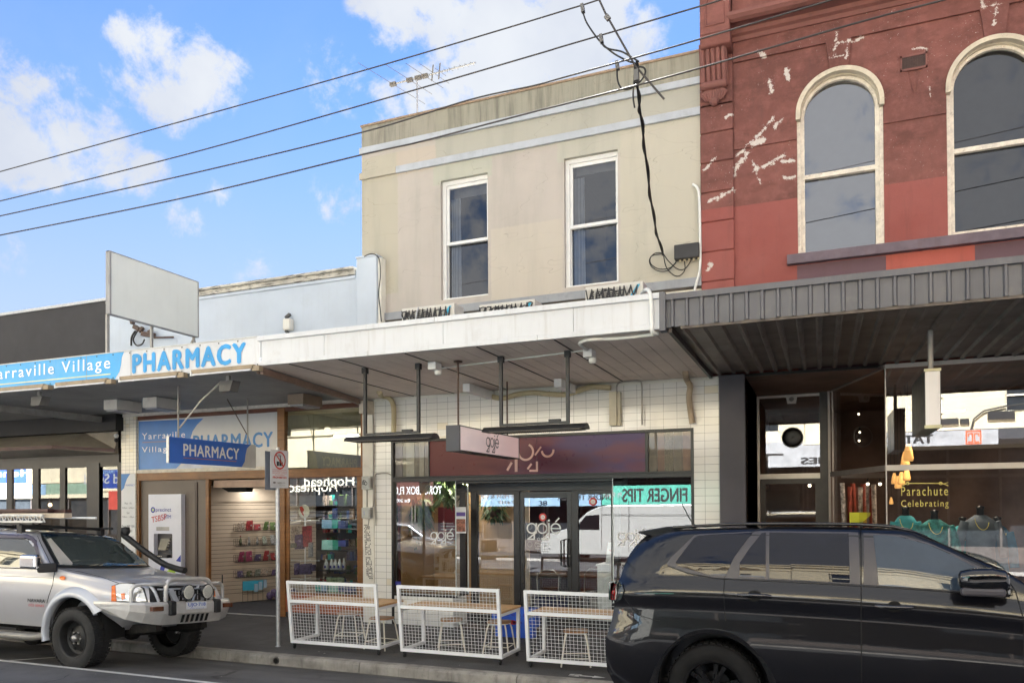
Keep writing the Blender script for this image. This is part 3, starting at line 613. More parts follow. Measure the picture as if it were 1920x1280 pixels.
# white awning
m = MB(); x = -7.72; XW = -7.12
while x < -1.60:
    xe_ = min(x+.194, -1.575); yf = lambda X: YA+.02 if X >= XW else YA+.02+(XW-X)/.6*3.44
    m.prism([(x, min(yf(x), YF), 4.012), (xe_, min(yf(xe_), YF), 4.012), (xe_, YF, 4.012), (x, YF, 4.012)], (0, 0, .018)); x += .2
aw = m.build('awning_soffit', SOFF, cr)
m = MB()
for x in (-6.67, -5.87, -4.87, -3.87, -2.87): m.box(x-.008, x+.008, YA+.03, YF-.01, 4.004, 4.012)
m.build('soffit_joint', mk('soffit_joint_dark', (.05, .04, .035), .8), aw)
za0, za1 = U(494, 683.5, 8.36).z, U(486, 637, 8.36).z
za0 = min(za0, 4.01)
fb = MB()
for a, b in ((XW+.03, -6.06), (-6.055, -4.3), (-4.295, -2.62), (-2.615, -1.58)): fb.box(a, b, 8.372, 8.4, za0+.06, za1-.02)
fb.box(XW, XW+.026, 8.36, 8.4, za0+.1, za1-.03)
fb.build('fascia_panel', WFASC, aw, bevel=.002)
MB().box(XW, -5.38, 8.362, 8.41, za0-.004, za0+.058).box(-5.376, -3.06, 8.362, 8.41, za0-.004, za0+.058).box(-3.056, -1.575, 8.362, 8.41, za0-.004, za0+.058).build('fascia_trim', WFASC, aw, bevel=.003)
MB().box(XW-.02, -4.4, 8.335, 8.45, za1-.02, za1+.045).box(-4.396, -1.575, 8.335, 8.45, za1-.02, za1+.045).build('awning_gutter', WFASC, aw, bevel=.006)
MB().prism([(XW, 8.45, za1-.02), (XW, YF, za1+.12), (XW, YF, za1+.09), (XW, 8.45, za1-.05)], (5.54, 0, 0)).build('awning_roof', TAR, aw)
# tiled shopfront surround
XL, XR = -7.13, -1.79
ZS1 = 3.24
plate('tiled_wall', TILE, rect(-7.485, -1.405, -.06, 4.005), [rect(XL, XR, -.05+0.0, ZS1)][:0]+[[(XL, -.055), (XR, -.055), (XR, ZS1), (XL, ZS1)]], YF-.02, YF+.15, cr)
MB().box(-7.48, -1.42, YF-.035, YF-.02, 3.955, 4.0).build('wall_trim', WWALL, cr)
# black frame
zt0, zt1 = 2.585, ZS1                 # transom band
xs1, xs2 = -6.36, -2.54
YR = YF+.55                            # recessed doors
f = MB().box(XL, XL+.045, YF-.03, YF+.06, -.04, ZS1).box(XR-.045, XR, YF-.03, YF+.06, .0, ZS1).box(XL+.045, XR-.045, YF-.03, YF+.06, ZS1-.045, ZS1).box(XL+.045, XR-.045, YF-.03, YF+.06, 2.49, zt0-.03)
f.box(XL+.045, XR-.045, YF-.02, YF+.05, zt0-.028, zt0).box(xs1-.02, xs1, YF-.02, YF+.05, zt0, ZS1-.045).box(xs2, xs2+.045, YF-.03, YF+.05, zt0, ZS1-.045)
f.build('shopfront_frame', BLACKF, cr, bevel=.003)
def redsign(g, P, c):
    sp = g.n('ShaderNodeSeparateXYZ', {0: P}); X, Z = sp.outputs[0], sp.outputs[2]
    n = g.noise(g.scale(P, (.8, 1, 2.2)), .9, 3, .5)
    c = g.mix(g.ramp(g.m('ADD', X, g.m('MULTIPLY', n, 1.6)), -4.6, -2.6), lin((100, 44, 44)), lin((84, 66, 108)))
    c = g.mix(g.m('MULTIPLY', g.ramp(n, .5, .62), .55), c, lin((126, 64, 54)))
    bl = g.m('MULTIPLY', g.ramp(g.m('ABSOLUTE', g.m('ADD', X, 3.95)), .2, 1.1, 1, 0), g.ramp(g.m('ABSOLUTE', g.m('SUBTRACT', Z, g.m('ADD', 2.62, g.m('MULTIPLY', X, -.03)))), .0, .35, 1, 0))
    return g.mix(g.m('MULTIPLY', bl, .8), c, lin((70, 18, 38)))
MB().box(xs1, -4.36, YF, YF+.02, zt0, ZS1-.045).box(-4.354, xs2, YF, YF+.02, zt0, ZS1-.045).build('red_sign_panel', mk('red_violet_sign', lin((120, 60, 60)), .3, var=.03, fx=redsign, spec=.25), cr)
# pale arcs and strokes on the red panel
RP = mk('pale_rose', lin((206, 166, 156)), .4)
def logo(O, Ux, Vz, H, mat, parent, name='logo', wt=.07, ext=.003, accent=True):
    "the cafe's word mark: ring letters with triangular tails"
    s = Strokes(O, Ux, Vz, ext); u = H*.23; w = H*wt
    def tail(x, fr):
        s.line([(x+u*.92, fr), (x-u*.9, -H*.52), (x+u*.55, -H*.52), (x+u*.55, -H*.3+u*.3)], w)
    s.arc(-H*.62, 0, u, w); s.line([(-H*.62+u, u*1.0), (-H*.62+u, -u*.9)], w); tail(-H*.62, -u*.9)
    s.arc(-H*.08, 0, u, w)
    s.line([(H*.26, u), (H*.26, -u*.9)], w); s.line([(H*.26, -u*.9), (H*.26-u*1.5, -H*.52), (H*.26, -H*.52), (H*.26, -H*.25)], w); s.disc(H*.26, u*1.65, w*.8, 10)
    s.arc(H*.6, 0, u, w, 0, 320); s.line([(H*.6-u, 0), (H*.6+u, 0)], w)
    if accent: s.line([(H*.6, u*1.4), (H*.6+u*.7, u*2.1)], w)
    return s.build(name, mat, parent)
p = U(1000, 850); s = Strokes((p.x, YF-.002, p.z), (1, 0, 0), (0, 0, 1), .003)
q = lambda x, y: (U(x, y).x-p.x, U(x, y).z-p.z)
for cx, cy, r in ((986, 847, .13), (1027, 844, .1)):
    c = q(cx, cy); s.arc(c[0], c[1], r, .035, -170, 0 if cx > 1000 else 60)
s.line([q(1004, 852), q(1014, 838)], .03); s.line([q(952, 880), q(959, 868)], .04); s.line([q(968, 882), q(968, 862)], .05); s.line([q(994, 882), q(1007, 882), q(1007, 866)], .035); s.line([q(990, 878), q(996, 870)], .035)
s.build('pale_strokes', RP, cr)
# obscure glass either side of the red panel
SLT = mk('grey_vertical_slat', lin((120, 112, 104)), .25, var=.15, vs=3)
SLT2 = mk('brown_vertical_slat', lin((122, 104, 90)), .3, var=.2, vs=5)
m = MB(); n = 6; a, b = XL+.045, xs1-.02; cols = [lin((118, 108, 106)), lin((134, 128, 112)), lin((166, 162, 148)), lin((120, 112, 102)), lin((156, 150, 138)), lin((130, 122, 118))]
ms = [mk('slat_tone_%s' % 'abcdef'[i], c, .3, var=.06, vs=2) for i, c in enumerate(cols)]
wdt = [.16, .10, .17, .13, .10, .13]; x = a
for i, w in enumerate(wdt): m.box(x, min(x+w-.004, b), YF+.03+.012*(i % 2), YF+.04+.012*(i % 2), zt0, ZS1-.045, mi=i); x += w*(b-a)/sum(wdt)
m.build('vertical_blind', ms, cr)
m = MB(); a, b = xs2+.045, XR-.045; wdt = [.16, .13, .16, .16, .15]; x = a
for i, w in enumerate(wdt): m.box(x, x+w*(b-a)/sum(wdt)-.006, YF+.03+.012*(i % 2), YF+.04+.012*(i % 2), zt0, ZS1-.045, mi=i % 3); x += w*(b-a)/sum(wdt)
m.build('vertical_blind', [mk('slat_brown_a', lin((118, 106, 94)), .35, var=.15, vs=4), mk('slat_brown_b', lin((140, 112, 98)), .35, var=.15, vs=4), mk('slat_speckled', lin((128, 118, 104)), .4, var=.35, vs=45)], cr)
MB().quad((XL+.045, YF+.01, zt0), (xs1-.02, YF+.01, zt0), (xs1-.02, YF+.01, ZS1-.045), (XL+.045, YF+.01, ZS1-.045)).quad((xs2+.045, YF+.01, zt0), (XR-.045, YF+.01, zt0), (XR-.045, YF+.01, ZS1-.045), (xs2+.045, YF+.01, ZS1-.045)).build('transom_pane', glass('obscure_glass', (.9, .9, .88), .0, 1.0), cr)
# windows and stallrisers
xc1, xc2 = -5.87, -3.08
TILE2 = TILE
MB().box(XL+.045, xc1-.05, YF-.01, YF+.1, -.05, .47).box(xc1-.15, xc1-.05, YF+.1, YR, -.05, .47).box(xc2+.05, XR-.045, YF-.01, YF+.1, -.05, .47).box(xc2+.05, xc2+.15, YF+.1, YR, -.05, .47).build('stallriser', TILE, cr)
MB().box(XL+.045, xc1, YF-.03, YF+.11, .47, .51).box(xc2, XR-.045, YF-.03, YF+.11, .47, .51).box(xc1-.06, xc1-.0, YF+.11, YR, .47, .51).box(xc2, xc2+.06, YF+.11, YR, .47, .51).build('window_sill', BLACKF, cr)
gw = MB().quad((XL+.045, YF+.03, .51), (xc1, YF+.03, .51), (xc1, YF+.03, 2.49), (XL+.045, YF+.03, 2.49))
gw.quad((xc1, YF+.035, .51), (xc1, YR, .51), (xc1, YR, 2.4), (xc1, YF+.035, 2.49)); gw.quad((xc2, YF+.03, .51), (XR-.045, YF+.03, .51), (XR-.045, YF+.03, 2.49), (xc2, YF+.03, 2.49)); gw.quad((xc2, YF+.035, .51), (xc2, YR, .51), (xc2, YR, 2.4), (xc2, YF+.035, 2.49))
gw.build('window_pane', GLASSS, cr)
EDGE = mk('glass_edge_white', lin((214, 224, 224)), .3)
MB().box(xc1-.008, xc1+.004, YF+.022, YF+.034, .51, 2.49).box(xc2-.004, xc2+.008, YF+.022, YF+.034, .51, 2.49).box(xc1-.01, xc1+.012, YR-.04, YR-.03, .51, 2.4).build('glass_edge', EDGE, cr)
# doors
m = MB().box(xc1-.0, xc2+.1, YR-.03, YR+.08, 2.31, 2.49).box(xc1-.02, xc2+.02, YF+.06, YR-.03, 2.45, 2.49)
m.box(-5.82, -5.70, YR-.03, YR+.08, -.04, 2.31).box(-4.99, -4.875, YR-.03, YR+.08, -.04, 2.31).box(-3.93, -3.81, YR-.028, YR+.08, -.04, 2.31).box(-3.24, -3.1, YR-.028, YR+.08, -.04, 2.31)
m.box(-5.70, -4.99, YR-.02, YR+.06, 2.25, 2.31).box(-3.81, -3.24, YR-.02, YR+.06, 2.25, 2.31).box(-5.70, -4.99, YR-.02, YR+.06, -.04, .12).box(-3.81, -3.24, YR-.02, YR+.06, -.04, .12)
m.build('door_frame', BLACKF, cr, bevel=.003)
dr = MB().box(-4.87, -4.80, YR-.02, YR+.03, -.02, 2.30).box(-4.01, -3.935, YR-.02, YR+.03, -.02, 2.30).box(-4.80, -4.01, YR-.02, YR+.03, 2.19, 2.30).box(-4.80, -4.01, YR-.02, YR+.03, -.02, .12).build('door', mk('bronze_black_frame', (.02, .018, .017), .3), cr, bevel=.003)
MB().quad((-4.80, YR, .12), (-4.01, YR, .12), (-4.01, YR, 2.19), (-4.80, YR, 2.19)).build('pane', GLASSS, dr)
MB().tube([(-3.975, YR-.02, 1.02), (-3.975, YR-.09, 1.03), (-3.975, YR-.1, 1.08), (-3.975, YR-.1, 1.42), (-3.975, YR-.09, 1.47), (-3.975, YR-.02, 1.48)], .014, 10).tube([(-4.04, YR-.02, 1.02), (-4.1, YR-.08, 1.04), (-4.1, YR-.08, 1.46), (-4.04, YR-.02, 1.48)], .013, 10).build('handle', mk('black_metal', (.01, .01, .01), .3, metal=.5), dr)
MB().lathe([(.0001, -.028), (.014, -.028), (.014, -.02)], (-3.965, 12.39, 1.2), 'y', 12).build('lock', GALV, dr)
MB().quad((-5.70, YR, .12), (-4.99, YR, .12), (-4.99, YR, 2.25), (-5.70, YR, 2.25)).quad((-3.81, YR, .12), (-3.24, YR, .12), (-3.24, YR, 2.25), (-3.81, YR, 2.25)).build('sidelight_pane', GLASSS, cr)
MB().box(xc1, xc2, YF-.05, YR+.1, -.045, -.03).build('door_step', mk('door_step', (.07, .045, .035), .6), cr)
# decals on glass
WD = mk('white_decal', (.8, .8, .8), .5)
logo((U(828, 1004).x, YF+.022, U(828, 1004).z), (1, 0, 0), (0, 0, 1), .26, WD, cr, 'window_logo')
dpx = lambda x, y: U(x, y, YR)
c = dpx(1020, 990); logo((c.x, YR-.006, c.z), (1, 0, 0), (0, 0, 1), .36, WD, dr, 'door_logo', wt=.065)
c = dpx(1018, 1010); text('CLOSED', WD, (c.x, YR-.006, c.z), (1, 0, 0), (0, 0, 1), w=.2, h=.05, parent=dr, bold=.03)
for i, tx in enumerate(('Sunday to Thursday', '5 pm - 9.30 pm', 'Friday & Saturday', '5 pm - 10 pm')): text(tx, WD, (c.x, YR-.006, c.z-.08-.045*i), (1, 0, 0), (0, 0, 1), w=.27 if i % 2 == 0 else .2, h=.028, parent=dr)
c = dpx(1018, 943); text('38', mk('navy_print', (.01, .015, .05), .4), (c.x, YR-.008, c.z), (1, 0, 0), (0, 0, 1), h=.085, w=.155, parent=dr, bold=.02)
RED = mk('red_print', (.55, .04, .03), .4)
for (x, y, par) in ((1018, 969, dr), (1112, 940, cr)):
    c = dpx(x, y); s = Strokes((c.x, YR-.006, c.z), (1, 0, 0), (0, 0, 1), .002); s.arc(0, 0, .055, .028); s.build('sticker_ring', RED, par)
    s = Strokes((c.x, YR-.006, c.z), (1, 0, 0), (0, 0, 1), .002); s.disc(0, 0, .042); s.build('sticker_face', mk('sticker_white', (.7, .7, .7), .5), par)
    text('5.0', RED, (c.x, YR-.011, c.z), (1, 0, 0), (0, 0, 1), w=.04, h=.02, parent=par)
logo((U(1184, 1006).x, YF+.022, U(1184, 1006).z), (1, 0, 0), (0, 0, 1), .26, WD, cr, 'window_logo')
c = U(752, 1092); BS = mk('blue_sticker', lin((60, 60, 150)), .4)
a, b = U(736, 1089), U(750, 1097); MB().box(a.x, b.x, YF+.024, YF+.027, b.z, a.z).build('blue_sticker', BS, cr)
# cafe interior
WOODW = mk('timber_lining', lin((168, 134, 94)), .55, var=.12, vs=1.4, fx=lambda g, P, c: g.mix(g.ramp(g.m('FRACT', g.m('MULTIPLY', g.n('ShaderNodeSeparateXYZ', {0: P}).outputs[0], 4.4)), .0, .04, .7, 0), c, (.1, .05, .02)))
REDW = mk('dark_red_wall', lin((84, 30, 26)), .7, var=.1)
room(XL+.05, XR-.05, YF+.12, 16.2, -.04, 2.62, cr, REDW, floor=mk('cafe_floor_tile', (.16, .12, .09), .4, var=.2, vs=4))
MB().box(XL+.06, -5.25, 13.3, 13.34, .0, 2.5).box(XL+.055, XL+.08, YF+.2, 13.3, 0, 2.5).build('timber_lining', WOODW, cr)
MB().box(-5.25, -5.05, 13.3, 13.34, .0, 2.5).build('lining_edge', mk('pale_post', lin((200, 180, 160)), .6), cr)

# ================================================================ 4  red building
rd = thing('red_building', 'two storey peeling red painted stucco building with round arched windows over a grey ribbed awning', 'building', (2.5, YF, -.04))
r_old = lin((128, 80, 73)); r_new = lin((150, 86, 80)); r_or = lin((176, 92, 80)); r_pu = lin((104, 80, 88))
def seg(g, X, Z, x0, z0, x1, z1):
    L2 = (x1-x0)**2+(z1-z0)**2
    t = g.m('DIVIDE', g.m('ADD', g.m('MULTIPLY', g.m('SUBTRACT', X, x0), x1-x0), g.m('MULTIPLY', g.m('SUBTRACT', Z, z0), z1-z0)), L2, clamp=True)
    dx = g.m('SUBTRACT', X, g.m('ADD', g.m('MULTIPLY', t, x1-x0), x0)); dz = g.m('SUBTRACT', Z, g.m('ADD', g.m('MULTIPLY', t, z1-z0), z0))
    return g.m('SQRT', g.m('ADD', g.m('MULTIPLY', dx, dx), g.m('MULTIPLY', dz, dz)))
PEEL = [  # photo segments, width
 ((1474, 130), (1478, 148), .035), ((1443, 150), (1447, 172), .03), ((1384, 290), (1420, 255), .02), ((1420, 255), (1450, 222), .02), ((1412, 270), (1432, 262), .05), ((1380, 315), (1402, 288), .04), ((1378, 330), (1382, 312), .02),
 ((1414, 318), (1450, 305), .03), ((1450, 305), (1470, 290), .03), ((1466, 300), (1488, 302), .03), ((1472, 333), (1488, 333), .025), ((1330, 380), (1376, 358), .03), ((1322, 320), (1340, 300), .02), ((1362, 222), (1372, 218), .03), ((1328, 508), (1334, 495), .035),
 ((1570, 62), (1566, 85), .012), ((1566, 85), (1584, 83), .012), ((1566, 88), (1563, 112), .012), ((1556, 113), (1582, 107), .014), ((1590, 83), (1586, 115), .014), ((1590, 80), (1615, 72), .02), ((1838, 3), (1842, 20), .02), ((1868, 18), (1862, 50), .015), ((1848, 16), (1874, 11), .01), ((1310, 40), (1318, 8), .03), ((1355, 8), (1368, 30), .03), ((1425, 100), (1432, 106), .03),
 ((1737, 90), (1739, 97), .012), ((1712, 92), (1735, 88), .008), ((1452, 240), (1466, 226), .02), ((1425, 345), (1410, 300), .004), ((1742, 168), (1745, 186), .01)]
def red_fx(g, P, c):
    sp = g.n('ShaderNodeSeparateXYZ', {0: P}); n = g.noise(P, 14, 5, .7); w = g.m('MULTIPLY', g.m('SUBTRACT', n, .5), .10)
    n2 = g.noise(P, 2.6, 6, .65); X = g.m('ADD', sp.outputs[0], g.m('MULTIPLY', g.m('SUBTRACT', n2, .5), .12)); Z0 = sp.outputs[2]; Z = g.m('ADD', Z0, w)
    c = g.mix(g.ramp(g.noise(P, .7, 5, .6), .35, .68), c, lin((104, 64, 58))); c = g.mix(g.ramp(g.noise(P, 5, 8, .75), .42, .75, 0, .6), c, lin((150, 98, 90))); c = g.mix(g.ramp(g.noise(g.scale(P, (1, 1, 2)), 2.2, 9, .72), .46, .7, 0, .55), c, lin((84, 50, 44)))
    zl = g.m('ADD', Z0, g.m('MULTIPLY', w, .15))
    c = g.mix(g.ramp(zl, 6.535, 6.545, 1, 0), c, g.mix(g.ramp(g.noise(P, 1.1, 4), .3, .7), r_new, lin((142, 76, 70)))); c = g.mix(g.ramp(g.noise(P, 9, 8, .75), .5, .78, 0, .35), c, lin((120, 70, 62)))
    low = g.ramp(zl, 5.54, 5.55, 1, 0); xx = sp.outputs[0]
    c = g.mix(g.m('MULTIPLY', low, g.ramp(xx, -.29, -.28)), c, g.mix(g.m('MULTIPLY', g.ramp(xx, .88, .89), g.ramp(xx, 1.96, 1.97, 1, 0)), r_pu, r_or))
    # soot runs and the wall's white flecks
    st = g.noise(g.scale(P, (4, 4, .5)), 1.4, 6, .65); c = g.mix(g.m('MULTIPLY', g.ramp(st, .5, .8), .3), c, (.09, .05, .045))
    fl = g.m('MULTIPLY', g.ramp(g.noise(P, 38, 4, .75), .655, .68), g.ramp(g.noise(P, 1.9, 3), .47, .6))
    fl = g.m('MULTIPLY', fl, g.ramp(Z0, 6.4, 6.6))
    d = None
    for (a, b, wd) in PEEL:
        pa, pb = U(*a), U(*b)
        s = g.m('ADD', seg(g, g.m('ADD', sp.outputs[0], w), g.m('ADD', Z0, g.m('MULTIPLY', g.m('SUBTRACT', n2, .5), .1)), pa.x, pa.z, pb.x, pb.z), -wd*.9+.0)
        d = s if d is None else g.m('MINIMUM', d, s)
    pe = g.ramp(g.m('ADD', d, g.m('ADD', g.m('MULTIPLY', g.m('SUBTRACT', g.noise(P, 16, 10, .78), .46), .24), g.m('MULTIPLY', g.m('SUBTRACT', g.noise(P, 60, 3, .7), .5), .03))), -.0, .008, 1, 0)
    return g.mix(g.m('MAXIMUM', fl, pe), c, g.mix(g.noise(P, 30, 4), lin((186, 178, 172)), lin((216, 208, 202))))
REDP = mk('peeling_red_paint', r_old, .8, var=.1, vs=1.2, bump=.35, bs=70, fx=red_fx, fine=.12)
REDC = mk('cornice_red_paint', lin((126, 82, 76)), .8, var=.12, vs=2, bump=.3, bs=60, dirt=.35, dcol=(.1, .07, .06), streak=.3)
MAUVE = mk('mauve_sill_paint', lin((108, 96, 106)), .7, var=.15, vs=5, bump=.2, bs=60, dirt=.3, dcol=(.12, .07, .06), streak=.4)
RX0, RX1 = X1, 9.0
def arch(cx, zb, zs_, r, n=28): return [(cx-r, zb), (cx+r, zb)]+[(cx+r*cos(pi*i/n), zs_+r*sin(pi*i/n)) for i in range(n+1)]
W3 = [(.30, 5.70, 7.735, .57), (2.22, 5.70, 7.735, .57), (4.14, 5.70, 7.735, .57), (6.06, 5.70, 7.735, .57)]
plate('stucco_wall', REDP, rect(RX0+.001, RX1, 4.06, 10.6), [arch(*w) for w in W3], YF, YF+.3, rd)
MB().box(RX0, RX0+.3, YF+.3, 24, 4, 10.6).box(RX1-.3, RX1, YF+.3, 24, 0, 10.6).build('side_wall', REDC, rd)
MB().box(RX0+.3, RX1-.3, YF+.3, 24, 9, 9.1).build('roof', TAR, rd)
# slightly proud upper zone with arch rings, frieze, keystones
zi = 7.395
ring = []
for (cx, zb, zs_, r) in W3:
    ring.append(arch(cx, zi-.001, zs_, r+.0))
out = [(-1.155, zi), (RX1, zi), (RX1, 8.16), (RX1, 8.7), (-1.155, 8.7)]
m = MB()
for (cx, zb, zs_, r) in W3:       # archivolt bands
    R2 = r+.36; n = 30; pts = [(R2*cos(pi*i/n), R2*sin(pi*i/n)) for i in range(n+1)]; pin = [(r*cos(pi*i/n), r*sin(pi*i/n)) for i in range(n+1)]
    for i in range(n):
        a, b, c_, d_ = pts[i], pts[i+1], pin[i+1], pin[i]
        m.prism([(cx+a[0], YF-.022, zs_+a[1]), (cx+b[0], YF-.022, zs_+b[1]), (cx+c_[0], YF-.022, zs_+c_[1]), (cx+d_[0], YF-.022, zs_+d_[1])], (0, .024, 0))
m.build('archivolt', REDP, rd, weld=True)
m = MB()
xx = -1.155
for (cx, zb, zs_, r) in W3: m.box(xx, cx-r-.002, YF-.02, YF+.002, zi, 7.735); xx = cx+r+.002
m.build('impost_band', REDP, rd)
MB().box(-1.155, RX1, YF-.035, YF+.002, 8.705, 9.0).build('frieze', REDP, rd)
m = MB()
for (cx, zb, zs_, r) in W3: m.prism([(cx-.12, YF-.05, zs_+r+.01), (cx+.12, YF-.05, zs_+r+.01), (cx+.17, YF-.05, 8.71), (cx-.17, YF-.05, 8.71)], (0, .06, 0))
m.build('keystone', REDP, rd, bevel=.005)
# cornice
zc = U(1372, 28, 11.42).z
prof = [(YF-.01, 9.0), (YF-.06, 9.0), (YF-.07, 9.06), (YF-.12, 9.08), (YF-.13, 9.14), (YF-.30, 9.16), (YF-.33, 9.22), (YF-.34, zc-.06), (YF-.40, zc-.04), (YF-.44, zc), (YF-.44, zc+.05), (YF-.01, zc+.1)]
MB().prism([(-1.2, a, b) for a, b in prof], (RX1+1.2, 0, 0)).build('cornice', REDC, rd)
# corner pilaster with drafted blocks, console and cap block
m = MB(); z = 4.2
PX1 = -1.165
for k in range(9):
    z0 = 4.08+.452*k
    m.box(RX0-.0, PX1, YF-.055, YF-.0, z0+.012, min(z0+.44, 8.95))
m.box(RX0+.01, PX1-.01, YF-.03, YF, 4.1, 9.0)
m.box(RX0-.0, PX1, YF-.055, YF, 8.09, 8.97)
m.build('quoin_pilaster', REDP, rd, bevel=.012)
cx = -1.43
m = MB()
for i, dx in enumerate((-.15, -.075, 0, .075, .15)):
    m.tube([(cx+dx, YF-.28, 8.94), (cx+dx, YF-.23, 8.75), (cx+dx, YF-.145, 8.55), (cx+dx, YF-.105, 8.38)], [.036, .034, .032, .03], 10)
m.prism([(cx-.2, YF, 8.36), (cx-.2, YF-.09, 8.36), (cx-.2, YF-.13, 8.55), (cx-.2, YF-.22, 8.75), (cx-.2, YF-.28, 8.94), (cx-.2, YF, 8.94)], (.4, 0, 0)).tube([(cx-.18, YF-.14, 8.37), (cx+.18, YF-.14, 8.37)], .06, 14)
for i in range(9):
    a = (i-4)*.3; m.tube([(cx+.02*(i-4), YF-.10, 8.34), (cx+.045*(i-4), YF-.15, 8.24), (cx+.03*(i-4), YF-.10, 8.12+.012*abs(i-4))], [.02, .03, .014], 8)
m.ball((cx, YF-.1, 8.14), .07, 10)
m.build('console', REDC, rd)
xb0, xb1 = U(1312, 40, YF-.42).x, U(1368, 40, YF-.42).x; zb0 = U(1330, 84, YF-.42).z
m = MB().box(xb0, xb1, YF-.42, YF, zb0+.16, 10.1); m.prism([(xb0, YF-.42, zb0+.16), (xb0, YF-.34, zb0+.02), (xb0, YF-.1, zb0), (xb0, YF, zb0), (xb0, YF, zb0+.16)], (xb1-xb0, 0, 0))
m.build('cap_block', REDP, rd, bevel=.02)
s = MB(); cxx = (xb0+xb1)/2; zz = zb0+.28; n = 16
pts = [(cxx-.13, zz), (cxx+.13, zz), (cxx+.13, zz+.28)]+[(cxx+.13*cos(pi*i/n), zz+.28+.16*sin(pi*i/n)) for i in range(1, n)]+[(cxx-.13, zz+.28)]
s.tube([(x, YF-.42, z) for x, z in pts+[pts[0]]], .014, 8); s.build('block_moulding', REDP, rd)
MB().box(-1.15, RX1, YF-.2, YF+.0, zc+.1, 10.6).build('parapet_base', REDP, rd)
# vent
v = MB().box(1.09, 1.42, YF-.035, YF-.02, 8.07, 8.10).box(1.09, 1.42, YF-.035, YF-.02, 8.26, 8.29).box(1.09, 1.11, YF-.035, YF-.02, 8.07, 8.29).box(1.40, 1.42, YF-.035, YF-.02, 8.07, 8.29)
vv = v.build('wall_vent', REDC, rd); m = MB(); m.box(1.11, 1.40, YF-.026, YF-.02, 8.10, 8.26)
for i in range(14): m.box(1.115+i*.0205, 1.122+i*.0205, YF-.034, YF-.026, 8.10, 8.26)
m.build('vent_grille', mk('vent_dark', (.07, .04, .035), .7), vv)
# windows: stone hood, timber frame, sashes
HOOD = mk('cream_hood_paint', lin((206, 196, 176)), .7, var=.12, vs=5, bump=.3, bs=60, dirt=.55, dcol=(.22, .16, .09))
PTIM = mk('peeling_white_timber', lin((226, 218, 204)), .6, var=.15, vs=9, bump=.5, bs=50, dirt=.5, dcol=(.2, .13, .08))
AG = glass('arched_glass', (.35, .37, .42), .22, 1.3, .015); AG2 = glass('screened_glass', (.3, .31, .34), .07, 1.0, .01)
for k, (cx, zb, zs_, r) in enumerate(W3):
    def ringm(r0, r1, y0, y1, zbot=None):
        m = MB(); n = 32
        for i in range(n):
            q = [(cx+rr*cos(pi*(i+j)/n), zs_+rr*sin(pi*(i+j)/n)) for rr, j in ((r1, 0), (r1, 1), (r0, 1), (r0, 0))]
            m.prism([(a, y0, b) for a, b in q], (0, y1-y0, 0))
        if zbot is not None: m.box(cx-r1, cx-r0, y0, y1, zbot, zs_).box(cx+r0, cx+r1, y0, y1, zbot, zs_)
        return m
    wn = ringm(r-.05, r+.012, YF-.06, YF+.05, 7.66).build('arched_window', HOOD, rd, weld=True)
    fr = ringm(r-.10, r-.0, YF+.10, YF+.17, zb); fr.box(cx-r, cx-r+.045, YF+.03, YF+.1, zb, 7.66).box(cx+r-.045, cx+r, YF+.03, YF+.1, zb, 7.66)
    fr.build('frame', PTIM, wn, weld=True)
    ringm(r-.06, r-.001, YF+.05, YF+.10).build('reveal', HOOD, wn, weld=True)
    zm = 6.86 if k != 1 else 6.90
    g_, gy = r-.09, YF+.15
    MB().box(cx-g_, cx+g_, YF+.11, YF+.18, zm-.03, zm+.035).build('meeting_rail', PTIM, wn, bevel=.004); MB().box(cx-g_, cx+g_, YF+.11, YF+.18, zb, zb+(.03 if k != 1 else .09)).build('bottom_rail', PTIM, wn, bevel=.004)
    m = MB(); pts = [(cx-g_, gy, zm)]+[(cx+g_, gy, zm)]+[(cx+g_*cos(pi*i/24), gy, zs_+g_*sin(pi*i/24)) for i in range(25)]
    m.add(pts, [tuple(range(len(pts)))]); m.quad((cx-g_, gy+.03, zb), (cx+g_, gy+.03, zb), (cx+g_, gy+.03, zm), (cx-g_, gy+.03, zm))
    m.build('pane', AG if k != 1 else AG2, wn)
    MB().box(cx-.62, cx+.62, YF+.33, YF+.36, zb-.1, zs_+.62).build('dark_blind', mk('grey_inside_blind', (.12, .12, .13) if k != 1 else (.1, .1, .11), .8), wn)
MB().box(-.42, RX1, YF-.10, YF+.03, 5.555, 5.695).build('window_sill', MAUVE, rd, bevel=.008)
# grey awning
zg0, zg1 = 4.03, 4.37
pr = ribs(-1.56, 9.0, .156, -.028, .022, .012)
m = MB(); 
for i in range(len(pr)-1):
    (xa, da), (xb_, db) = pr[i], pr[i+1]; za = zg0-.012*abs(sin(xa*9)); zb_ = zg0-.012*abs(sin(xb_*9))
    m.quad((xa, 8.39+da, za), (xb_, 8.39+db, zb_), (xb_, 8.39+db, zg1), (xa, 8.39+da, zg1))
ga = m.build('awning_fascia', GREYM, rd)
sd = ga.modifiers.new('thick', 'SOLIDIFY'); sd.thickness = .003
MB().prism([(-1.58, 8.345, zg1-.055), (-1.58, 8.345, zg1+.01), (-1.58, 8.5, zg1+.03), (-1.58, 8.5, zg1), (-1.58, 8.36, zg1-.015), (-1.58, 8.352, zg1-.055)], (10.6, 0, 0)).build('fascia_flashing', GREYM, ga)
MB().box(-1.62, -1.555, 8.33, 8.46, 3.98, zg1+.03).build('fascia_end_post', GREYM, ga)
pr = ribs(-1.5, 9.0, .2, -.035, .03, .02); m = MB()
for i in range(len(pr)-1):
    (xa, da), (xb_, db) = pr[i], pr[i+1]
    m.quad((xa, 8.42, 4.045+da), (xb_, 8.42, 4.045+db), (xb_, YF, 4.045+db), (xa, YF, 4.045+da))
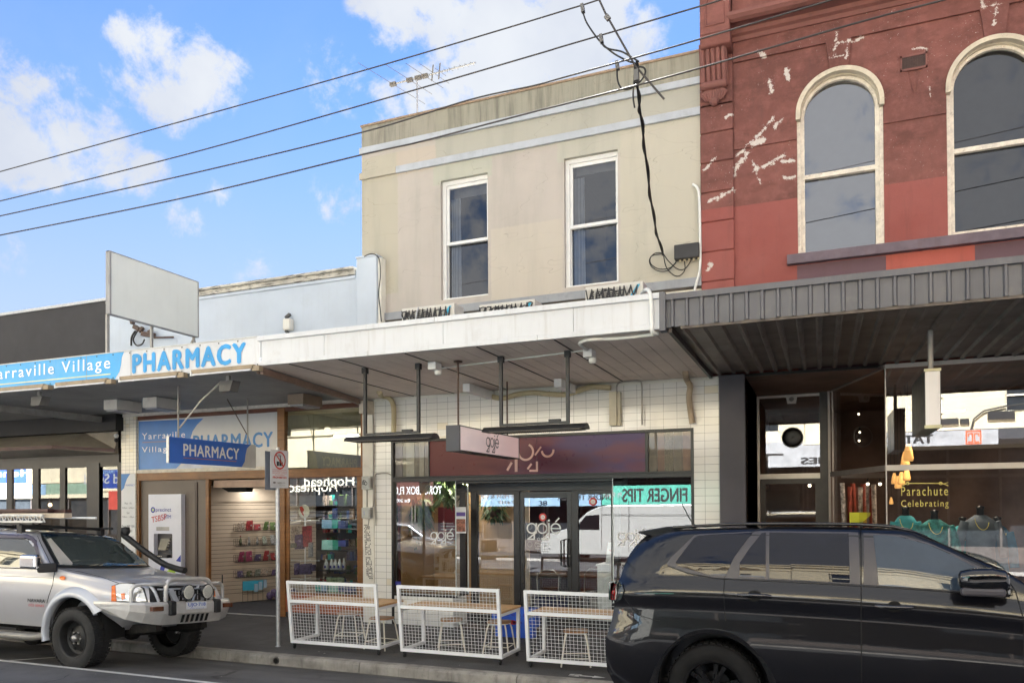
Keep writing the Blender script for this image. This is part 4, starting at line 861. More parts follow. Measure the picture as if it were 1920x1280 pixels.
m.build('awning_soffit', mk('dark_brown_steel_sheet', (.19, .165, .15), .5, metal=.2, var=.25, vs=2, dirt=.3, dcol=(.09, .07, .055)), ga)
MB().box(-1.5, 9, 8.5, YF, 4.2, 4.33).build('awning_roof', TAR, ga)
MB().box(-1.54, -1.50, 8.43, YF, 3.97, 4.05).build('awning_side_trim', mk('brown_side_trim', (.06, .045, .04), .5), ga)
MB().box(-1.4, 9, 8.395, 8.43, 3.995, 4.03).build('soffit_batten', mk('old_batten', (.12, .1, .085), .7, var=.3, vs=8), ga)
# shopfront
MB().box(-1.405, -1.03, YF-.06, YF+.3, -.04, 4.01).build('charcoal_pier', mk('charcoal_render', lin((74, 72, 80)), .6, var=.1, vs=2, dirt=.2, dcol=(.09, .09, .1)), rd, bevel=.01)
YD = 14.15
BRN = mk('brown_black', (.04, .032, .03), .4, var=.2)
xd0, xd1 = UZ(1417, 742, 3.92).x, UZ(1546, 738, 3.92).x
xd0, xd1 = -1.03, .07
zt = U(1480, 740, YD).z; zm0, zm1 = U(1480, 897, YD).z, U(1480, 889, YD).z
MB().box(-1.4, 9, YF+.3, 17.5, 4.0, 4.12).build('entry_ceiling', BRN, rd)
MB().box(-1.06, -1.03, YF+.3, YD, -.04, 4.0).build('entry_side_wall', BRN, rd)
MB().box(-1.02, .2, YD, YD+.05, zt, 4.0).box(-1.03, 9, YF+.1, YF+.14, 3.99, 4.0).build('entry_head', BRN, rd)
f = MB().box(-1.03, -.99, YD-.02, YD+.05, -.04, zt).box(-.99, .0, YD-.02, YD+.05, zt-.04, zt).box(-.99, .0, YD-.02, YD+.05, zm0, zm1+.015).build('door_frame', ALU, rd)
MB().box(.0, .13, YD-.04, YD+.06, -.04, 4.0).build('mullion', BRN, rd)
MB().quad((-.99, YD, zm1), (0, YD, zm1), (0, YD, zt-.04), (-.99, YD, zt-.04)).build('transom_pane', GLASSR, rd)
dd_ = MB().box(-.98, -.9, YD, YD+.05, -.02, zm0).box(-.08, 0, YD, YD+.05, -.02, zm0).box(-.9, -.08, YD, YD+.05, zm0-.09, zm0).box(-.9, -.08, YD, YD+.05, 0, .2).build('door', BRN, rd)
MB().quad((-.9, YD+.02, .2), (-.08, YD+.02, .2), (-.08, YD+.02, zm0-.09), (-.9, YD+.02, zm0-.09)).build('pane', GLASSR, dd_)
zw1 = U(1662, 690).z; zw0 = U(1662, 882).z; zwm1 = U(1662, 873).z
xc = U(1661, 800).x
fr = MB()
for z0, z1 in ((zw1-.0, zw1+.055), (zw0, zwm1+.01)):
    fr.box(xc, 9, YF-.0, YF+.05, z0, z1)
fr.box(2.9, 2.93, YF+.01, YF+.05, -.04, zw0).box(xc-.008, xc+.008, YF+.01, YF+.03, .4, zw1)
fr.build('front_window_frame', ALU, rd)
fr = MB()
for z0, z1 in ((zw1-.0, zw1+.055), (zw0, zwm1+.01)): fr.bar((xc, YF+.02, (z0+z1)/2), (.16, YD-.05, (z0+z1)/2), .05, z1-z0)
fr.box(.13, .17, YD-.12, YD-.02, -.04, 3.98).box(.19, .215, YD-.16, YD-.1, -.04, 3.98)
fr.build('splayed_window_frame', mk('dull_aluminium', lin((150, 140, 134)), .4, metal=.3, var=.1, vs=4), rd)
MB().quad((xc, YF+.025, .45), (9, YF+.025, .45), (9, YF+.025, zw1), (xc, YF+.025, zw1)).build('front_pane', GLASSR, rd)
MB().quad((xc, YF+.025, .45), (.2, YD-.1, .45), (.2, YD-.1, zw1), (xc, YF+.025, zw1)).build('splayed_pane', glass('splayed_glass', (.7, .7, .68), .05, 1.2), rd)
MB().prism([(xc, YF+.0, -.04), (xc, YF, .45), (9, YF, .45), (9, YF, -.04)], (0, .05, 0)).bar((xc, YF+.02, .2), (.2, YD-.1, .2), .05, .5).build('stallriser', BRN, rd)
room(-1.03, 9.0, YF+.06, 17.5, -.04, 3.98, rd, mk('boutique_inside', (.2, .12, .09), .7, var=.3, vs=1.2), floor=mk('boutique_floor', (.07, .045, .03), .5))
GOLD = mk('gold_print', lin((222, 208, 110)), .4)
a, b = U(1690, 921), U(1778, 921); text('Parachute', GOLD, ((a.x+b.x)/2, YF+.018, U(1735, 920).z), (1, 0, 0), (0, 0, 1), w=b.x-a.x, h=.125, parent=rd, sp=1.25)
a, b = U(1690, 946), U(1779, 946); text('Celebrating', GOLD, ((a.x+b.x)/2, YF+.018, U(1735, 945).z), (1, 0, 0), (0, 0, 1), w=b.x-a.x, h=.12, parent=rd, sp=1.25)
s = Strokes((0, YF+.02, 0), (1, 0, 0), (0, 0, 1), .003); q = lambda x, y: (U(x, y).x, U(x, y).z)
s.line([q(1703, 905.5), q(1765, 905.5)], .012); s.arc(*q(1702, 905.5), .018, .008); s.arc(*q(1764, 905.5), .018, .008)
s.line([q(1693, 910), q(1702, 904)], .01); s.line([q(1764, 904), q(1778, 910)], .01); s.line([q(1768, 907), q(1778, 904)], .008); s.build('gold_flourish', GOLD, rd)
# ================================================================ far side of the street (seen in the glass and in car paint)
YOP = -6.6
def MR(x, y, Yo=-3.3, Yg=YF):     # point on the far side whose mirror image in the glass plane Yg stands at photo x,y
    u = U(x, y, 2*Yg-Yo); return Vector((u.x, Yo, u.z))
OPG = mk('far_shop_glass', (.03, .035, .04), .08, spec=.6, var=.2)
OCRE = mk('far_cream_stucco', lin((214, 202, 172)), .85, var=.06, vs=.8, streak=.15, dcol=(.3, .24, .16))
OCR2 = mk('far_white_stucco', lin((226, 222, 208)), .85, var=.06, vs=.8, streak=.15, dcol=(.3, .24, .16))
OBRK = mk('far_red_brick', lin((150, 92, 70)), .9, var=.15, vs=2)
OTRM = mk('far_trim', lin((236, 228, 204)), .7)
def opp(name, label, x0, x1, h, mat, aw_col, win=True, ytop=4.45, awn=True):
    t = thing(name, label, 'building', ((x0+x1)/2, YOP, -.05))
    n = max(1, int((x1-x0)/2.6)); hs = []; w = (x1-x0)/n
    if win and h > 6.4: hs = [rect(x0+w*(i+.5)-.45, x0+w*(i+.5)+.45, 5.1, h-1.3) for i in range(n)]
    plate('front_wall', mat, rect(x0+.01, x1-.01, 3.9, h), hs, YOP, YOP-.3, t)
    for k, r_ in enumerate(hs):
        a, b = r_[0][0], r_[1][0]; z0, z1 = r_[0][1], r_[2][1]
        fw = MB().box(a, b, YOP-.2, YOP-.14, z0, z0+.07).box(a, b, YOP-.2, YOP-.14, z1-.07, z1).box(a, a+.06, YOP-.2, YOP-.14, z0, z1).box(b-.06, b, YOP-.2, YOP-.14, z0, z1).box(a, b, YOP-.2, YOP-.14, (z0+z1)/2-.03, (z0+z1)/2+.03).build('window', OTRM, t)
        MB().box(a, b, YOP-.22, YOP-.21, z0, z1).build('pane', OPG, fw)
    MB().box(x0, x1, YOP, YOP+.22, h-.45, h-.25).box(x0, x1, YOP, YOP+.3, h-.06, h+.06).box(x0, x1, YOP, YOP+.1, h-1.0, h-.92).build('cornice', OTRM if mat is not OCRE else OCRE, t)
    MB().box(x0+.01, x0+.3, YOP-10, YOP-.3, -.3, h-.2).box(x1-.3, x1-.01, YOP-10, YOP-.3, -.3, h-.2).box(x0+.3, x1-.3, YOP-10, YOP-.3, 4.6, 4.7).build('side_wall', mat, t)
    if awn: MB().box(x0+.01, x1-.01, -3.42, YOP, 4.02, 4.1).build('awning_soffit', SOFF, t)
    if awn: MB().box(x0+.01, x1-.01, -3.4, -3.36, 3.98, ytop).build('awning_fascia', aw_col, t)
    m = MB(); k = int((x1-x0)/1.5)
    for i in range(k+1): x = x0+.05+(x1-x0-.17)*i/k; m.box(x, x+.07, YOP-.3, YOP-.1, -.05, 3.9)
    m.box(x0, x1, YOP-.3, YOP-.1, 2.9, 3.0).box(x0, x1, YOP-.3, YOP-.05, -.05, .5); m.build('shopfront_frame', mk('far_frame', (.12, .1, .09), .5), t)
    MB().quad((x0, YOP-.2, .5), (x1, YOP-.2, .5), (x1, YOP-.2, 3.9), (x0, YOP-.2, 3.9)).build('shopfront_pane', OPG, t)
    return t
FW_ = mk('far_white_sign', (.42, .42, .42), .5); FB = mk('far_black_print', (.02, .02, .02), .5); FO = mk('far_orange_print', (.75, .13, .03), .5)
FTEAL = mk('far_teal_sign', lin((80, 170, 150)), .5); FLB = mk('far_pale_blue_sign', lin((140, 170, 194)), .5); FBL = mk('far_royal_blue', lin((34, 64, 140)), .5); FGR = mk('far_charcoal', (.06, .06, .065), .6)
def fsign(par, mat, xa, xb, z0, z1, Y=-3.345): return MB().box(xa, xb, Y-.03, Y, z0, z1).build('sign_board', mat, par)
def ftext(body, mat, x, z, w, h, par, Y=-3.345, bold=.02): return text(body, mat, (x, Y+.004, z), (-1, 0, 0), (0, 0, 1), w=w, h=h, parent=par, bold=bold)
o1 = opp('far_pub', 'cream ornate pub across the street with blue and red signs, mirrored in folding doors', -58, -27, 8.6, OCRE, FBL, awn=False)
MB().box(-58, -27.01, YOP-.3, YOP+.02, 2.55, 3.9).box(-58, -27.01, YOP-.3, YOP+.12, 3.4, 3.5).box(-58, -27.01, YOP-.3, YOP+.1, 2.9, 2.98).build('lower_wall', OCRE, o1)
o2 = opp('far_shop', 'cream shop across the street mirrored in the pharmacy window', -27, -17.2, 6.4, OCRE, OCR2, awn=False)
o3 = opp('far_shop', 'cream shop across the street mirrored in the left cafe window', -17.2, -11.2, 7.2, OCRE, FW_)
o4 = opp('far_shop', 'white shop across the street with pale blue fish shop sign, mirrored in the cafe doors', -11.2, -6.4, 6.6, OCR2, FW_)
o5 = opp('far_shop', 'cream shop across the street with teal nail salon sign, mirrored in the right cafe window', -6.4, -.6, 7.4, OCRE, FW_)
o6 = opp('far_shop', 'white shop across the street with black and orange lettered fascia, mirrored in the boutique windows', -.6, 10.5, 7.6, OCRE, FGR, ytop=4.3)
o7 = opp('far_shop', 'brick shop across the street at the far right', 10.5, 32, 7.8, OBRK, OCR2)
# hanging banners in front of the windows, under the far awning edge
a, b = MR(45, 905, -3.3), MR(-20, 905, -3.3); c, d = MR(0, 872, -3.3), MR(0, 906, -3.3)
fsign(o1, FBL, a.x-12, a.x, d.z, c.z); 
a = MR(20, 890); ftext('Henry', FW_, MR(14, 888).x, MR(14, 889).z, 3.4, .5, o1)
a, b = MR(187, 880), MR(222, 880); fsign(o1, FBL, a.x-.4, b.x+1.2, MR(200, 915).z, MR(200, 880).z); ftext('Old Stand', FW_, MR(198, 897).x, MR(198, 897).z, 3.2, .5, o1); ftext('NOW TRADING AS', FLB, MR(202, 884).x, MR(202, 884).z, 2.4, .16, o1)
fsign(o1, mk('far_red_sign', (.5, .06, .04), .5), MR(200, 900).x, MR(225, 900).x+.6, MR(200, 955).z, MR(200, 920).z)
fsign(o1, FLB, MR(-10, 900).x, MR(82, 900).x, MR(50, 928).z, MR(50, 908).z); fsign(o1, mk('far_sage_sign', lin((130, 152, 130)), .5), MR(83, 900).x, MR(166, 900).x, MR(120, 926).z, MR(120, 906).z)
# hop shop window lettering, its second copy added to imitate the glazing's ghost reflection
a, b = MR(540, 920, YOP), MR(632, 920, YOP); CRM = mk('far_cream_print', lin((240, 236, 214)), .5)
for dx, dz in ((0, 0), (1.0, .26)): text('Hophead', CRM, ((a.x+b.x)/2+dx, YOP+.03+dx*.1, MR(590, 915, YOP).z+dz), (-1, 0, 0), (0, 0, 1), w=abs(b.x-a.x), h=.62, parent=o2, bold=.01)
text('craft beer & booze', CRM, (MR(575, 992, YOP).x, YOP+.03, MR(575, 992, YOP).z), (-1, 0, 0), (0, 0, 1), w=1.9, h=.22, parent=o2)
a, b = MR(733, 920), MR(797, 920); z = MR(765, 919).z
fsign(o3, mk('far_maroon_sign', (.10, .035, .03), .5), a.x-.5, b.x+.3, z-.62, z+.42, Y=-3.36)
ftext('TORCHBOX FLOWERS', WD, (a.x+b.x)/2, z, abs(b.x-a.x)*1.9, .34, o3); ftext('Est 2009', WD, MR(751, 938).x, MR(751, 938).z, .75, .14, o3)
a, b = MR(862, 930), MR(962, 930); z0, z1 = MR(930, 949).z, MR(930, 918).z
fsign(o4, FLB, a.x-.0, b.x+1.5, z0, z1); ftext('FRESH FISH & CHIPS', mk('far_grey_print', (.12, .13, .16), .5), a.x+(b.x-a.x)*.55, z0+(z1-z0)*.66, abs(b.x-a.x)*1.12, .2, o4); ftext('9687 6317', FB, a.x+(b.x-a.x)*.75, z0+(z1-z0)*.25, 1.1, .12, o4)
a, b = MR(1075, 930), MR(1112, 930); fsign(o5, FLB, a.x-.6, b.x, z0, z1); ftext('UNDER THE SEA', FB, a.x+.1, z0+(z1-z0)*.55, 2.2, .26, o5)
a, b = MR(1113, 930), MR(1310, 930); z0, z1 = MR(1230, 946).z, MR(1230, 909).z
fsign(o5, FTEAL, a.x, b.x+.8, z0, z1); ftext('THE FINGER TIPS', FB, (MR(1165, 925).x+MR(1340, 925).x)/2, (z0+z1)/2, MR(1340, 925).x-MR(1165, 925).x, .5, o5, bold=.03); ftext('Ph 9687 0681', FW_, MR(1140, 930).x, (z0+z1)/2+.02, .95, .18, o5)
# tattoo shop fascia
def orange_mark(x, z, r, par):
    s = Strokes((x, -3.335, z), (-1, 0, 0), (0, 0, 1), 0); s.line([(-r, -r), (r, -r), (r, r), (-r, r)], r*.2, True)
    for k in (-1, 1): s.line([(k*r*.15, r*.6), (k*r*.15, -r*.72), (k*r*.72, -r*.72)], r*.18); s.line([(k*r*.2, r*.6), (k*r*.72, r*.6), (k*r*.72, r*.2)], r*.18)
    s.build('orange_mark', FO, par)
a, b = MR(1655, 820), MR(1873, 820); z0, z1 = MR(1750, 835).z, MR(1750, 808).z
fsign(o6, FW_, a.x-3.2, b.x, z0, z1); ftext('TATTOO', FB, MR(1729, 822).x-(MR(1729, 822).x-MR(1660, 822).x)*.55, (z0+z1)/2, abs(MR(1781, 822).x-MR(1660, 822).x), (z1-z0)*.62, o6, bold=.05); orange_mark(MR(1826, 820).x, (z0+z1)/2, (z1-z0)*.42, o6)
u = lambda x, y: MR(x, y, -3.3, YD)
a, b = u(1440, 862), u(1545, 862); z0, z1 = u(1490, 875).z, u(1490, 853).z
fsign(o6, FW_, a.x, b.x+1.6, z0, z1, Y=-3.32); ftext('TIMES', FB, u(1545, 864).x, (z0+z1)/2, 1.7, (z1-z0)*.6, o6, Y=-3.32, bold=.05); orange_mark(u(1470, 864).x, (z0+z1)/2, (z1-z0)*.4, o6)
# boxes and looped cables on the far wall
m = MB()
for (x, y, w, h) in ((1788, 790, .45, .2), (1812, 790, .2, .18), (1890, 778, .6, .28), (1905, 812, .6, .25)):
    p = MR(x, y, YOP); m.box(p.x-w, p.x+w*.3, YOP, YOP+.12, p.z-h/2, p.z+h/2)
m.build('cable_box', FB, o6)
p = [MR(x, y, YOP+.1) for x, y in ((1820, 808), (1826, 785), (1845, 770), (1880, 762), (1925, 755))]; MB().tube(p, .03, 6).build('wall_cable', FB, o6)

# ---------------------------------------------------------------- parked vehicles over there
TYRE = mk('tyre_rubber', (.018, .018, .018), .75, var=.3, vs=8, dirt=.3, dcol=(.06, .055, .05), bump=.3, bs=200)
TRIMB = mk('black_plastic_trim', (.014, .014, .015), .5, var=.1)
CARGL = mk('dark_car_glass', (.006, .007, .009), .02, spec=.8)
def simple_wheels(par, xs, y0, y1, r, zg, w=.22, rim=None):
    for x in xs:
        for y, s in ((y0, -1), (y1, 1)):
            wl = MB().lathe([(r*.62, -w/2), (r*.93, -w/2), (r, -w*.35), (r, w*.35), (r*.93, w/2), (r*.62, w/2)], (x, y, zg+r), 'y', 28).build('wheel', TYRE, par)
            MB().lathe([(.001, s*w*.3), (r*.3, s*w*.34), (r*.62, s*w*.2), (r*.63, -s*w*.4)], (x, y, zg+r), 'y', 20).build('rim', rim or GALV, wl)
def box_car(name, label, cat, prof, glassp, width, x, y, col, wheels, r, taper=.12, rim=None):
    "side profile swept across the width, upper part leaning in; nose towards -x"
    t = thing(name, label, cat, (x, y, 0)); zb = 1.0
    def pt(p, s):
        k = max(0, p[1]-zb); return (x+p[0], y+s*(width/2-taper*k), p[1]+zroad(y)-.0)
    n = len(prof); m = MB(); a = [pt(p, -1) for p in prof]; b = [pt(p, 1) for p in prof]
    m.add(a+b, [(i, (i+1) % n, n+(i+1) % n, n+i) for i in range(n)], 0, True)
    tt = tessellate_polygon([[Vector((p[0], p[1], 0)) for p in prof]]); m.add(a, [tuple(q) for q in tt]); m.add(b, [tuple(q)[::-1] for q in tt])
    o = m.build('body', col, t, weld=True, bevel=.05, seg=3)
    for gp in glassp:
        g_ = MB()
        for s in (-1, 1):
            q = [pt(p, s) for p in gp]; q = [(u_, v_+s*.006, w_) for u_, v_, w_ in q]; g_.add(q, [tuple(range(len(q)))])
        g_.build('side_window', CARGL, t)
    simple_wheels(t, [x+w for w in wheels], y-width/2+.12, y+width/2-.12, r, zroad(y), rim=rim)
    return t
VANW = mk('white_van_paint', (.36, .36, .34), .25, coat=.6, var=.02)
xn = MR(1007, 1040, -1.9).x
v = box_car('white_van', 'white high roof delivery van parked across the street, mirrored in the cafe glass', 'van',
    [(0, .35), (-.02, .7), (.08, .95), (.35, 1.1), (1.15, 1.32), (1.75, 1.88), (2.15, 2.06), (2.6, 2.13), (5.7, 2.15), (5.9, 2.05), (5.95, .4)],
    [[(1.28, 1.25), (1.72, 1.75), (2.2, 1.78), (2.2, 1.25)]], 2.0, xn, -2.15, VANW, (1.0, 4.6), .34, .06)
m = MB()
for s in (-1,): pass
m.add([(xn+1.12, -1.3, 1.30), (xn+1.12, -3.0, 1.30), (xn+1.74, -2.95, 1.88), (xn+1.74, -1.35, 1.88)], [(0, 1, 2, 3)]); 
for q in m.v: q.x -= .03
m.build('windscreen', CARGL, v)
MB().box(xn+1.2, xn+1.32, -1.1, -.9, 1.25, 1.6).build('mirror', TRIMB, v)
MB().box(xn+2.28, xn+2.29, -1.155, -1.14, .45, 2.2).box(xn+3.5, xn+3.51, -1.155, -1.14, .45, 2.2).box(xn+2.3, xn+5.8, -1.156, -1.14, 1.7, 1.71).build('door_gap', TRIMB, v)
HAT = mk('grey_hatch_paint', (.25, .26, .27), .25, metal=.6, coat=.6)
xh = MR(725, 1040, -1.9).x
box_car('grey_hatchback', 'grey hatchback parked across the street, mirrored in the left cafe window', 'car',
    [(4.1, .3), (4.15, .6), (4.05, .75), (3.6, .88), (2.95, .98), (2.2, 1.42), (1.6, 1.5), (.6, 1.46), (.25, 1.1), (.0, .95), (-.02, .4)],
    [[(2.75, .98), (2.15, 1.36), (1.3, 1.4), (1.3, .95)], [(1.22, .95), (1.22, 1.4), (.65, 1.36), (.4, .98)]], 1.75, xh-.9, -2.1, HAT, (.75, 3.25), .31, .22)
# ================================================================ things on and over the awnings
BLK = mk('black_cable', (.012, .012, .012), .5); WIREM = mk('weathered_wire', (.05, .045, .045), .6)
def catm(P, n=10):
    "smooth curve through points"
    P = [Vector(p) for p in P]; o = []
    for i in range(len(P)-1):
        a, b, c, d = P[max(i-1, 0)], P[i], P[i+1], P[min(i+2, len(P)-1)]
        for k in range(n):
            t = k/n; o.append(.5*((2*b)+(c-a)*t+(2*a-5*b+4*c-d)*t*t+(3*b-a-3*c+d)*t**3))
    return o+[P[-1]]
WIRES = [([(-120, 355), (0, 322), (340, 228), (680, 133), (927, 60), (1060, 19.7), (1123, 0), (1300, -60)], 8.7, 'topmost of the four overhead wires crossing the sky'),
         ([(-120, 402), (0, 377), (340, 292), (680, 197), (1000, 104), (1060, 86), (1310, 13), (1352, 0), (1500, -48)], 8.3, 'second overhead wire from the top'),
         ([(-120, 430), (0, 405), (340, 330), (680, 248), (880, 187.5), (1000, 161), (1060, 144.5), (1280, 83), (1560, 0), (1700, -42)], 7.9, 'third overhead wire from the top, passing just above the cream parapet'),
         ([(-120, 464), (0, 441), (340, 372), (680, 290), (791, 265), (1000, 210), (1060, 195), (1280, 137), (1600, 45), (1770, 0), (1900, -38)], 7.5, 'lowest overhead wire, crossing the cream facade below its parapet')]
for pts, Y, lb in WIRES:
    P3 = catm([U(x, y, Y) for x, y in pts], 8); a, b = P3[0], P3[-1]
    P3 = [a+(P3[0]-P3[3]).normalized()*25]+P3+[b+(P3[-1]-P3[-4]).normalized()*12]
    tag(MB().tube(P3, .009, 6).build('power_line', WIREM), lb, 'overhead wire', 'overhead power wires')
YW = 8.0
j = lambda x, y, Y=YW: U(x, y, Y)
t = thing('service_connection', 'tangle of black service wires and clamps at the overhead lines above the cream parapet', 'cable', j(1193, 130))
MB().tube([j(1112, -25), j(1135, 25), j(1190, 122), j(1245, 186)], .011, 6).build('cross_wire', WIREM, t)
MB().tube(catm([j(1092, 12), j(1095, 30), j(1103, 48), j(1125, 78), j(1150, 100), j(1178, 115), j(1190, 118)]), .009, 6).tube(catm([j(1127, 68), j(1130, 84), j(1142, 92), j(1165, 97), j(1183, 107), j(1198, 116)]), .009, 6).tube(catm([j(1157, 118), j(1158, 150), j(1166, 166), j(1182, 166), j(1198, 155), j(1209, 140), j(1208, 128), j(1196, 126), j(1193, 135)]), .01, 6).tube(catm([j(1190, 120), j(1189, 150), j(1187, 180), j(1190, 202)]), .010, 6).build('jumper_wire', BLK, t)
m = MB()
for x, y in ((1092, 15), (1127, 72), (1157, 122)): m.bar(j(x-.5, y-6), j(x+1.5, y+9), .035, .05)
m.bar(j(1193, 132), j(1194, 152), .05, .05).bar(j(1136, 30), j(1142, 37), .03, .05); m.build('clamp', mk('clamp_grey', (.16, .16, .16), .5, metal=.4), t)
path = [(1193, 118, 0), (1195, 160, .06), (1199, 200, .14), (1205, 245, .24), (1213, 315, .42), (1222, 385, .62), (1232, 440, .82), (1243, 476, 1)]
P3 = catm([U(x, y, YW+.0+(11.78-YW)*f) for x, y, f in path]); P4 = [p+Vector((.02*sin(i*.5), 0, .02*cos(i*.5))) for i, p in enumerate(P3)]
sl = MB().tube(P3, .014, 7).tube(P4, .011, 7); e = lambda x, y: U(x, y, 11.78)
for pts in ([(1243, 474), (1228, 475), (1218, 486), (1221, 499), (1235, 508), (1252, 507), (1268, 492)], [(1242, 476), (1222, 480), (1220, 494), (1235, 504), (1256, 502), (1270, 488)], [(1244, 478), (1249, 500), (1262, 515), (1274, 517), (1284, 506), (1283, 488)], [(1244, 476), (1254, 490), (1270, 504), (1284, 504), (1296, 488)]):
    sl.tube(catm([e(*q) for q in pts]), .008, 6)
tag(sl.build('service_cable', BLK), 'thick black twisted cable dropping from the wires to the junction box on the cream wall', 'cable')
a, b = U(1264, 460, 11.74), U(1311, 485, 11.74)
jb = thing('junction_box', 'dark grey junction box on the cream wall beside the red building', 'junction box', a)
MB().box(a.x, b.x, 11.72, 11.86, b.z+.03, a.z).build('box', mk('dark_box_plastic', (.03, .03, .033), .5, var=.15), jb, bevel=.012)
m = MB()
for k in range(5): m.lathe([(.0001, -.03), (.018, -.03), (.018, .0)], (a.x+.08+k*.07, 11.79, b.z+.03), 'z', 10)
m.build('cable_gland', mk('gland_cream', lin((200, 190, 160)), .5), jb)
WPIPE = mk('white_pvc_pipe', lin((226, 228, 224)), .4, var=.04)
tag(MB().tube(catm([U(1299, 346, 11.83), U(1307, 352, 11.8), U(1311, 370, 11.8), U(1312.5, 430, 11.8), U(1312.5, 500, 11.8), U(1306, 530, 11.8), U(1300, 552, 11.8)]), .02, 10).build('wall_conduit', WPIPE), 'white conduit running down the right edge of the cream wall', 'pipe')
# TV antenna
a = UX(783, 214, U(783, 214, YF+.1).x); ax = U(783, 214, YF+.15)
Ya = YF+.15; at = thing('tv_antenna', 'silver TV antenna on a thin mast behind the cream parapet', 'antenna', (ax.x, Ya, 8.8))
top = U(782, 148, Ya); MB().tube([(ax.x, Ya, 8.6), (top.x, Ya, top.z)], .018, 8).build('mast', GALV, at)
b0, b1 = U(731, 160, Ya), U(892, 118, Ya)
MB().tube([b0, b1], .016, 8).build('boom', mk('antenna_alloy', (.45, .46, .46), .4, metal=.7), at)
m = MB()
def el(f, L, n=1):
    p = b0.lerp(b1, f); d = Vector((.25, 1, 0)).normalized()
    m.tube([p-d*L/2, p+d*L/2], .004, 6)
for f, L in ((.04, 1.7), (.24, 1.2), (.42, 1.0), (.53, .8), (.6, .3), (.66, .12), (.72, .12), (.78, .12), (.84, .12), (.9, .12), (.96, .12)): el(f, L)
for f in (.5, .58): p = b0.lerp(b1, f); m.tube([p+Vector((0, 0, -.12)), p+Vector((.03, 0, .16))], .012, 6)
for f in (.04, .24, .34, .42): p = b0.lerp(b1, f); m.bar(p-Vector((.06, 0, 0)), p+Vector((.06, 0, 0)), .06, .06)
m.build('antenna_element', mk('antenna_rods', (.2, .18, .15), .5, metal=.4), at)
# blank projecting billboard above the pharmacy awning
bb = thing('blank_billboard', 'large blank pale billboard standing side-on above the pharmacy awning', 'billboard', (-10.7, 9.9, 4.4))
MB().box(-10.75, -10.70, 9.03, 10.90, 5.23, 6.24).build('panel', mk('blank_board', lin((224, 227, 221)), .45, var=.05, vs=.8, streak=.1, dcol=(.5, .5, .45)), bb)
MB().box(-10.78, -10.69, 9.0, 9.03, 5.22, 6.25).box(-10.78, -10.69, 10.90, 10.92, 5.22, 6.25).box(-10.775, -10.695, 9.0, 10.92, 6.24, 6.255).box(-10.775, -10.695, 9.0, 10.92, 5.215, 5.23).build('edge_trim', mk('billboard_trim', (.3, .3, .3), .5), bb)
POST = mk('grey_post_steel', lin((150, 148, 144)), .5, metal=.3, var=.1, vs=5)
MB().box(-10.79, -10.75, 9.0, 9.05, 4.42, 5.22).build('post', POST, bb); MB().box(-10.80, -10.76, 9.9, 9.94, 4.42, 5.24).build('post', POST, bb); MB().box(-10.80, -10.76, 10.86, 10.9, 4.42, 5.24).build('post', POST, bb)
MB().tube([(-10.74, 10.85, 5.2), (-10.4, 10.6, 4.45)], .02, 6).tube([(-10.74, 10.85, 5.2), (-11.1, 10.7, 4.45)], .02, 6).build('brace', POST, bb)
# rusty wall fittings and cable beside it
t = thing('wall_insulator', 'rusty cable insulators and black looped cable on the pharmacy wall under the billboard', 'cable fitting', U(265, 620, YF-.1))
k = lambda x, y: U(x, y, YF-.12)
MB().bar(k(247, 598), k(249, 607), .08, .06).bar(k(252, 612), k(262, 618), .09, .08).bar(k(262, 622), k(268, 614), .07, .06).bar(k(268, 626), k(288, 628), .11, .09).tube([k(288, 633), k(325, 632)], .02, 6).bar(k(278, 622), k(286, 619), .05, .05).build('insulator', RUSTB, t)
MB().tube(catm([k(254, 620), k(247, 632), (k(246, 648))]), .02, 6).tube(catm([k(258, 620), k(250, 636), k(256, 647), k(266, 645), k(271, 636)]), .016, 6).build('loop_cable', BLK, t)
t = thing('wall_sensor', 'small white sensor lamp on the pharmacy wall above the white awning', 'sensor', U(540, 605, YF-.1))
a, b = U(532, 598, YF-.12), U(545, 618, YF-.12); MB().box(a.x, b.x, YF-.16, YF-.02, b.z, a.z).build('housing', WWALL, t, bevel=.02); MB().bar(U(536, 596, YF-.1), U(544, 589, YF-.1), .06, .05).bar(U(536, 620, YF-.12), U(540, 624, YF-.12), .05, .05).build('head', mk('grey_plastic', (.08, .08, .08), .5), t)
tag(MB().tube(catm([U(683, 481, 11.65), U(695, 476, 11.65), U(706, 479, 11.65), U(712, 490, 11.65), U(713, 520, 11.65), U(710, 550, 11.65), U(713, 580, 11.65), U(715, 603, 11.65)]), .010, 6).build('drop_cable', BLK), 'thin black cable looping over the white parapet pier beside the cream wall', 'cable')
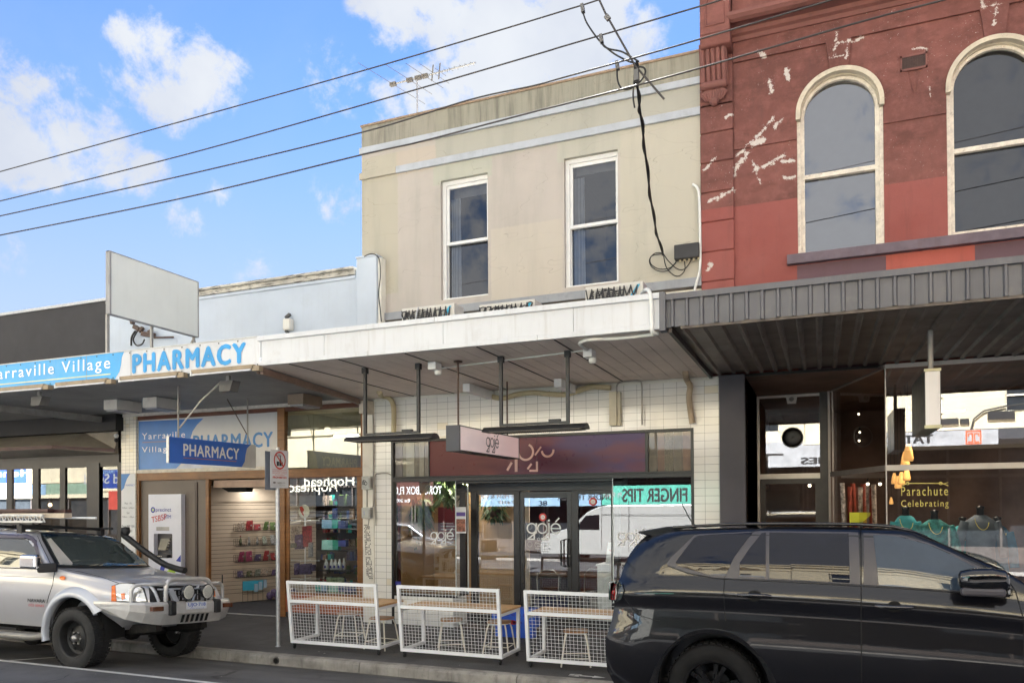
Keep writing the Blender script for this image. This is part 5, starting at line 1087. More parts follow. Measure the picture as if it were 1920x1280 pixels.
# air conditioners on the awning roof
ACW = mk('aircon_enamel', lin((204, 202, 196)), .45, var=.04, dirt=.2, dcol=(.3, .26, .2), streak=.15); FAN = mk('fan_dark', (.03, .03, .03), .6); SPR = mk('black_spray_paint', (.02, .02, .025), .6); CYA = mk('cyan_sticker', lin((70, 180, 220)), .5)
def aircon(xl, yl, xr, label, seed, strap=False):
    Ya = 9.9; a = U(xl, yl, Ya); b = U(xr, yl, Ya); zt = a.z; w = b.x-a.x; h = .56
    t = thing('air_conditioner', label, 'air conditioner', ((a.x+b.x)/2, Ya, zt-h), 'air conditioner units on the awning roof')
    MB().box(a.x, b.x, Ya, Ya+.32, zt-h, zt).build('casing', ACW, t, bevel=.015)
    cxx = a.x+w*.36; cz = zt-h*.5; m = MB()
    m.lathe([(.001, -.004), (h*.42, -.004)], (cxx, Ya, cz), 'y', 24).build('fan_opening', FAN, t)
    m = MB()
    for i in range(18): z = zt-.05-i*.027; m.box(a.x+.05, a.x+w*.7, Ya-.02, Ya-.014, z-.003, z+.003)
    for i in range(7): x = a.x+.05+i*(w*.65)/6; m.box(x, x+.006, Ya-.022, Ya-.006, zt-h+.05, zt-.05)
    m.build('grille', ACW, t)
    r = random.Random(seed); s = Strokes((a.x+.02, Ya-.024, zt-.03), (1, 0, 0), (0, 0, 1), .002); x = .0
    while x < w*.86:
        hh = r.uniform(.12, .26); kx = r.uniform(.05, .09)
        if r.random() < .5: s.arc(x+kx*.6, -hh*.5, kx*.65, .016, r.uniform(0, 90), r.uniform(250, 360), 10)
        s.line([(x, -.02), (x+kx*.4, -hh), (x+kx, -.03), (x+kx*.8, -hh*.8)], .017); x += kx
    s.line([(.0, -.24), (.1, -.05)], .03); s.build('spray_tag', SPR, t)
    s = Strokes((a.x, Ya-.001, zt), (1, 0, 0), (0, 0, 1), .003); s.poly([(w*.78, -.18), (w*.9, -.04), (w*.95, -.04), (w*.83, -.22)]); s.build('cyan_mark', CYA, t)
    if strap: MB().bar((a.x+w*.2, Ya-.03, zt-h), (a.x+w*.34, Ya-.03, zt-.02), .035, .01).build('strap', WFASC, t)
aircon(753, 578.5, 852, 'leftmost air conditioner on the white awning, black spray tag and a diagonal white strap', 3, True)
aircon(898, 571.5, 1003, 'middle air conditioner on the white awning, mostly hidden behind the fascia', 8)
aircon(1097, 538.5, 1206, 'rightmost and highest air conditioner on the white awning, tagged above its fan grille', 5)
p = MB().tube(catm([(U(1203, 552, 9.0)), U(1208, 545, 8.7), U(1214, 543, 8.4), U(1219, 551, 8.33), U(1221, 570, 8.33), U(1222, 600, 8.33), U(1223, 622, 8.33), (U(1223, 622, 8.33).x, 8.5, 3.985), UZ(1160, 634, 3.985), UZ(1110, 636, 3.985), UZ(1092, 640, 3.985), UZ(1088, 645, 3.985), UZ(1100, 655, 3.985)]), .022, 10)
tag(p.build('drain_pipe', WPIPE), 'white pipe hooking over the awning fascia and running along the soffit', 'pipe')
def soffit_box(px, py, lb):
    c = UZ(px, py, 4.0); t = thing('soffit_sensor', lb, 'sensor', c, 'sensor boxes under the white awning')
    MB().box(c.x-.06, c.x+.06, c.y-.09, c.y+.09, 3.9, 4.0).build('box', WTIM, t, bevel=.008); MB().lathe([(.05, 3.9), (.05, 3.86), (.04, 3.84), (.001, 3.835)], (c.x+.03, c.y+.04, 0), 'z', 16).build('sensor_dome', WPIPE, t)
soffit_box(815, 680, 'white sensor box under the awning above the left heater'); soffit_box(1105, 656, 'white sensor box under the awning above the right heater')
tag(MB().tube([UZ(828, 690, 3.995), UZ(950, 675, 3.995), UZ(1096, 657, 3.995)], .011, 8).build('soffit_conduit', WPIPE), 'thin pale conduit along the awning soffit between the two sensor boxes', 'pipe')
# radiant heaters
HB = mk('heater_black', (.02, .02, .022), .45, var=.15, vs=9, dirt=.15, dcol=(.12, .12, .12))
def heater(xa, xb, h0, h1, zt, zb, label, Y=9.12):
    t = thing('patio_heater', label, 'heater', ((xa+xb)/2, Y, zb), 'black radiant heaters hung from the white awning')
    MB().box(h0-.02, h0+.02, Y-.02, Y+.02, zt, 4.01).box(h0-.035, h0+.035, Y-.035, Y+.035, 3.93, 4.008).build('hanger', HB, t); MB().box(h1-.02, h1+.02, Y-.02, Y+.02, zt, 4.01).box(h1-.035, h1+.035, Y-.035, Y+.035, 3.93, 4.008).build('hanger', HB, t)
    MB().box(h0-.02, h1+.02, Y-.018, Y+.018, zt, zt+.03).box(h1-.25, h1-.1, Y-.03, Y+.03, zt+.03, zt+.06).build('crossbar', HB, t)
    prof = [(-.12, zb), (-.10, zb+.03), (-.045, zb+.065), (.045, zb+.065), (.10, zb+.03), (.12, zb)]
    MB().prism([(xa, Y+a, b) for a, b in prof], (xb-xa, 0, 0)).build('reflector', HB, t, bevel=.006)
    m = MB(); m.box(xa+.1, xb-.05, Y-.1, Y+.1, zb-.012, zb-.002); m.build('burner_mesh', mk('heater_mesh', (.12, .11, .1), .5, metal=.5), t)
    m = MB(); n = 40
    for i in range(n): x = xa+.12+(xb-xa-.2)*i/n; m.box(x, x+.006, Y-.105, Y+.105, zb-.018, zb-.012)
    m.build('guard', HB, t)
heater(-6.19, -4.80, -5.91, -5.06, 3.06, 2.985, 'left black radiant heater hanging under the white awning')
heater(-4.07, -2.68, -3.84, -2.93, 3.10, 3.025, 'right black radiant heater hanging beside the light box sign')
# projecting cafe light box
t = thing('lightbox_sign', 'black edged pink light box with the cafe name hanging under the white awning', 'sign', (-4.43, 9.95, 3.0))
PK = mk('light_box_pink', lin((246, 228, 228)), .35, var=.03, emit=(1, .82, .82), es=.03, fx=lambda g, P, c: g.mix(g.ramp(g.n('ShaderNodeSeparateXYZ', {0: P}).outputs[1], 9.1, 11.2), c, lin((232, 186, 184))))  # faint glow added to brighten the unlit face
MB().box(-4.62, -4.436, 9.12, 11.24, 2.815, 3.13).build('face_box', PK, t)
BX = mk('lightbox_black', (.035, .037, .05), .4)
MB().box(-4.63, -4.43, 9.09, 9.12, 2.80, 3.145).box(-4.63, -4.43, 11.24, 11.26, 2.80, 3.145).box(-4.63, -4.43, 9.12, 11.24, 3.13, 3.145).box(-4.63, -4.43, 9.12, 11.24, 2.80, 2.815).build('edge_frame', BX, t)
MB().box(-4.46, -4.436, 9.095, 9.125, 2.8, 3.14).build('front_corner', BX, t)
MB().tube([(-4.47, 9.14, 3.14), (-4.47, 9.14, 4.0)], .014, 8).lathe([(.001, 4.0), (.06, 4.0), (.06, 3.985), (.02, 3.98)], (-4.47, 9.14, 0), 'z', 14).build('hanging_rod', RUSTB, t)
MB().tube([(-4.53, 11.0, 3.14), (-4.53, 11.0, 4.0)], .014, 8).build('hanging_rod', RUSTB, t)
c = UX(924, 836, -4.43); logo((-4.434, c.y, c.z+.05), (0, 1, 0), (0, 0, 1), .27, FB, t, 'logo', wt=.06)
# pharmacy hanging sign
t = thing('hanging_pharmacy_sign', 'blue double sided sign reading PHARMACY hanging from the pharmacy awning by two rods', 'sign', (-9.55, 10.1, 3.0))
SBL = mk('hanging_sign_blue', lin((62, 116, 216)), .4, var=.05)
zl, zh = 2.775, 3.19
MB().box(-9.585, -9.553, 9.13, 11.12, zl, zh).build('board', SBL, t); MB().box(-9.60, -9.55, 9.115, 9.13, zl, zh+.01).build('edge_frame', GALV, t)
text('PHARMACY', WP, (-9.549, 10.05, 3.0), (0, 1, 0), (0, 0, 1), w=1.28, h=.2, parent=t, bold=.03, sp=1.1)
MB().box(-9.552, -9.549, 9.42, 10.62, 2.862, 2.873).build('underline', mk('orange_line', lin((190, 110, 80)), .5), t)
s = Strokes((-9.55, 9.13, zl), (0, 1, 0), (0, 0, 1), .003); s.poly([(1.99, 0), (1.62, 0), (1.70, .1), (1.72, .22), (1.76, .34), (1.86, .415), (1.99, .415)]); s.build('pale_end', mk('sign_end_pale', lin((206, 206, 206)), .4), t)
a, b = UX(335, 725, -9.57).y, UX(461, 750, -9.57).y
a, b = 9.33, 10.93
for yy_ in (a, b): MB().tube([(-9.57, yy_, zh), (-9.57, yy_, 4.02)], .014, 8).build('hanging_rod', POST, t)
MB().tube([(-9.57, 9.36, 3.35), UX(376, 752, -8.9), UZ(413, 717, 4.0)], .013, 8).build('stay', mk('pale_stay', lin((190, 186, 176)), .5), t); MB().tube([(-9.57, 10.93, 3.35), UZ(426, 778-30, 4.0), ], .009, 8).build('stay', RUSTB, t)
# batten lights under the pharmacy fascia
BAT = mk('batten_cream', lin((150, 134, 110)), .5, var=.12, vs=6, dirt=.3); TUB = mk('fluoro_tube', lin((216, 216, 220)), .25)
for i, (xa, xb) in enumerate(((-20, 88), (110, 206), (230, 340), (364, 480))):
    a, b = U(xa, 720, 8.36).x, U(xb, 690, 8.36).x
    t = thing('batten_light', 'fluorescent batten light under the pharmacy sign, %s of four from the left' % ('first', 'second', 'third', 'last')[i], 'light', ((a+b)/2, 8.36, 3.98), 'batten lights under the pharmacy sign')
    MB().box(a, b, 8.30, 8.36, 3.965, 4.02).box(b-.02, b+.1, 8.30, 8.38, 3.93, 4.0).build('batten', BAT, t); MB().tube([(a+.03, 8.29, 3.945), (b-.03, 8.29, 3.945)], .014, 10).build('tube', TUB, t)
    MB().box(a, a+.02, 8.28, 8.31, 3.93, 3.99).build('tube_holder', WTIM, t)
for i, (x0, x1, y, lb) in enumerate(((203, 252, 768, 'white surface light box at the charcoal shop corner of the pharmacy awning'), (276, 328, 764, 'white surface light box above the blue transom sign'), (546, 592, 758, 'brown stained surface light box above the pharmacy window'))):
    a = UZ(x0, y-8, 3.93); b = UZ(x1, y-8, 3.93); cx_, cy_ = a.x, a.y
    t = thing('surface_light', lb, 'light', (a.x, a.y, 3.9), 'box lights under the pharmacy awning'); mm = ALU if i < 2 else BAT
    w_, d_ = .33, .55
    MB().box(a.x-.0, a.x+w_, a.y-.1, a.y+d_-.1, 3.84, 4.02).build('housing', mk('light_box_white', lin((208, 204, 198)), .5, dirt=.2, var=.06) if i < 2 else mk('light_box_brown', lin((140, 122, 106)), .6, dirt=.3), t, bevel=.006)
    MB().box(a.x+.03, a.x+w_-.03, a.y-.07, a.y+d_-.13, 3.815, 3.84).build('diffuser', mk('light_box_lens', lin((150, 150, 156)), .4), t)
for (x, y, lb) in ((74, 748, 'grey floodlight under the awning at the far left'), (428, 718, 'grey floodlight under the awning near the PHARMACY lettering')):
    c = UZ(x, y-14, 4.0); t = thing('floodlight', lb, 'light', c, 'floodlights under the pharmacy awning')
    MB().bar(c, c+Vector((0, 0, -.08)), .06, .04).build('bracket', POST, t)
    MB().prism([c+Vector((-.13, -.05, -.08)), c+Vector((.13, -.05, -.08)), c+Vector((.1, -.08, -.24)), c+Vector((-.1, -.08, -.24))], (0, .16, 0)).build('lamp_head', mk('flood_grey', (.14, .14, .14), .5), t, bevel=.01)
t = thing('security_camera', 'small white dome camera beside the tiled pier of the charcoal shop', 'camera', U(218, 822, YF-.1)); c = U(218, 822, YF-.12)
MB().ball(c+Vector((0, 0, .06)), .05, 12).build('housing', WTIM, t); MB().ball(c+Vector((.01, -.01, -.03)), .045, 12).build('dome', BLACKF, t)
# ducts on the tiled wall
DUCT = mk('beige_duct', lin((196, 182, 146)), .55, var=.12, vs=5, dirt=.2, bump=.3, bs=30)
e = lambda x, y, Y=11.74: U(x, y, Y)
tag(MB().tube(catm([UZ(711, 735, 3.99), e(716, 742, 11.7), e(728, 745), e(736, 755), e(738.5, 775), e(738, 812)]), .045, 12).build('flexible_duct', DUCT), 'beige duct bending down the left side of the tiled wall', 'pipe', 'ducts on the tiled wall')
tag(MB().tube(catm([e(890, 727), e(905, 736), e(925, 744), e(945, 746), e(970, 739), e(1000, 736), e(1030, 738.5), e(1060, 739), e(1085, 732), e(1110, 725), e(1145, 727)]), .042, 12).build('flexible_duct', DUCT), 'long wavy beige duct running level under the awning soffit', 'pipe', 'ducts on the tiled wall')
tag(MB().tube(catm([UZ(1285, 698, 3.99), e(1288, 712), e(1294, 724), e(1292, 742), e(1294, 765), e(1298, 793)]), .045, 12).build('flexible_duct', mk('stained_duct', lin((178, 160, 136)), .7, var=.2, vs=5, dirt=.5, dcol=(.15, .1, .07))), 'stained beige duct down the right side of the tiled wall', 'pipe', 'ducts on the tiled wall')
a, b = e(1143, 735), e(1163, 797); tag(MB().box(a.x, b.x-.05, 11.70, 11.84, b.z, a.z).box(b.x-.05, b.x, 11.74, 11.84, b.z, a.z).build('duct_cover', mk('cream_cover', lin((214, 206, 182)), .5, dirt=.15), bevel=.004), 'tall cream duct cover on the tiled wall above the red sign', 'duct cover')
tag(MB().tube(catm([e(1156, 737), e(1157, 722), e(1166, 716), e(1196, 714), e(1203, 722), e(1203.5, 760), e(1204, 796)], 8), .014, 8).build('wall_conduit', mk('grey_conduit', lin((166, 160, 152)), .5)), 'grey conduit arching over the duct cover and down the tiled wall', 'pipe')
for (x, y, lb) in ((877, 724, 'white box fitting at the left end of the wavy duct'), (1048, 715, 'white box fitting above the middle of the wavy duct')):
    c = UZ(x, y-2, 3.97); tag(MB().box(c.x-.06, c.x+.06, c.y-.06, YF-.05, 3.86, 3.99).build('soffit_junction', WTIM, bevel=.006), lb, 'box', 'box fittings over the tiled wall')
# pier: meter boxes, conduits, stencilled marks
GB = mk('grey_meter_box', lin((176, 178, 174)), .5, var=.1, dirt=.25, vs=8)
e = lambda x, y: U(x, y, YF-.06)
for (y0_, y1_, lb, i) in ((893, 917, 'upper grey meter box with a black squiggle on the painted pier', 0), (951, 971, 'lower grey meter box with a small blue mark on the painted pier', 1)):
    a, b = e(683, y0_), e(699.5, y1_); t = thing('meter_box', lb, 'meter box', a, 'meter boxes on the painted pier')
    MB().box(a.x, b.x, YF-.15, YF-.05, b.z, a.z).build('box', GB, t, bevel=.006); MB().box(b.x-.03, b.x+.005, YF-.16, YF-.08, b.z+.03, a.z-.03).build('hinge', POST, t)
    s = Strokes((a.x+.06, YF-.152, (a.z+b.z)/2), (1, 0, 0), (0, 0, 1), .003)
    if i == 0: s.arc(0, .01, .035, .01, 0, 300); s.arc(.03, -.01, .03, .01, 90, 420); s.line([(-.04, -.03), (-.02, .05), (0, -.02)], .01)
    else: s.line([(-.005, .03), (.0, -.03)], .008)
    s.build('mark', SPR if i == 0 else SB2, t)
m = MB().tube(catm([UZ(690, 758, 3.9), e(695, 765), e(699, 780), e(700, 830), e(700, 880), e(700, 940), e(699, 950)]), .012, 8).tube([e(688, 918), e(688, 950)], .01, 8).tube(catm([e(705, 985), e(702, 930), e(703, 893), e(712, 887), e(725, 886.5), e(733, 890)]), .01, 8).tube(catm([e(692, 972), e(690, 985), e(684, 995)]), .008, 6)
tag(m.build('pier_conduit', mk('grey_conduit', lin((166, 160, 152)), .5)), 'grey conduits running down the painted pier past the meter boxes', 'pipe')
s = Strokes((-7.72, YF-.053, 0), (1, 0, 0), (0, 0, 1), .001); r = random.Random(11)
z1_ = e(690, 985).z; z0_ = e(690, 1086).z; z = z1_
while z > z0_:
    k = (z1_-z)/(z1_-z0_); xo = .03+.06*k
    for c_ in range(5):
        if r.random() < .72 and abs(((z*100) % 47)-20) > 1.5:
            x = xo+c_*.026; s.quad(s.P(x, z), s.P(x+r.uniform(.012, .02), z+r.uniform(-.004, .004)), s.P(x+r.uniform(.012, .02), z+.022), s.P(x+.002, z+.024))
    z -= .031
s.build('stencil_marks', SPR, ph)
# street sign
b = UZ(521.5, 1211, -.085); t = thing('street_sign', 'galvanised pole on the kerb side with white no alcohol sign', 'sign', (b.x, b.y, -.09))
zt_ = U(521, 905, b.y).z+.55
MB().tube([(b.x, b.y, -.1), (b.x, b.y, zt_)], .031, 16).build('pole', GALV, t)
MB().lathe([(.031, -.09), (.045, -.088), (.033, -.07)], (b.x, b.y, 0), 'z', 14).build('pole_collar', GALV, t)
xs_ = b.x+.04; y0_, y1_ = UX(507, 880, xs_).y, UX(541, 880, xs_).y; zt2, zb2 = UX(507, 842, xs_).z, UX(507, 914, xs_).z
pan = MB().box(xs_-.004, xs_, y0_, y1_, zb2, zt2).build('sign_panel', HBW, t, bevel=.001)
yc = (y0_+y1_)/2; wS = y1_-y0_; hS = zt2-zb2; s = Strokes((xs_, yc, zt2-hS*.27), (0, 1, 0), (0, 0, 1), .003)
s.arc(0, 0, wS*.3, wS*.055); s.line([(-wS*.21, wS*.21), (wS*.21, -wS*.21)], wS*.05); s.build('prohibition_ring', RED, pan)
s = Strokes((xs_, yc, zt2-hS*.27), (0, 1, 0), (0, 0, 1), .002); u_ = wS
s.poly([(-.02*u_, -.2*u_), (.1*u_, -.2*u_), (.1*u_, -.02*u_), (.06*u_, .05*u_), (.06*u_, .17*u_), (.02*u_, .17*u_), (.02*u_, .05*u_), (-.02*u_, -.02*u_)]); s.poly([(-.16*u_, -.2*u_), (-.04*u_, -.2*u_), (-.04*u_, -.04*u_), (-.16*u_, -.04*u_)]); s.poly([(.11*u_, -.2*u_), (.17*u_, -.2*u_), (.17*u_, -.08*u_), (.14*u_, -.02*u_), (.11*u_, -.08*u_)]); s.build('bottle_symbol', FB, pan)
for i, (tx, f) in enumerate((('CONSUMPTION OF ALCOHOL', .52), ('OR POSSESSION OF AN', .565), ('OPEN ALCOHOL CONTAINER', .61), ('IN THIS AREA IS', .655))): text(tx, RED, (xs_+.001, yc, zt2-hS*f), (0, 1, 0), (0, 0, 1), w=wS*(.8 if i < 3 else .5), h=hS*.026, parent=pan)
text('PROHIBITED', RED, (xs_+.001, yc, zt2-hS*.72), (0, 1, 0), (0, 0, 1), w=wS*.76, h=hS*.055, parent=pan, bold=.03)
text('Council Regulations', FB, (xs_+.001, yc+.03, zt2-hS*.86), (0, 1, 0), (0, 0, 1), w=wS*.5, h=hS*.022, parent=pan); text('Local Law', FB, (xs_+.001, yc+.06, zt2-hS*.93), (0, 1, 0), (0, 0, 1), w=wS*.3, h=hS*.022, parent=pan)
s = Strokes((xs_, yc-wS*.3, zt2-hS*.86), (0, 1, 0), (0, 0, 1), .003); s.poly([(-.03, 0), (0, .02), (0, .008), (.03, .01), (.03, -.01), (0, -.008), (0, -.02)]); s.build('arrow', FB, pan)
xb_ = b.x-.05; y0_, y1_ = UX(497, 880, xb_).y, UX(522, 880, xb_).y; MB().box(xb_-.004, xb_, y0_, y1_, zb2-.03, zt2-.02).build('back_panel', mk('sign_back_grey', lin((128, 134, 146)), .5, metal=.2), t, bevel=.002)
MB().box(b.x-.05, b.x+.04, b.y-.035, b.y+.035, zb2+.06, zb2+.09).box(b.x-.05, b.x+.04, b.y-.035, b.y+.035, zt2-.1, zt2-.07).build('clamp', GALV, t)
# ================================================================ cafe tables with mesh screens, stools
WSTEEL = mk('white_powdercoat', lin((238, 240, 242)), .35, var=.03, dirt=.08, dcol=(.4, .38, .35)); OAK = mk('oiled_table_timber', lin((206, 162, 108)), .45, var=.12, vs=2, fx=lambda g, P, c: g.mix(g.m('MULTIPLY', g.ramp(g.noise(g.scale(P, (1.5, 16, 16)), 2.5, 5, .6), .4, .7), .45), c, (.25, .13, .05)))
CASTR = mk('castor_black', (.015, .015, .015), .5)
def screen_table(L=1.58):
    t = thing('screen_table', 'x', 'table', (0, 0, 0), 'cafe tables with white mesh screens on the footpath')
    zb, zm, zt, w = .115, .735, 1.02, .045
    lean = lambda z: .0-.10*(z-zb)/(zt-zb)
    def P(x, z): return Vector((x, lean(z), z))
    m = MB()
    for x in (w/2, L-w/2): m.bar(P(x, zb-w/2), P(x, zt+w/2), w, w, (0, 1, 0))
    for z in (zb, zm, zt): m.bar(P(w, z), P(L-w, z), w, w)
    m.build('screen_frame', WSTEEL, t, bevel=.002)
    m = MB(); n = 29
    for i in range(1, n): x = w+(L-2*w)*i/n; m.bar(P(x, zb), P(x, zt), .0036, .0036, (0, 1, 0))
    for i in range(1, 13): z = zb+(zm-zb)*i/13; m.bar(P(w, z), P(L-w, z), .0036, .0036)
    for i in range(1, 6): z = zm+(zt-zm)*i/6; m.bar(P(w, z), P(L-w, z), .0036, .0036)
    m.build('wire_mesh', WSTEEL, t)
    for x in (w/2, L-w/2): MB().box(x-w/2, x+w/2, .6, .645, zb-w/2, .70).build('leg', WSTEEL, t, bevel=.002)
    m = MB()
    for x in (w/2, L-w/2): m.box(x-w/2+.001, x+w/2-.001, .024, .6, zb-w/2, zb+w/2-.005).box(x-w/2+.001, x+w/2-.001, -.06, .6, .66, .70)
    m.box(w, L-w, .6, .64, .66, .70); m.build('base_rail', WSTEEL, t, bevel=.002)
    MB().box(.0, L, -.055, .68, .702, .73).build('table_top', OAK, t, bevel=.003)
    for x in (w, L-w):
        for y in (.02, .62):
            c = MB().lathe([(.001, -.012), (.026, -.012), (.03, -.008), (.03, .008), (.026, .012), (.001, .012)], (x, y, .031), 'x', 16).box(x-.016, x+.016, y-.02, y+.02, .06, zb-w/2+.002).bar((x-.018, y, .031), (x-.018, y, .07), .004, .03).bar((x+.018, y, .031), (x+.018, y, .07), .004, .03)
            c.build('castor', CASTR, t)
    return t
T0 = screen_table()
def place(o, x, y, z, rz=0, label=None):
    o.location = (x, y, z); o.rotation_euler = (0, 0, rz)
    if label: o['label'] = label
    return o
zF = .0
tp = [(UZ(543, 1216, -.09), 'leftmost mesh screen table, standing beside the sign pole'), (UZ(751, 1232, -.09), 'middle mesh screen table, in front of the left cafe window'), (UZ(986, 1252, -.09), 'rightmost mesh screen table, partly hidden by the black car')]
for i, (p, lb) in enumerate(tp):
    o = T0 if i == 0 else copy_tree(T0)
    place(o, p.x, 9.5, zf(9.5)-.002, (0.0, -.004, .003)[i], lb)
def stool():
    t = thing('stool', 'x', 'stool', (0, 0, 0), 'backless stools at the cafe tables'); m = MB()
    n = 24; pts = []
    for i in range(n):
        a = 2*pi*i/n; c_, s_ = cos(a), sin(a); q = (abs(c_)**4+abs(s_)**4)**-.25; pts.append((c_*q*.165, s_*q*.155, .445))
    m.prism(pts, (0, 0, .02)); m.build('seat', mk('stool_timber', lin((176, 130, 88)), .45, var=.15, vs=9), t, bevel=.006)
    MB().tube([(x*.9, y*.9, .438) for x, y, z in pts]+[(pts[0][0]*.9, pts[0][1]*.9, .438)], .009, 8).build('seat_ring', WSTEEL, t)
    for sx in (-1, 1):
        for sy in (-1, 1): MB().tube([(sx*.12, sy*.115, .436), (sx*.145, sy*.14, .36), (sx*.195, sy*.185, .0)], .0115, 10).build('leg', mk('stool_white', lin((226, 222, 208)), .4, var=.05, dirt=.2), t)
    z = .115; a = .18; b = .172; m = MB()
    for p, q in (((-a, -b), (a, -b)), ((a, -b), (a, b)), ((a, b), (-a, b)), ((-a, b), (-a, -b))): m.tube([(*p, z), (*q, z)], .007, 8)
    m.build('rung', MATS['stool_white'], t); return t
S0 = stool()
for i, (px_, py_, lb, rz) in enumerate(((655, 1150, 'stool behind the left part of the leftmost mesh screen', .25), (716, 1160, 'stool at the right end of the leftmost table, half outside its screen', -.1), (846, 1163, 'stool behind the middle of the middle mesh screen', .5), (936, 1167, 'stool at the right end of the middle table', .1), (1078, 1185, 'stool under the rightmost mesh screen table', .3), (1180, 1190, 'stool at the right end of the rightmost table, hidden behind the black car', 0))):
    c = UZ(px_, py_, .36); o = S0 if i == 0 else copy_tree(S0)
    place(o, c.x, min(max(c.y, 9.85), 10.35), zf(10.1), rz, lb)
# ================================================================ cash machine
ATW = mk('atm_white', lin((222, 226, 240)), .3, var=.02); ATD = mk('atm_dark', (.04, .04, .05), .4); ATB = mk('atm_blue', lin((40, 60, 170)), .35)
xa, xb = -12.92, -12.03; z1 = 2.33; z0 = .15; yA = YF-.06
t = thing('cash_machine', 'tall white cash machine with red graffiti set in the brown pharmacy wall', 'cash machine', (-12.5, yA, -.04))
plate('fascia', ATW, rect(xa, xb, z0, z1), [rect(-12.77, -12.27, 1.02, 1.52)], yA, YF+.045, t, bevel=.02)
MB().quad((-12.77, yA+.1, 1.02), (-12.27, yA+.1, 1.02), (-12.27, yA+.1, 1.52), (-12.77, yA+.1, 1.52)).box(-12.7, -12.42, yA+.0, yA+.1, 1.02, 1.08).build('recess', ATD, t)
MB().prism([(-12.68, yA+.09, 1.42), (-12.42, yA+.09, 1.42), (-12.50, yA+.04, 1.18), (-12.7, yA+.04, 1.18)], (0, .01, 0)).box(-12.39, -12.3, yA+.02, yA+.09, 1.1, 1.2).build('screen', mk('atm_screen', (.02, .025, .03), .15), t)
m = MB()
for i in range(4): m.box(-12.47+i*.02, -12.44+i*.02, yA+.05, yA+.06, 1.2+.055*i, 1.215+.055*i).box(-12.72+.045*i, -12.69+.045*i, yA-.001, yA+.02, 1.045, 1.065)
m.build('buttons', ALU, t)
text('precinct', ATB, (-12.5, yA-.004, 2.0), (1, 0, 0), (0, 0, 1), w=.42, h=.1, parent=t); text('ATM', ATB, (-12.4, yA-.004, 1.87), (1, 0, 0), (0, 0, 1), w=.2, h=.07, parent=t)
s = Strokes((-12.79, yA-.001, 2.01), (1, 0, 0), (0, 0, 1), .003); s.arc(0, 0, .045, .028); s.build('ring_logo', ATB, t)
s = Strokes((-12.79, yA-.001, 2.01), (1, 0, 0), (0, 0, 1), .002); s.disc(0, 0, .02); s.build('logo_dot', mk('lime', lin((180, 220, 60)), .4), t)
text('TSBSP', RED, (-12.62, yA-.006, 1.84), (1, 0, .18), (-.1, 0, 1), w=.42, h=.12, parent=t)
s = Strokes((xa, yA-.001, z0), (1, 0, 0), (0, 0, 1), .002); s.poly([(.25, .45), (.38, .8), (.52, .8), (.42, .6), (.4, .4)]); s.poly([(.75, .82), (.88, .95), (.88, .8)]); s.build('blue_swirl', ATB, t)
s = Strokes((xa, yA-.001, z0), (1, 0, 0), (0, 0, 1), .004); s.poly([(.62+.13*cos(a_*.35), .55+.1*sin(a_*.35)) for a_ in range(18)]); s.build('green_spot', mk('lime', lin((180, 220, 60)), .4), t)
MB().box(-12.7, -12.35, yA-.002, yA, 1.58, 1.66).build('notice', FW_, t)
# ================================================================ goods on the slatwall
def SW(px, py, off=0.):          # point on the slatwall plane seen at photo px,py
    d = ray(px, py); n = nv; tt = (A0+nv*(.012+off)).dot(n)/d.dot(n)
    return Vector((d.x*tt, d.y*tt, CAMH+d.z*tt))
WIREB = mk('basket_wire', (.06, .04, .035), .5); cols = dict(red=(.28, .03, .035), cream=(.42, .34, .28), green=(.10, .16, .05), pink=(.26, .04, .10), purple=(.09, .07, .16), silver=(.3, .3, .31), violet=(.13, .09, .2), clear=(.25, .27, .22), olive=(.14, .15, .08))
for k_, v_ in cols.items(): mk('packet_'+k_, v_, .3, var=.6, vs=28, dirt=.5, dcol=(.3, .28, .26))
rows = [(995, 'top', ['cream', 'red', 'red', 'green', 'green']), (1023, 'second', ['olive', 'silver', 'silver', 'clear', 'silver']), (1053, 'third', ['pink', 'pink', 'purple', 'red', 'red']), (1082, 'bottom', ['purple', 'olive', 'clear', 'cream', 'violet'])]
rr = random.Random(5)
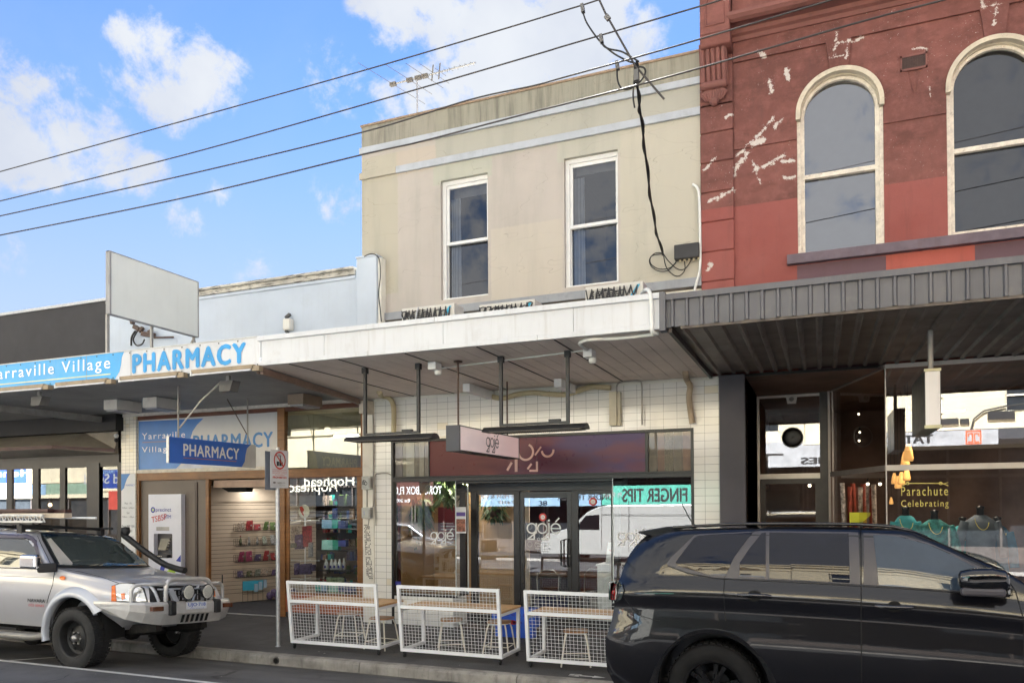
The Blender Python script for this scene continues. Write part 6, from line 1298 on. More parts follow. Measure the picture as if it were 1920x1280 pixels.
for (py_, nm, cl_) in rows:
    a, b = SW(438, py_), SW(518, py_-1); z = a.z; b.z = z; d = (b-a).normalized(); wdt = (b-a).length; o_ = nv*.2
    t = thing('wire_basket', '%s wire basket of packets hooked on the cream slatwall' % nm, 'basket', a, 'wire baskets on the slatwall')
    m = MB()
    for i in range(int(wdt/.045)+1): p = a+d*min(i*.045, wdt); m.tube([p+Vector((0, 0, .15)), p, p+o_, p+o_+Vector((0, 0, .05))], .003, 4)
    for p0 in (a+Vector((0, 0, .15)), a+Vector((0, 0, .075)), a, a+o_*.5, a+o_, a+o_+Vector((0, 0, .05))): m.tube([p0, p0+d*wdt], .004, 4)
    m.build('basket', WIREB, t)
    for i, cn in enumerate(cl_):
        c = a+d*(wdt*(i+.65)/5.2)+o_*.5+Vector((0, 0, .01)); h_ = rr.uniform(.13, .23); tl = rr.uniform(-.7, .7)
        t2 = thing('product_packet', '%s packet, %s from the left in the %s wire basket' % (cn, ('first', 'second', 'third', 'fourth', 'fifth')[i], nm), 'packet', c, 'packets in the slatwall baskets')
        w_ = rr.uniform(.05, .08); up_ = Vector((tl*.4, 0, 1)).normalized()
        if nm == 'second' and i in (0, 1, 2):
            MB().lathe([(.001, 0), (.03, 0), (.032, h_*.55), (.014, h_*.75), (.012, h_), (.001, h_)], c, 'z', 12).build('bottle', MATS['packet_'+cn], t2); MB().lathe([(.001, h_), (.014, h_), (.014, h_+.03), (.001, h_+.03)], c, 'z', 10).build('cap', MATS['packet_red' if i == 0 else 'packet_silver'], t2)
        else:
            q = [c-d*w_-nv*.02, c+d*w_-nv*.02, c+d*w_+nv*.02, c-d*w_+nv*.02]; k_ = up_*h_
            MB().add(q+[c-d*w_*.8+k_-nv*.008, c+d*w_*.9+k_-nv*.006, c+d*w_*.85+k_+nv*.01, c-d*w_+k_*.93+nv*.01], [(0, 1, 2, 3), (4, 5, 6, 7), (0, 1, 5, 4), (1, 2, 6, 5), (2, 3, 7, 6), (3, 0, 4, 7)]).build('bag', MATS['packet_'+cn], t2, bevel=.008)
            MB().bar(c+d*.02+k_*.5+nv*.022, c+d*.045+k_*.5+nv*.022, .03, .03).build('price_tag', FW_, t2)
a = SW(455, 1106); p = Vector((a.x, a.y, 0))+nv*.3
t = thing('display_stand', 'small wire display stand with a cyan header on the pharmacy floor', 'display stand', (p.x, p.y, -.04))
d = dv; a0 = SW(455, 1128, .2); a1 = SW(493, 1128, .2); zz0 = -.03; top_ = SW(455, 1089, .2).z; mid_ = SW(455, 1107, .2).z
MB().prism([Vector((a0.x, a0.y, mid_)), Vector((a1.x, a1.y, mid_)), Vector((a1.x, a1.y, top_)), Vector((a0.x, a0.y, top_))], nv*.01).build('header_card', mk('cyan_card', lin((70, 180, 214)), .4), t)
m = MB(); 
for f in (0, .25, .5, .75, 1): q = a0.lerp(a1, f); m.tube([(q.x, q.y, -.035), (q.x, q.y, top_)], .005, 5)
for z in (-.02, .15, .35): m.tube([(a0.x, a0.y, z), (a1.x, a1.y, z)], .005, 5)
m.build('wire_frame', WIREB, t)
for i in range(3):
    c = a0.lerp(a1, .55+.22*i)+nv*.12; z = .2+.04*i
    tag(MB().prism([Vector((c.x, c.y, z))-d*.035, Vector((c.x, c.y, z))+d*.035, Vector((c.x, c.y, z+.17))+d*.035, Vector((c.x, c.y, z+.17))-d*.035], nv*.05).build('product_packet', mk('packet_paleblue', (.4, .55, .7), .4)), '%s pale blue box in the cyan headed display stand' % ('leftmost', 'middle', 'rightmost')[i], 'packet', 'pale blue boxes in the display stand')
m = MB(); 
for i in range(9): c = a1+d*(.12+.07*i)+nv*(.1+.06*(i % 3)); m.ball((c.x, c.y, .08+.07*(i % 2)), .085, 8, sq=(1, 1, 1.1))
tag(m.build('wrapped_bundle', mk('packet_violet', (.2, .12, .35), .3)), 'pile of dark purple wrapped goods on the pharmacy floor beside the display stand', 'packets', kind='stuff')
# ================================================================ pharmacy window display
Yw = YF+.35
def wx(x, y, Y=Yw): return U(x, y, Y)
SH = mk('display_shelf', (.05, .05, .05), .4)
prods = [ (603, 990, 623, 974, lin((140, 190, 226)), 'pale blue'), (622, 990, 633, 974, lin((60, 180, 170)), 'teal'), (634, 990, 647, 976, lin((70, 90, 150)), 'navy'),
          (603, 1030, 624, 1012, lin((160, 220, 214)), 'pale aqua'), (623, 1030, 634, 1012, lin((40, 150, 130)), 'green'), (634, 1024, 648, 1012, lin((70, 80, 150)), 'indigo')]
for (xa, ya, xb, yb, c_, nm) in prods:
    a, b = wx(xa, ya), wx(xb, yb); t = tag(MB().box(a.x, b.x, Yw, Yw+.1, a.z, b.z).build('product_box', mk('carton_'+nm.replace(' ', '_'), c_, .4, var=.1, vs=20), bevel=.003), '%s carton on the %s shelf of the pharmacy window' % (nm, 'upper' if ya < 1000 else 'middle'), 'box', 'cartons in the pharmacy window')
for (ya, nm) in ((990.5, 'upper'), (1030.5, 'middle'), (1068, 'lower')):
    a, b = wx(598, ya), wx(672, ya); tag(MB().box(a.x, b.x, Yw-.05, Yw+.3, a.z-.012, a.z).build('glass_shelf', SH), '%s dark shelf in the pharmacy window' % nm, 'shelf', 'shelves in the pharmacy window')
for i, x in enumerate((612, 622, 629, 637, 645)):
    c = wx(x, 1067); h_ = .2 if i != 4 else .22; r_ = .04 if i != 4 else .024
    t = thing('lotion_bottle', 'white lotion bottle, %s from the left on the lower window shelf' % ('first', 'second', 'third', 'fourth', 'fifth')[i], 'bottle', c, 'white bottles in the pharmacy window')
    MB().lathe([(.001, 0), (r_, 0), (r_, h_*.6), (r_*.5, h_*.78), (r_*.4, h_*.86)], c, 'z', 14).build('bottle', mk('white_plastic_bottle', (.7, .74, .74), .35), t); MB().lathe([(r_*.45, h_*.86), (r_*.45, h_), (.001, h_)], c, 'z', 12).build('cap', WPIPE, t); MB().box(c.x-.02, c.x+.02, c.y-r_-.003, c.y-r_, c.z+.03, c.z+.08).build('paper_label', BS, t)
c = wx(572, 1100); t = thing('spinner_rack', 'white spinner rack hung with bags in the pharmacy window', 'display rack', (c.x, Yw+.1, 0)); X_ = wx(572, 1000, Yw+.1).x; Yr = Yw+.1
MB().tube([(X_, Yr, .06), (X_, Yr, 2.0)], .014, 8).build('pole', WSTEEL, t)
m = MB()
for py_ in (976, 1051, 1085):
    z = U(572, py_, Yr).z
    for a_ in (.2, 1.7, 3.3, 4.9): m.tube([(X_, Yr, z), (X_+.3*cos(a_), Yr+.22*sin(a_), z+.01)], .006, 6).ball((X_+.3*cos(a_), Yr+.22*sin(a_), z+.01), .013, 6)
m.build('arm', WSTEEL, t)
for i, (x, y, w, h, cn, nm) in enumerate(((552, 1000, .16, .3, 'cream', 'pale pink'), (574, 1005, .2, .42, 'red', 'deep red'), (560, 1015, .2, .3, 'violet', 'lilac'), (581, 1030, .08, .3, 'silver', 'pale grey'), (555, 1066, .1, .24, 'violet', 'violet'), (572, 1066, .26, .22, 'purple', 'shiny purple'), (586, 1064, .08, .14, 'purple', 'small blue'), (548, 1022, .14, .1, 'clear', 'pale blue'))):
    c = U(x, y, Yr-.1-.01*i); tag(MB().prism([(c.x-w/2, c.y, c.z-h/2), (c.x+w/2, c.y, c.z-h/2+.01), (c.x+w/2*.9, c.y, c.z+h/2), (c.x-w/2*.9, c.y, c.z+h/2-.02)], (0, .06, 0)).build('hanging_bag', MATS['packet_'+cn], bevel=.02, seg=3), '%s gift bag hanging on the spinner rack' % nm, 'bag', 'bags on the spinner rack')
c = wx(590, 985); c = U(566, 968, Yr-.15)
s = Strokes((U(570, 958, YF+.2).x, YF+.2, U(570, 958, YF+.2).z), (1, 0, 0), (0, 0, 1), 0); s.disc(0, 0, .13); t = tag(s.build('oval_sign', mk('cream_card', lin((214, 206, 182)), .5)), 'round cream card sign with red figure in the pharmacy window', 'sign')
s = Strokes((U(568, 958, YF+.195).x, YF+.195, U(570, 958, YF+.2).z), (1, 0, 0), (0, 0, 1), 0); s.poly([(-.08, .08), (-.02, .1), (.03, .03), (0, -.02), (.03, -.1), (-.02, -.06), (-.06, 0)]); s.build('red_figure', mk('rust_red_print', lin((190, 70, 50)), .5), t)
pc = wx(648, 940, YF+1.2); tag(MB().box(wx(633, 940, YF+.8).x, wx(676, 940, YF+.8).x, YF+.8, YF+.85, wx(650, 1010, YF+.8).z, wx(650, 928, YF+.8).z).build('dark_poster', mk('charcoal_poster', (.03, .03, .035), .4)), 'charcoal poster panel at the right of the pharmacy window', 'poster')
a, b = wx(612, 1120, YF+.3), wx(645, 1082, YF+.3); t = tag(MB().box(a.x, b.x, YF+.3, YF+.32, a.z, b.z).build('photo_poster', mk('green_photo_card', (.25, .32, .2), .5, var=.5, vs=9)), 'photo poster low in the pharmacy window', 'poster')
for i, (x, w, c_) in enumerate(((597, .14, 'teal'), (608, .12, 'pale_blue'), (622, .2, 'pale_aqua'), (640, .16, 'navy'), (656, .1, 'indigo'))):
    c = wx(x, 1142); tag(MB().box(c.x, c.x+w, Yw-.1, Yw+.05, .45, .62).build('product_box', MATS['carton_'+c_] if 'carton_'+c_ in MATS else SH), '%s carton, low in the pharmacy window behind the mesh screen, %s from left' % (c_.replace('_', ' '), ('first', 'second', 'third', 'fourth', 'fifth')[i]), 'box', 'cartons in the pharmacy window')
r = random.Random(9); m = MB()
for k in range(260):
    x = r.uniform(-9.3, -7.9); z = .46+.27*r.randint(0, 6); y = r.uniform(YF+.75, YF+1.1); w, h = r.uniform(.03, .10), r.uniform(.07, .22); m.box(x, x+w, y, y+.08, z, z+h, mi=r.randint(0, 7))
tag(m.build('stocked_goods', [MATS['carton_teal'], MATS['carton_navy'], MATS['packet_silver'], MATS['packet_purple'], mk('carton_tan', (.3, .2, .14), .5), MATS['packet_cream'], MATS['packet_red'], MATS['packet_green']]), 'mixed goods on the deep shelves behind the pharmacy window', 'goods', kind='stuff')
FLU = mk('lit_tube', (.8, .8, .8), .5, emit=(1, 1, .94), es=1.6)
for i, (xa, xb, y, Y) in enumerate(((542, 612, 820, 13.4), (626, 672, 818, 13.4), (580, 652, 844, 14.4))):
    a, b = U(xa, y, Y), U(xb, y, Y); t = thing('ceiling_light', 'lit fluorescent tube behind the upper pharmacy glass, %s' % ('upper left', 'upper right', 'lower')[i], 'light', a, 'lit tubes in the pharmacy'); MB().tube([a, (b.x, Y, a.z)], .02, 8).build('tube', FLU, t); MB().box(a.x, b.x, Y-.03, Y+.03, a.z+.02, a.z+.06).build('batten', WTIM, t)
# lamps that light the shops inside
def lamp(name, label, loc, e_, col, size=.6):
    t = thing(name, label, 'light', loc); MB().box(loc[0]-size/2, loc[0]+size/2, loc[1]-.08, loc[1]+.08, loc[2]+.02, loc[2]+.05).build('housing', WTIM, t)
    l = bpy.data.lights.new('lamp', 'AREA'); l.shape = 'RECTANGLE'; l.size = size; l.size_y = .15; l.energy = e_; l.color = col
    o = bpy.data.objects.new('lamp_glow', l); COL.objects.link(o); o.parent = t; o.location = (0, 0, 0); return t
lamp('ceiling_light', 'ceiling light inside the pharmacy entry', (-11.2, 13.4, 2.5), 2, (1, .95, .85), 1.2)
lamp('ceiling_light', 'ceiling light over the pharmacy window display', (-8.6, 12.7, 2.5), 3, (1, .96, .9), 1.0)
lamp('ceiling_light', 'warm ceiling light over the timber lined corner of the cafe', (-6.3, 12.7, 2.5), 5, (1, .9, .76), .8)
lamp('ceiling_light', 'ceiling light in the middle of the cafe', (-4.2, 13.4, 2.55), 4, (1, .9, .8), .8)
# ================================================================ cafe things
tp_ = thing('hanging_plant', 'trailing green plant in a brown basket hanging in the left cafe window', 'plant', U(776, 965, 12.6))
LEAFM = mk('plant_leaf', (.05, .1, .025), .5, var=.5, vs=12); LEAF2 = mk('pale_plant_leaf', (.12, .17, .07), .5, var=.4, vs=12)
c = U(776, 985, 12.6); MB().lathe([(.001, -.12), (.10, -.1), (.17, .02), (.18, .06), (.165, .06)], c, 'z', 18).build('basket', mk('brown_basket', (.08, .04, .03), .8, bump=.8, bs=60), tp_)
def foliage(c, n, rx, ry, z0, z1, seed, mats, name, parent, size=.1):
    r = random.Random(seed); m = MB()
    for k in range(n):
        a = r.uniform(0, 2*pi); rr_ = sqrt(r.random()); p = Vector((c[0]+rx*rr_*cos(a), c[1]+ry*rr_*sin(a), r.uniform(z0, z1)))
        dr = Vector((cos(a)*.5, sin(a)*.5, -r.uniform(.3, 1.3))).normalized(); L_ = r.uniform(.6, 1.4)*size; sd = dr.cross(Vector((0, 0, 1))).normalized()*L_*.18
        m.add([p, p+dr*L_*.4+sd, p+dr*L_, p+dr*L_*.4-sd], [(0, 1, 2, 3)], mi=0 if r.random() < .7 else 1)
    return m.build(name, mats, parent, recalc=False)
foliage((c.x, c.y), 620, .36, .22, c.z+.0, c.z+.52, 4, [LEAFM, LEAF2], 'foliage', tp_, .17); foliage((c.x+.03, c.y), 90, .07, .07, c.z-.42, c.z+.1, 6, [LEAFM, LEAF2], 'trailing_stem', tp_, .07)
m = MB()
for a_ in (0, 2.1, 4.2): m.tube([(c.x+.17*cos(a_), c.y+.17*sin(a_), c.z+.05), (c.x, c.y, 2.45)], .004, 5)
m.build('hanger_cord', BLK, tp_)
c2 = U(838, 925, 12.7); t = thing('hanging_plant', 'pale leafy plant hanging further right in the left cafe window', 'plant', c2)
foliage((c2.x, c2.y), 380, .40, .2, c2.z-.15, c2.z+.3, 8, [LEAF2, LEAFM], 'foliage', t, .17); MB().lathe([(.001, -.1), (.1, -.08), (.13, .04)], c2, 'z', 14).build('pot', MATS['brown_basket'], t); MB().tube([c2, (c2.x, c2.y, 2.5)], .005, 5).build('hanger_cord', BLK, t)
c3 = U(925, 960, 13.0); t = thing('hanging_plant', 'dark leafy plant hanging behind the left glass beside the cafe door', 'plant', c3)
foliage((c3.x, c3.y), 200, .25, .2, c3.z-.1, c3.z+.35, 18, [LEAFM, LEAFM], 'foliage', t, .14); MB().tube([c3, (c3.x, c3.y, 2.5)], .005, 5).build('hanger_cord', BLK, t); MB().lathe([(.001, -.1), (.1, -.08), (.13, .04)], c3, 'z', 14).build('pot', MATS['brown_basket'], t)
MAR = mk('maroon_poster', (.12, .012, .02), .5)
a, b = U(822, 1012, 13.27), U(868, 950, 13.27); t = tag(MB().box(a.x, b.x, 13.26, 13.28, a.z, b.z).build('menu_poster', MAR), 'dark red poster on the timber wall inside the left cafe window', 'poster')
for i in range(9): MB().box(a.x+.06, a.x+.06+(b.x-a.x)*(.7 if i % 3 else .5), 13.255, 13.258, b.z-.32-i*.06, b.z-.308-i*.06).build('text_line', FW_, t) if i != 4 else None
a, b = U(856, 999, YF+.2), U(874, 950, YF+.2); t = tag(MB().box(a.x, b.x, YF+.19, YF+.2, a.z, b.z).build('event_poster', HBW), 'small white and purple flyer taped near the corner of the left cafe window', 'poster')
MB().box(a.x+.01, b.x-.01, YF+.186, YF+.19, a.z+.03, a.z+.25).build('photo', mk('flyer_photo', (.3, .12, .08), .5, var=.6, vs=30), t); MB().box(a.x+.01, b.x-.01, YF+.186, YF+.19, a.z+.3, a.z+.37).build('purple_band', mk('flyer_purple', lin((100, 80, 160)), .5), t)
t = thing('dish_pictures', 'framed round dish pictures behind the cafe door', 'picture', U(1002, 1012, YR+.5)); a, b = U(985, 1030, YR+.5), U(1018, 980, YR+.5)
MB().box(a.x, b.x, YR+.5, YR+.53, a.z, b.z).build('frame', mk('dark_menu', (.04, .02, .018), .4), t)
s = Strokes((a.x, YR+.5, a.z), (1, 0, 0), (0, 0, 1), .004)
for i in range(2):
    for k in range(3): s.arc(.09+.14*i, .1+.16*k, .045, .012)
s.build('dish_ring', mk('dish_grey', (.25, .22, .2), .5), t)
CHM = mk('chair_chrome', (.4, .38, .36), .3, metal=.8)
def chair(x, y, rz, lb, seatm):
    t = thing('cafe_chair', lb, 'chair', (0, 0, 0), 'chairs inside the cafe')
    MB().box(-.2, .2, -.2, .2, .44, .47).build('seat', seatm, t, bevel=.008); MB().tube([(-.19, .19, .45), (-.2, .22, .8), (-.1, .24, .9), (.1, .24, .9), (.2, .22, .8), (.19, .19, .45)], .012, 8).build('backrest', CHM, t)
    for sx in (-1, 1):
        for sy in (-1, 1): MB().tube([(sx*.18, sy*.18, .44), (sx*.21, sy*.21, 0)], .011, 8).build('leg', CHM, t)
    return place(t, x, y, -.04, rz)
chair(-4.62, 13.1, .3, 'metal framed chair with dark seat just inside the cafe door', BLACKF); chair(-4.05, 13.6, -.4, 'low timber seated chair further inside the cafe', OAK)
tb = thing('cafe_table', 'small dark table inside behind the cafe door', 'table', (-4.8, 13.7, -.04)); MB().box(-5.15, -4.45, 13.4, 14.0, .7, .74).build('table_top', BLACKF, tb, bevel=.004)
for sx in (-5.1, -4.5): MB().box(sx-.02, sx+.02, 13.45, 13.95, -.04, .7).build('leg', BLACKF, tb)
c = UZ(1103, 1168, -.03); t = thing('pedal_bin', 'brushed steel bin with black lid inside the cafe entrance', 'bin', (-3.66, 12.75, -.04))
MB().lathe([(.001, 0), (.15, 0), (.15, .52)], (-3.66, 12.75, -.04), 'z', 24).build('bin_body', mk('brushed_steel', (.45, .44, .42), .3, metal=.9, var=.1), t); MB().lathe([(.155, .52), (.155, .58), (.12, .62), (.001, .63)], (-3.66, 12.75, -.04), 'z', 24).build('lid', BLACKF, t)
t = thing('counter', 'white tiled counter block inside the right cafe sidelight', 'counter', (-3.35, 12.9, -.04)); MB().box(-3.55, -3.12, 12.62, 13.1, -.04, 1.02).build('counter_body', mk('counter_white', lin((220, 222, 222)), .4, var=.05), t, bevel=.005); MB().box(-3.57, -3.1, 12.6, 13.12, 1.02, 1.05).build('counter_top', WTIM, t)
t = thing('paper_sign', 'white paper sign reading PICK UP HERE on the cafe counter', 'sign', (-3.33, 12.75, 1.05)); MB().prism([(-3.44, 12.74, 1.05), (-3.18, 12.74, 1.05), (-3.2, 12.8, 1.42), (-3.40, 12.8, 1.42)], (0, .01, 0)).build('sheet', HBW, t)
text('PICK UP', RED, (-3.31, 12.765, 1.28), (1, 0, 0), (0, .16, 1), w=.14, h=.035, parent=t); text('HERE', RED, (-3.31, 12.757, 1.22), (1, 0, 0), (0, .16, 1), w=.09, h=.035, parent=t)
a, b = U(868, 1168, 10.75), U(930, 1142, 10.75)
t = thing('blue_crate', 'bright blue crate with a red patch behind the middle mesh screen', 'crate', (a.x, 10.75, zf(10.75))); CRB = mk('crate_blue', lin((40, 90, 200)), .45, var=.1)
MB().box(-4.95, -4.2, 11.3, 11.55, .12, .42).box(-4.9, -4.25, 11.33, 11.52, -.05, .12).build('crate_body', CRB, t, bevel=.01); m = MB()
for i in range(7): m.box(-4.9+i*.1, -4.84+i*.1, 11.292, 11.3, .3, .34).box(-4.88+i*.1, -4.82+i*.1, 11.292, 11.3, .18, .22)
m.build('crate_slot', ATB, t); s = Strokes((-4.58, 11.295, .2), (1, 0, 0), (0, 0, 1), .003); s.poly([(.08*cos(i*.52), .035*sin(i*.52)) for i in range(12)]); s.build('red_patch', RED, t)
# ================================================================ boutique things
t = thing('projecting_lightbox', 'narrow blank white light box hanging end-on under the grey awning', 'sign', U(1748, 745, 9.3)); Yl = 9.4
a, b = U(1734, 803, Yl), U(1764, 691, Yl); xw = b.x-a.x
MB().box(a.x+.006, b.x-.006, Yl-.004, Yl+.02, a.z+.03, b.z-.02).build('end_face', mk('lightbox_white', lin((232, 228, 226)), .4, var=.02, streak=.12, dcol=(.3, .27, .22)), t, bevel=.01)
MB().box(a.x, b.x, Yl+.0, Yl+1.25, a.z, b.z).build('box_casing', mk('lightbox_grey_casing', (.05, .05, .05), .4), t, bevel=.01)
MB().box(a.x-.002, b.x+.002, Yl-.008, Yl+.03, a.z-.0, a.z+.035).box(a.x-.002, b.x+.002, Yl-.008, Yl+.03, b.z-.02, b.z+.008).build('end_cap', mk('cream_cap', lin((206, 200, 160)), .5), t)
MB().tube([((a.x+b.x)/2+.02, Yl+.3, b.z), ((a.x+b.x)/2+.02, Yl+.3, 4.02)], .028, 8).build('hanging_rod', POST, t)
c = U(1486, 820, YD); t = thing('round_wall_fan', 'round black vent fan set in the glass above the boutique door', 'fan', (c.x, YD-.03, c.z)); MB().lathe([(.001, -.03), (.12, -.05), (.155, -.03), (.165, .0)], (c.x, YD-.03, c.z), 'y', 28).build('fan_cover', BLACKF, t); MB().lathe([(.165, .0), (.18, -.01), (.18, .02)], (c.x, YD-.03, c.z), 'y', 28).build('rim', POST, t)
c = U(1484, 749, YD-.1); t = thing('entry_light', 'small white emergency light over the boutique door', 'light', c); MB().prism([c+Vector((-.09, 0, .06)), c+Vector((.09, 0, .06)), c+Vector((.07, 0, -.06)), c+Vector((-.07, 0, -.06))], (0, .08, 0)).build('housing', ALU, t, bevel=.01); MB().lathe([(.001, -.02), (.035, -.02), (.04, 0)], c+Vector((0, 0, .01)), 'y', 14).build('lens', POST, t)
PEND = mk('pendant_glow', lin((240, 180, 100)), .6, emit=(1, .5, .16), es=.10)
for i, (x, y, s_) in enumerate(((1703, 850, 1.25), (1697, 862, 1.1), (1700, 890, 1.0), (1690, 898, 1.0), (1684, 905, 1.0), (1677, 898, .9), (1671, 939, .6))):
    Y = 12.9+.35*i; c = U(x, y, Y); t = thing('pendant_lamp', 'warm glowing paper pendant lamp, number %s of the cluster from the front' % ('one', 'two', 'three', 'four', 'five', 'six', 'seven')[i], 'lamp', c, 'glowing pendant lamps in the boutique')
    k = .062*s_; MB().lathe([(k*.35, k*1.9), (k*.7, k*.6), (k*.95, -k*.9), (k*.8, -k*1.5), (.001, -k*1.5)], c, 'z', 16).build('lamp_shade', PEND, t); MB().tube([c+Vector((0, 0, k*1.9)), Vector((c.x, c.y, 3.9))], .004, 4).build('cord', BLK, t)
for i, (x, y) in enumerate(((1610, 776), (1612, 810), (1611, 826), (1627, 907), (1650, 907), (1518, 910))):
    c = U(x, y, 15.0); t = thing('spotlight', 'tiny lit spotlight in the dark boutique ceiling, %s' % ('highest', 'second highest', 'third highest', 'left of the low pair', 'right of the low pair', 'seen through the door glass')[i], 'light', c, 'boutique spotlights'); MB().ball(c, .018 if i < 3 else .028, 8).build('bulb', mk('spot_glow', (.8, .8, .8), .5, emit=(1, .85, .6), es=1.6), t); MB().tube([c+Vector((0, 0, .02)), c+Vector((0, .03, .1))], .012, 6).build('fitting', BLACKF, t)
for i, (x, y, Y) in enumerate(((100, 946, 14.5), (129, 949, 15.0))):
    c = U(x-6, y, Y); t = thing('pendant_bulb', 'glowing bare bulb inside the charcoal shop, %s one' % ('left', 'right')[i], 'lamp', c, 'bare bulbs in the charcoal shop'); MB().ball(c, .05, 10).build('bulb', mk('bulb_glow', (.9, .8, .6), .5, emit=(1, .7, .35), es=1.5), t); MB().tube([c+Vector((0, 0, .05)), Vector((c.x, c.y, 3.3))], .006, 5).build('cord', BLK, t)
CLR = [mk('teal_cloth', lin((60, 150, 160)), .8, var=.15, vs=6), mk('teal_print_cloth', lin((50, 120, 120)), .8, var=.5, vs=14), mk('slate_cloth', lin((90, 100, 112)), .8, var=.2, vs=6), mk('blue_cloth', lin((56, 110, 140)), .8, var=.2, vs=6)]
def garment(x, y, Y, w, h, m_, lb):
    c = U(x, y, Y); t = thing('clothes_dummy', lb, 'mannequin', (c.x, Y, -.04), 'clothes dummies in the boutique window')
    n = 20; prof = [(.07, 0), (.11, -.03), (w*.5, -.1), (w*.46, -.3), (w*.42, -.5), (w*.55, -h)]; m = MB()
    vs = [(c.x+r_*cos(2*pi*k/n), Y+r_*.55*sin(2*pi*k/n), c.z+z) for r_, z in prof for k in range(n)]
    m.add(vs, [(i*n+k, i*n+(k+1) % n, (i+1)*n+(k+1) % n, (i+1)*n+k) for i in range(len(prof)-1) for k in range(n)], 0, True)
    for s_ in (-1, 1): m.tube([(c.x+s_*w*.42, Y, c.z-.1), (c.x+s_*w*.62, Y, c.z-.35), (c.x+s_*w*.68, Y-.03, c.z-.6)], [.08, .07, .06], 10)
    m.build('garment', m_, t); MB().lathe([(.05, 0), (.045, .08), (.06, .12), (.001, .14)], c, 'z', 14).build('neck', BLACKF, t); MB().tube([(c.x, Y, c.z-h), (c.x, Y, -.04)], .02, 8).build('stand', POST, t)
    m = MB(); m.tube([(c.x+.11*cos(a*.35+3.3)*.8, Y-.11-.02*sin(a*.35), c.z-.05-.16*abs(sin(a*.35))) for a in range(9)], .005, 6); m.build('necklace', GOLD, t)
garment(1698, 966, 12.6, .3, .8, CLR[0], 'dummy in a plain teal top behind the gold lettering'); garment(1752, 973, 12.5, .42, 1.0, CLR[1], 'dummy in a patterned teal shirt in the middle of the boutique window'); garment(1838, 965, 12.7, .42, 1.1, CLR[2], 'dummy in a slate grey top with long necklace'); garment(1870, 985, 12.9, .3, .9, CLR[3], 'dummy in a blue top at the right of the boutique window'); garment(1805, 985, 13.1, .3, .9, CLR[0], 'dummy in a teal jacket behind the patterned shirt')
ROLL_ = mk('rust_cloth_roll', lin((130, 52, 34)), .7, var=.3, vs=9)
for i, x in enumerate((1585, 1594, 1604, 1613, 1622, 1633, 1641)):
    Y = 13.0+.12*(i % 3); a, b = U(x, 975+0, Y), U(x-6+(i*5) % 9, 905+(i*7) % 13, Y); tag(MB().tube([(a.x, Y, a.z-.5), b], .035, 10).build('fabric_roll', ROLL_ if i % 3 else mk('white_pattern_cloth', (.4, .34, .3), .7, var=.6, vs=20)), 'rust or patterned cloth roll standing in the splayed boutique window, %s from the left' % ('first', 'second', 'third', 'fourth', 'fifth', 'sixth', 'seventh')[i], 'cloth roll', 'cloth rolls in the boutique window')
a, b = U(1593, 975, 12.9), U(1632, 960, 12.9); tag(MB().prism([(a.x, 12.9, a.z-.1), (U(1621, 975, 12.9).x, 12.9, a.z), (b.x, 12.9, b.z-.05), (b.x, 12.9, b.z), (a.x, 12.9, b.z)], (0, .02, 0)).build('yellow_card', mk('yellow_green_card', lin((206, 206, 40)), .5)), 'yellow green card at the foot of the splayed boutique window', 'sign')
tag(MB().box(-.93, -.35, YD+.3, YD+.35, .0, 2.3).build('inner_door_board', mk('brown_board', lin((110, 84, 70)), .6)), 'brown board standing inside the boutique door', 'board')
a, b = U(1560+240/3.55, 640+275/3.55, 13.5), U(1560+850/3.55, 640+240/3.55, 13.5); t = thing('ceiling_light', 'unlit pale batten on the boutique ceiling', 'light', a); MB().bar(a, (b.x, b.y, a.z), .05, .04).build('batten', ALU, t)
lamp('ceiling_light', 'ceiling light in the boutique window', (1.6, 13.0, 3.4), 10, (1, .8, .6), .8)
lamp('ceiling_light', 'ceiling light inside the charcoal shop', (-16.0, 14.0, 3.3), 8, (1, .75, .5), .8)
# ================================================================ vehicles at the kerb
def tab(T, x):
    "smooth (clamped) interpolation of a table"
    if x <= T[0][0]: return T[0][1]
    if x >= T[-1][0]: return T[-1][1]
    for i in range(len(T)-1):
        if T[i][0] <= x <= T[i+1][0]: break
    x0, y0 = T[i]; x1, y1 = T[i+1]; h = x1-x0; t = (x-x0)/h; s = (y1-y0)/h
    def sl(j):
        if j <= 0 or j >= len(T)-1: return (T[min(j+1, len(T)-1)][1]-T[max(j-1, 0)][1])/(T[min(j+1, len(T)-1)][0]-T[max(j-1, 0)][0])
        a = (T[j][1]-T[j-1][1])/(T[j][0]-T[j-1][0]); b = (T[j+1][1]-T[j][1])/(T[j+1][0]-T[j][0])
        return 0 if a*b <= 0 else 2*a*b/(a+b)
    m0, m1 = sl(i), sl(i+1)
    return y0*(1+2*t)*(1-t)**2+y1*t*t*(3-2*t)+h*(m0*t*(1-t)**2-m1*t*t*(1-t))
LEAN = -.085
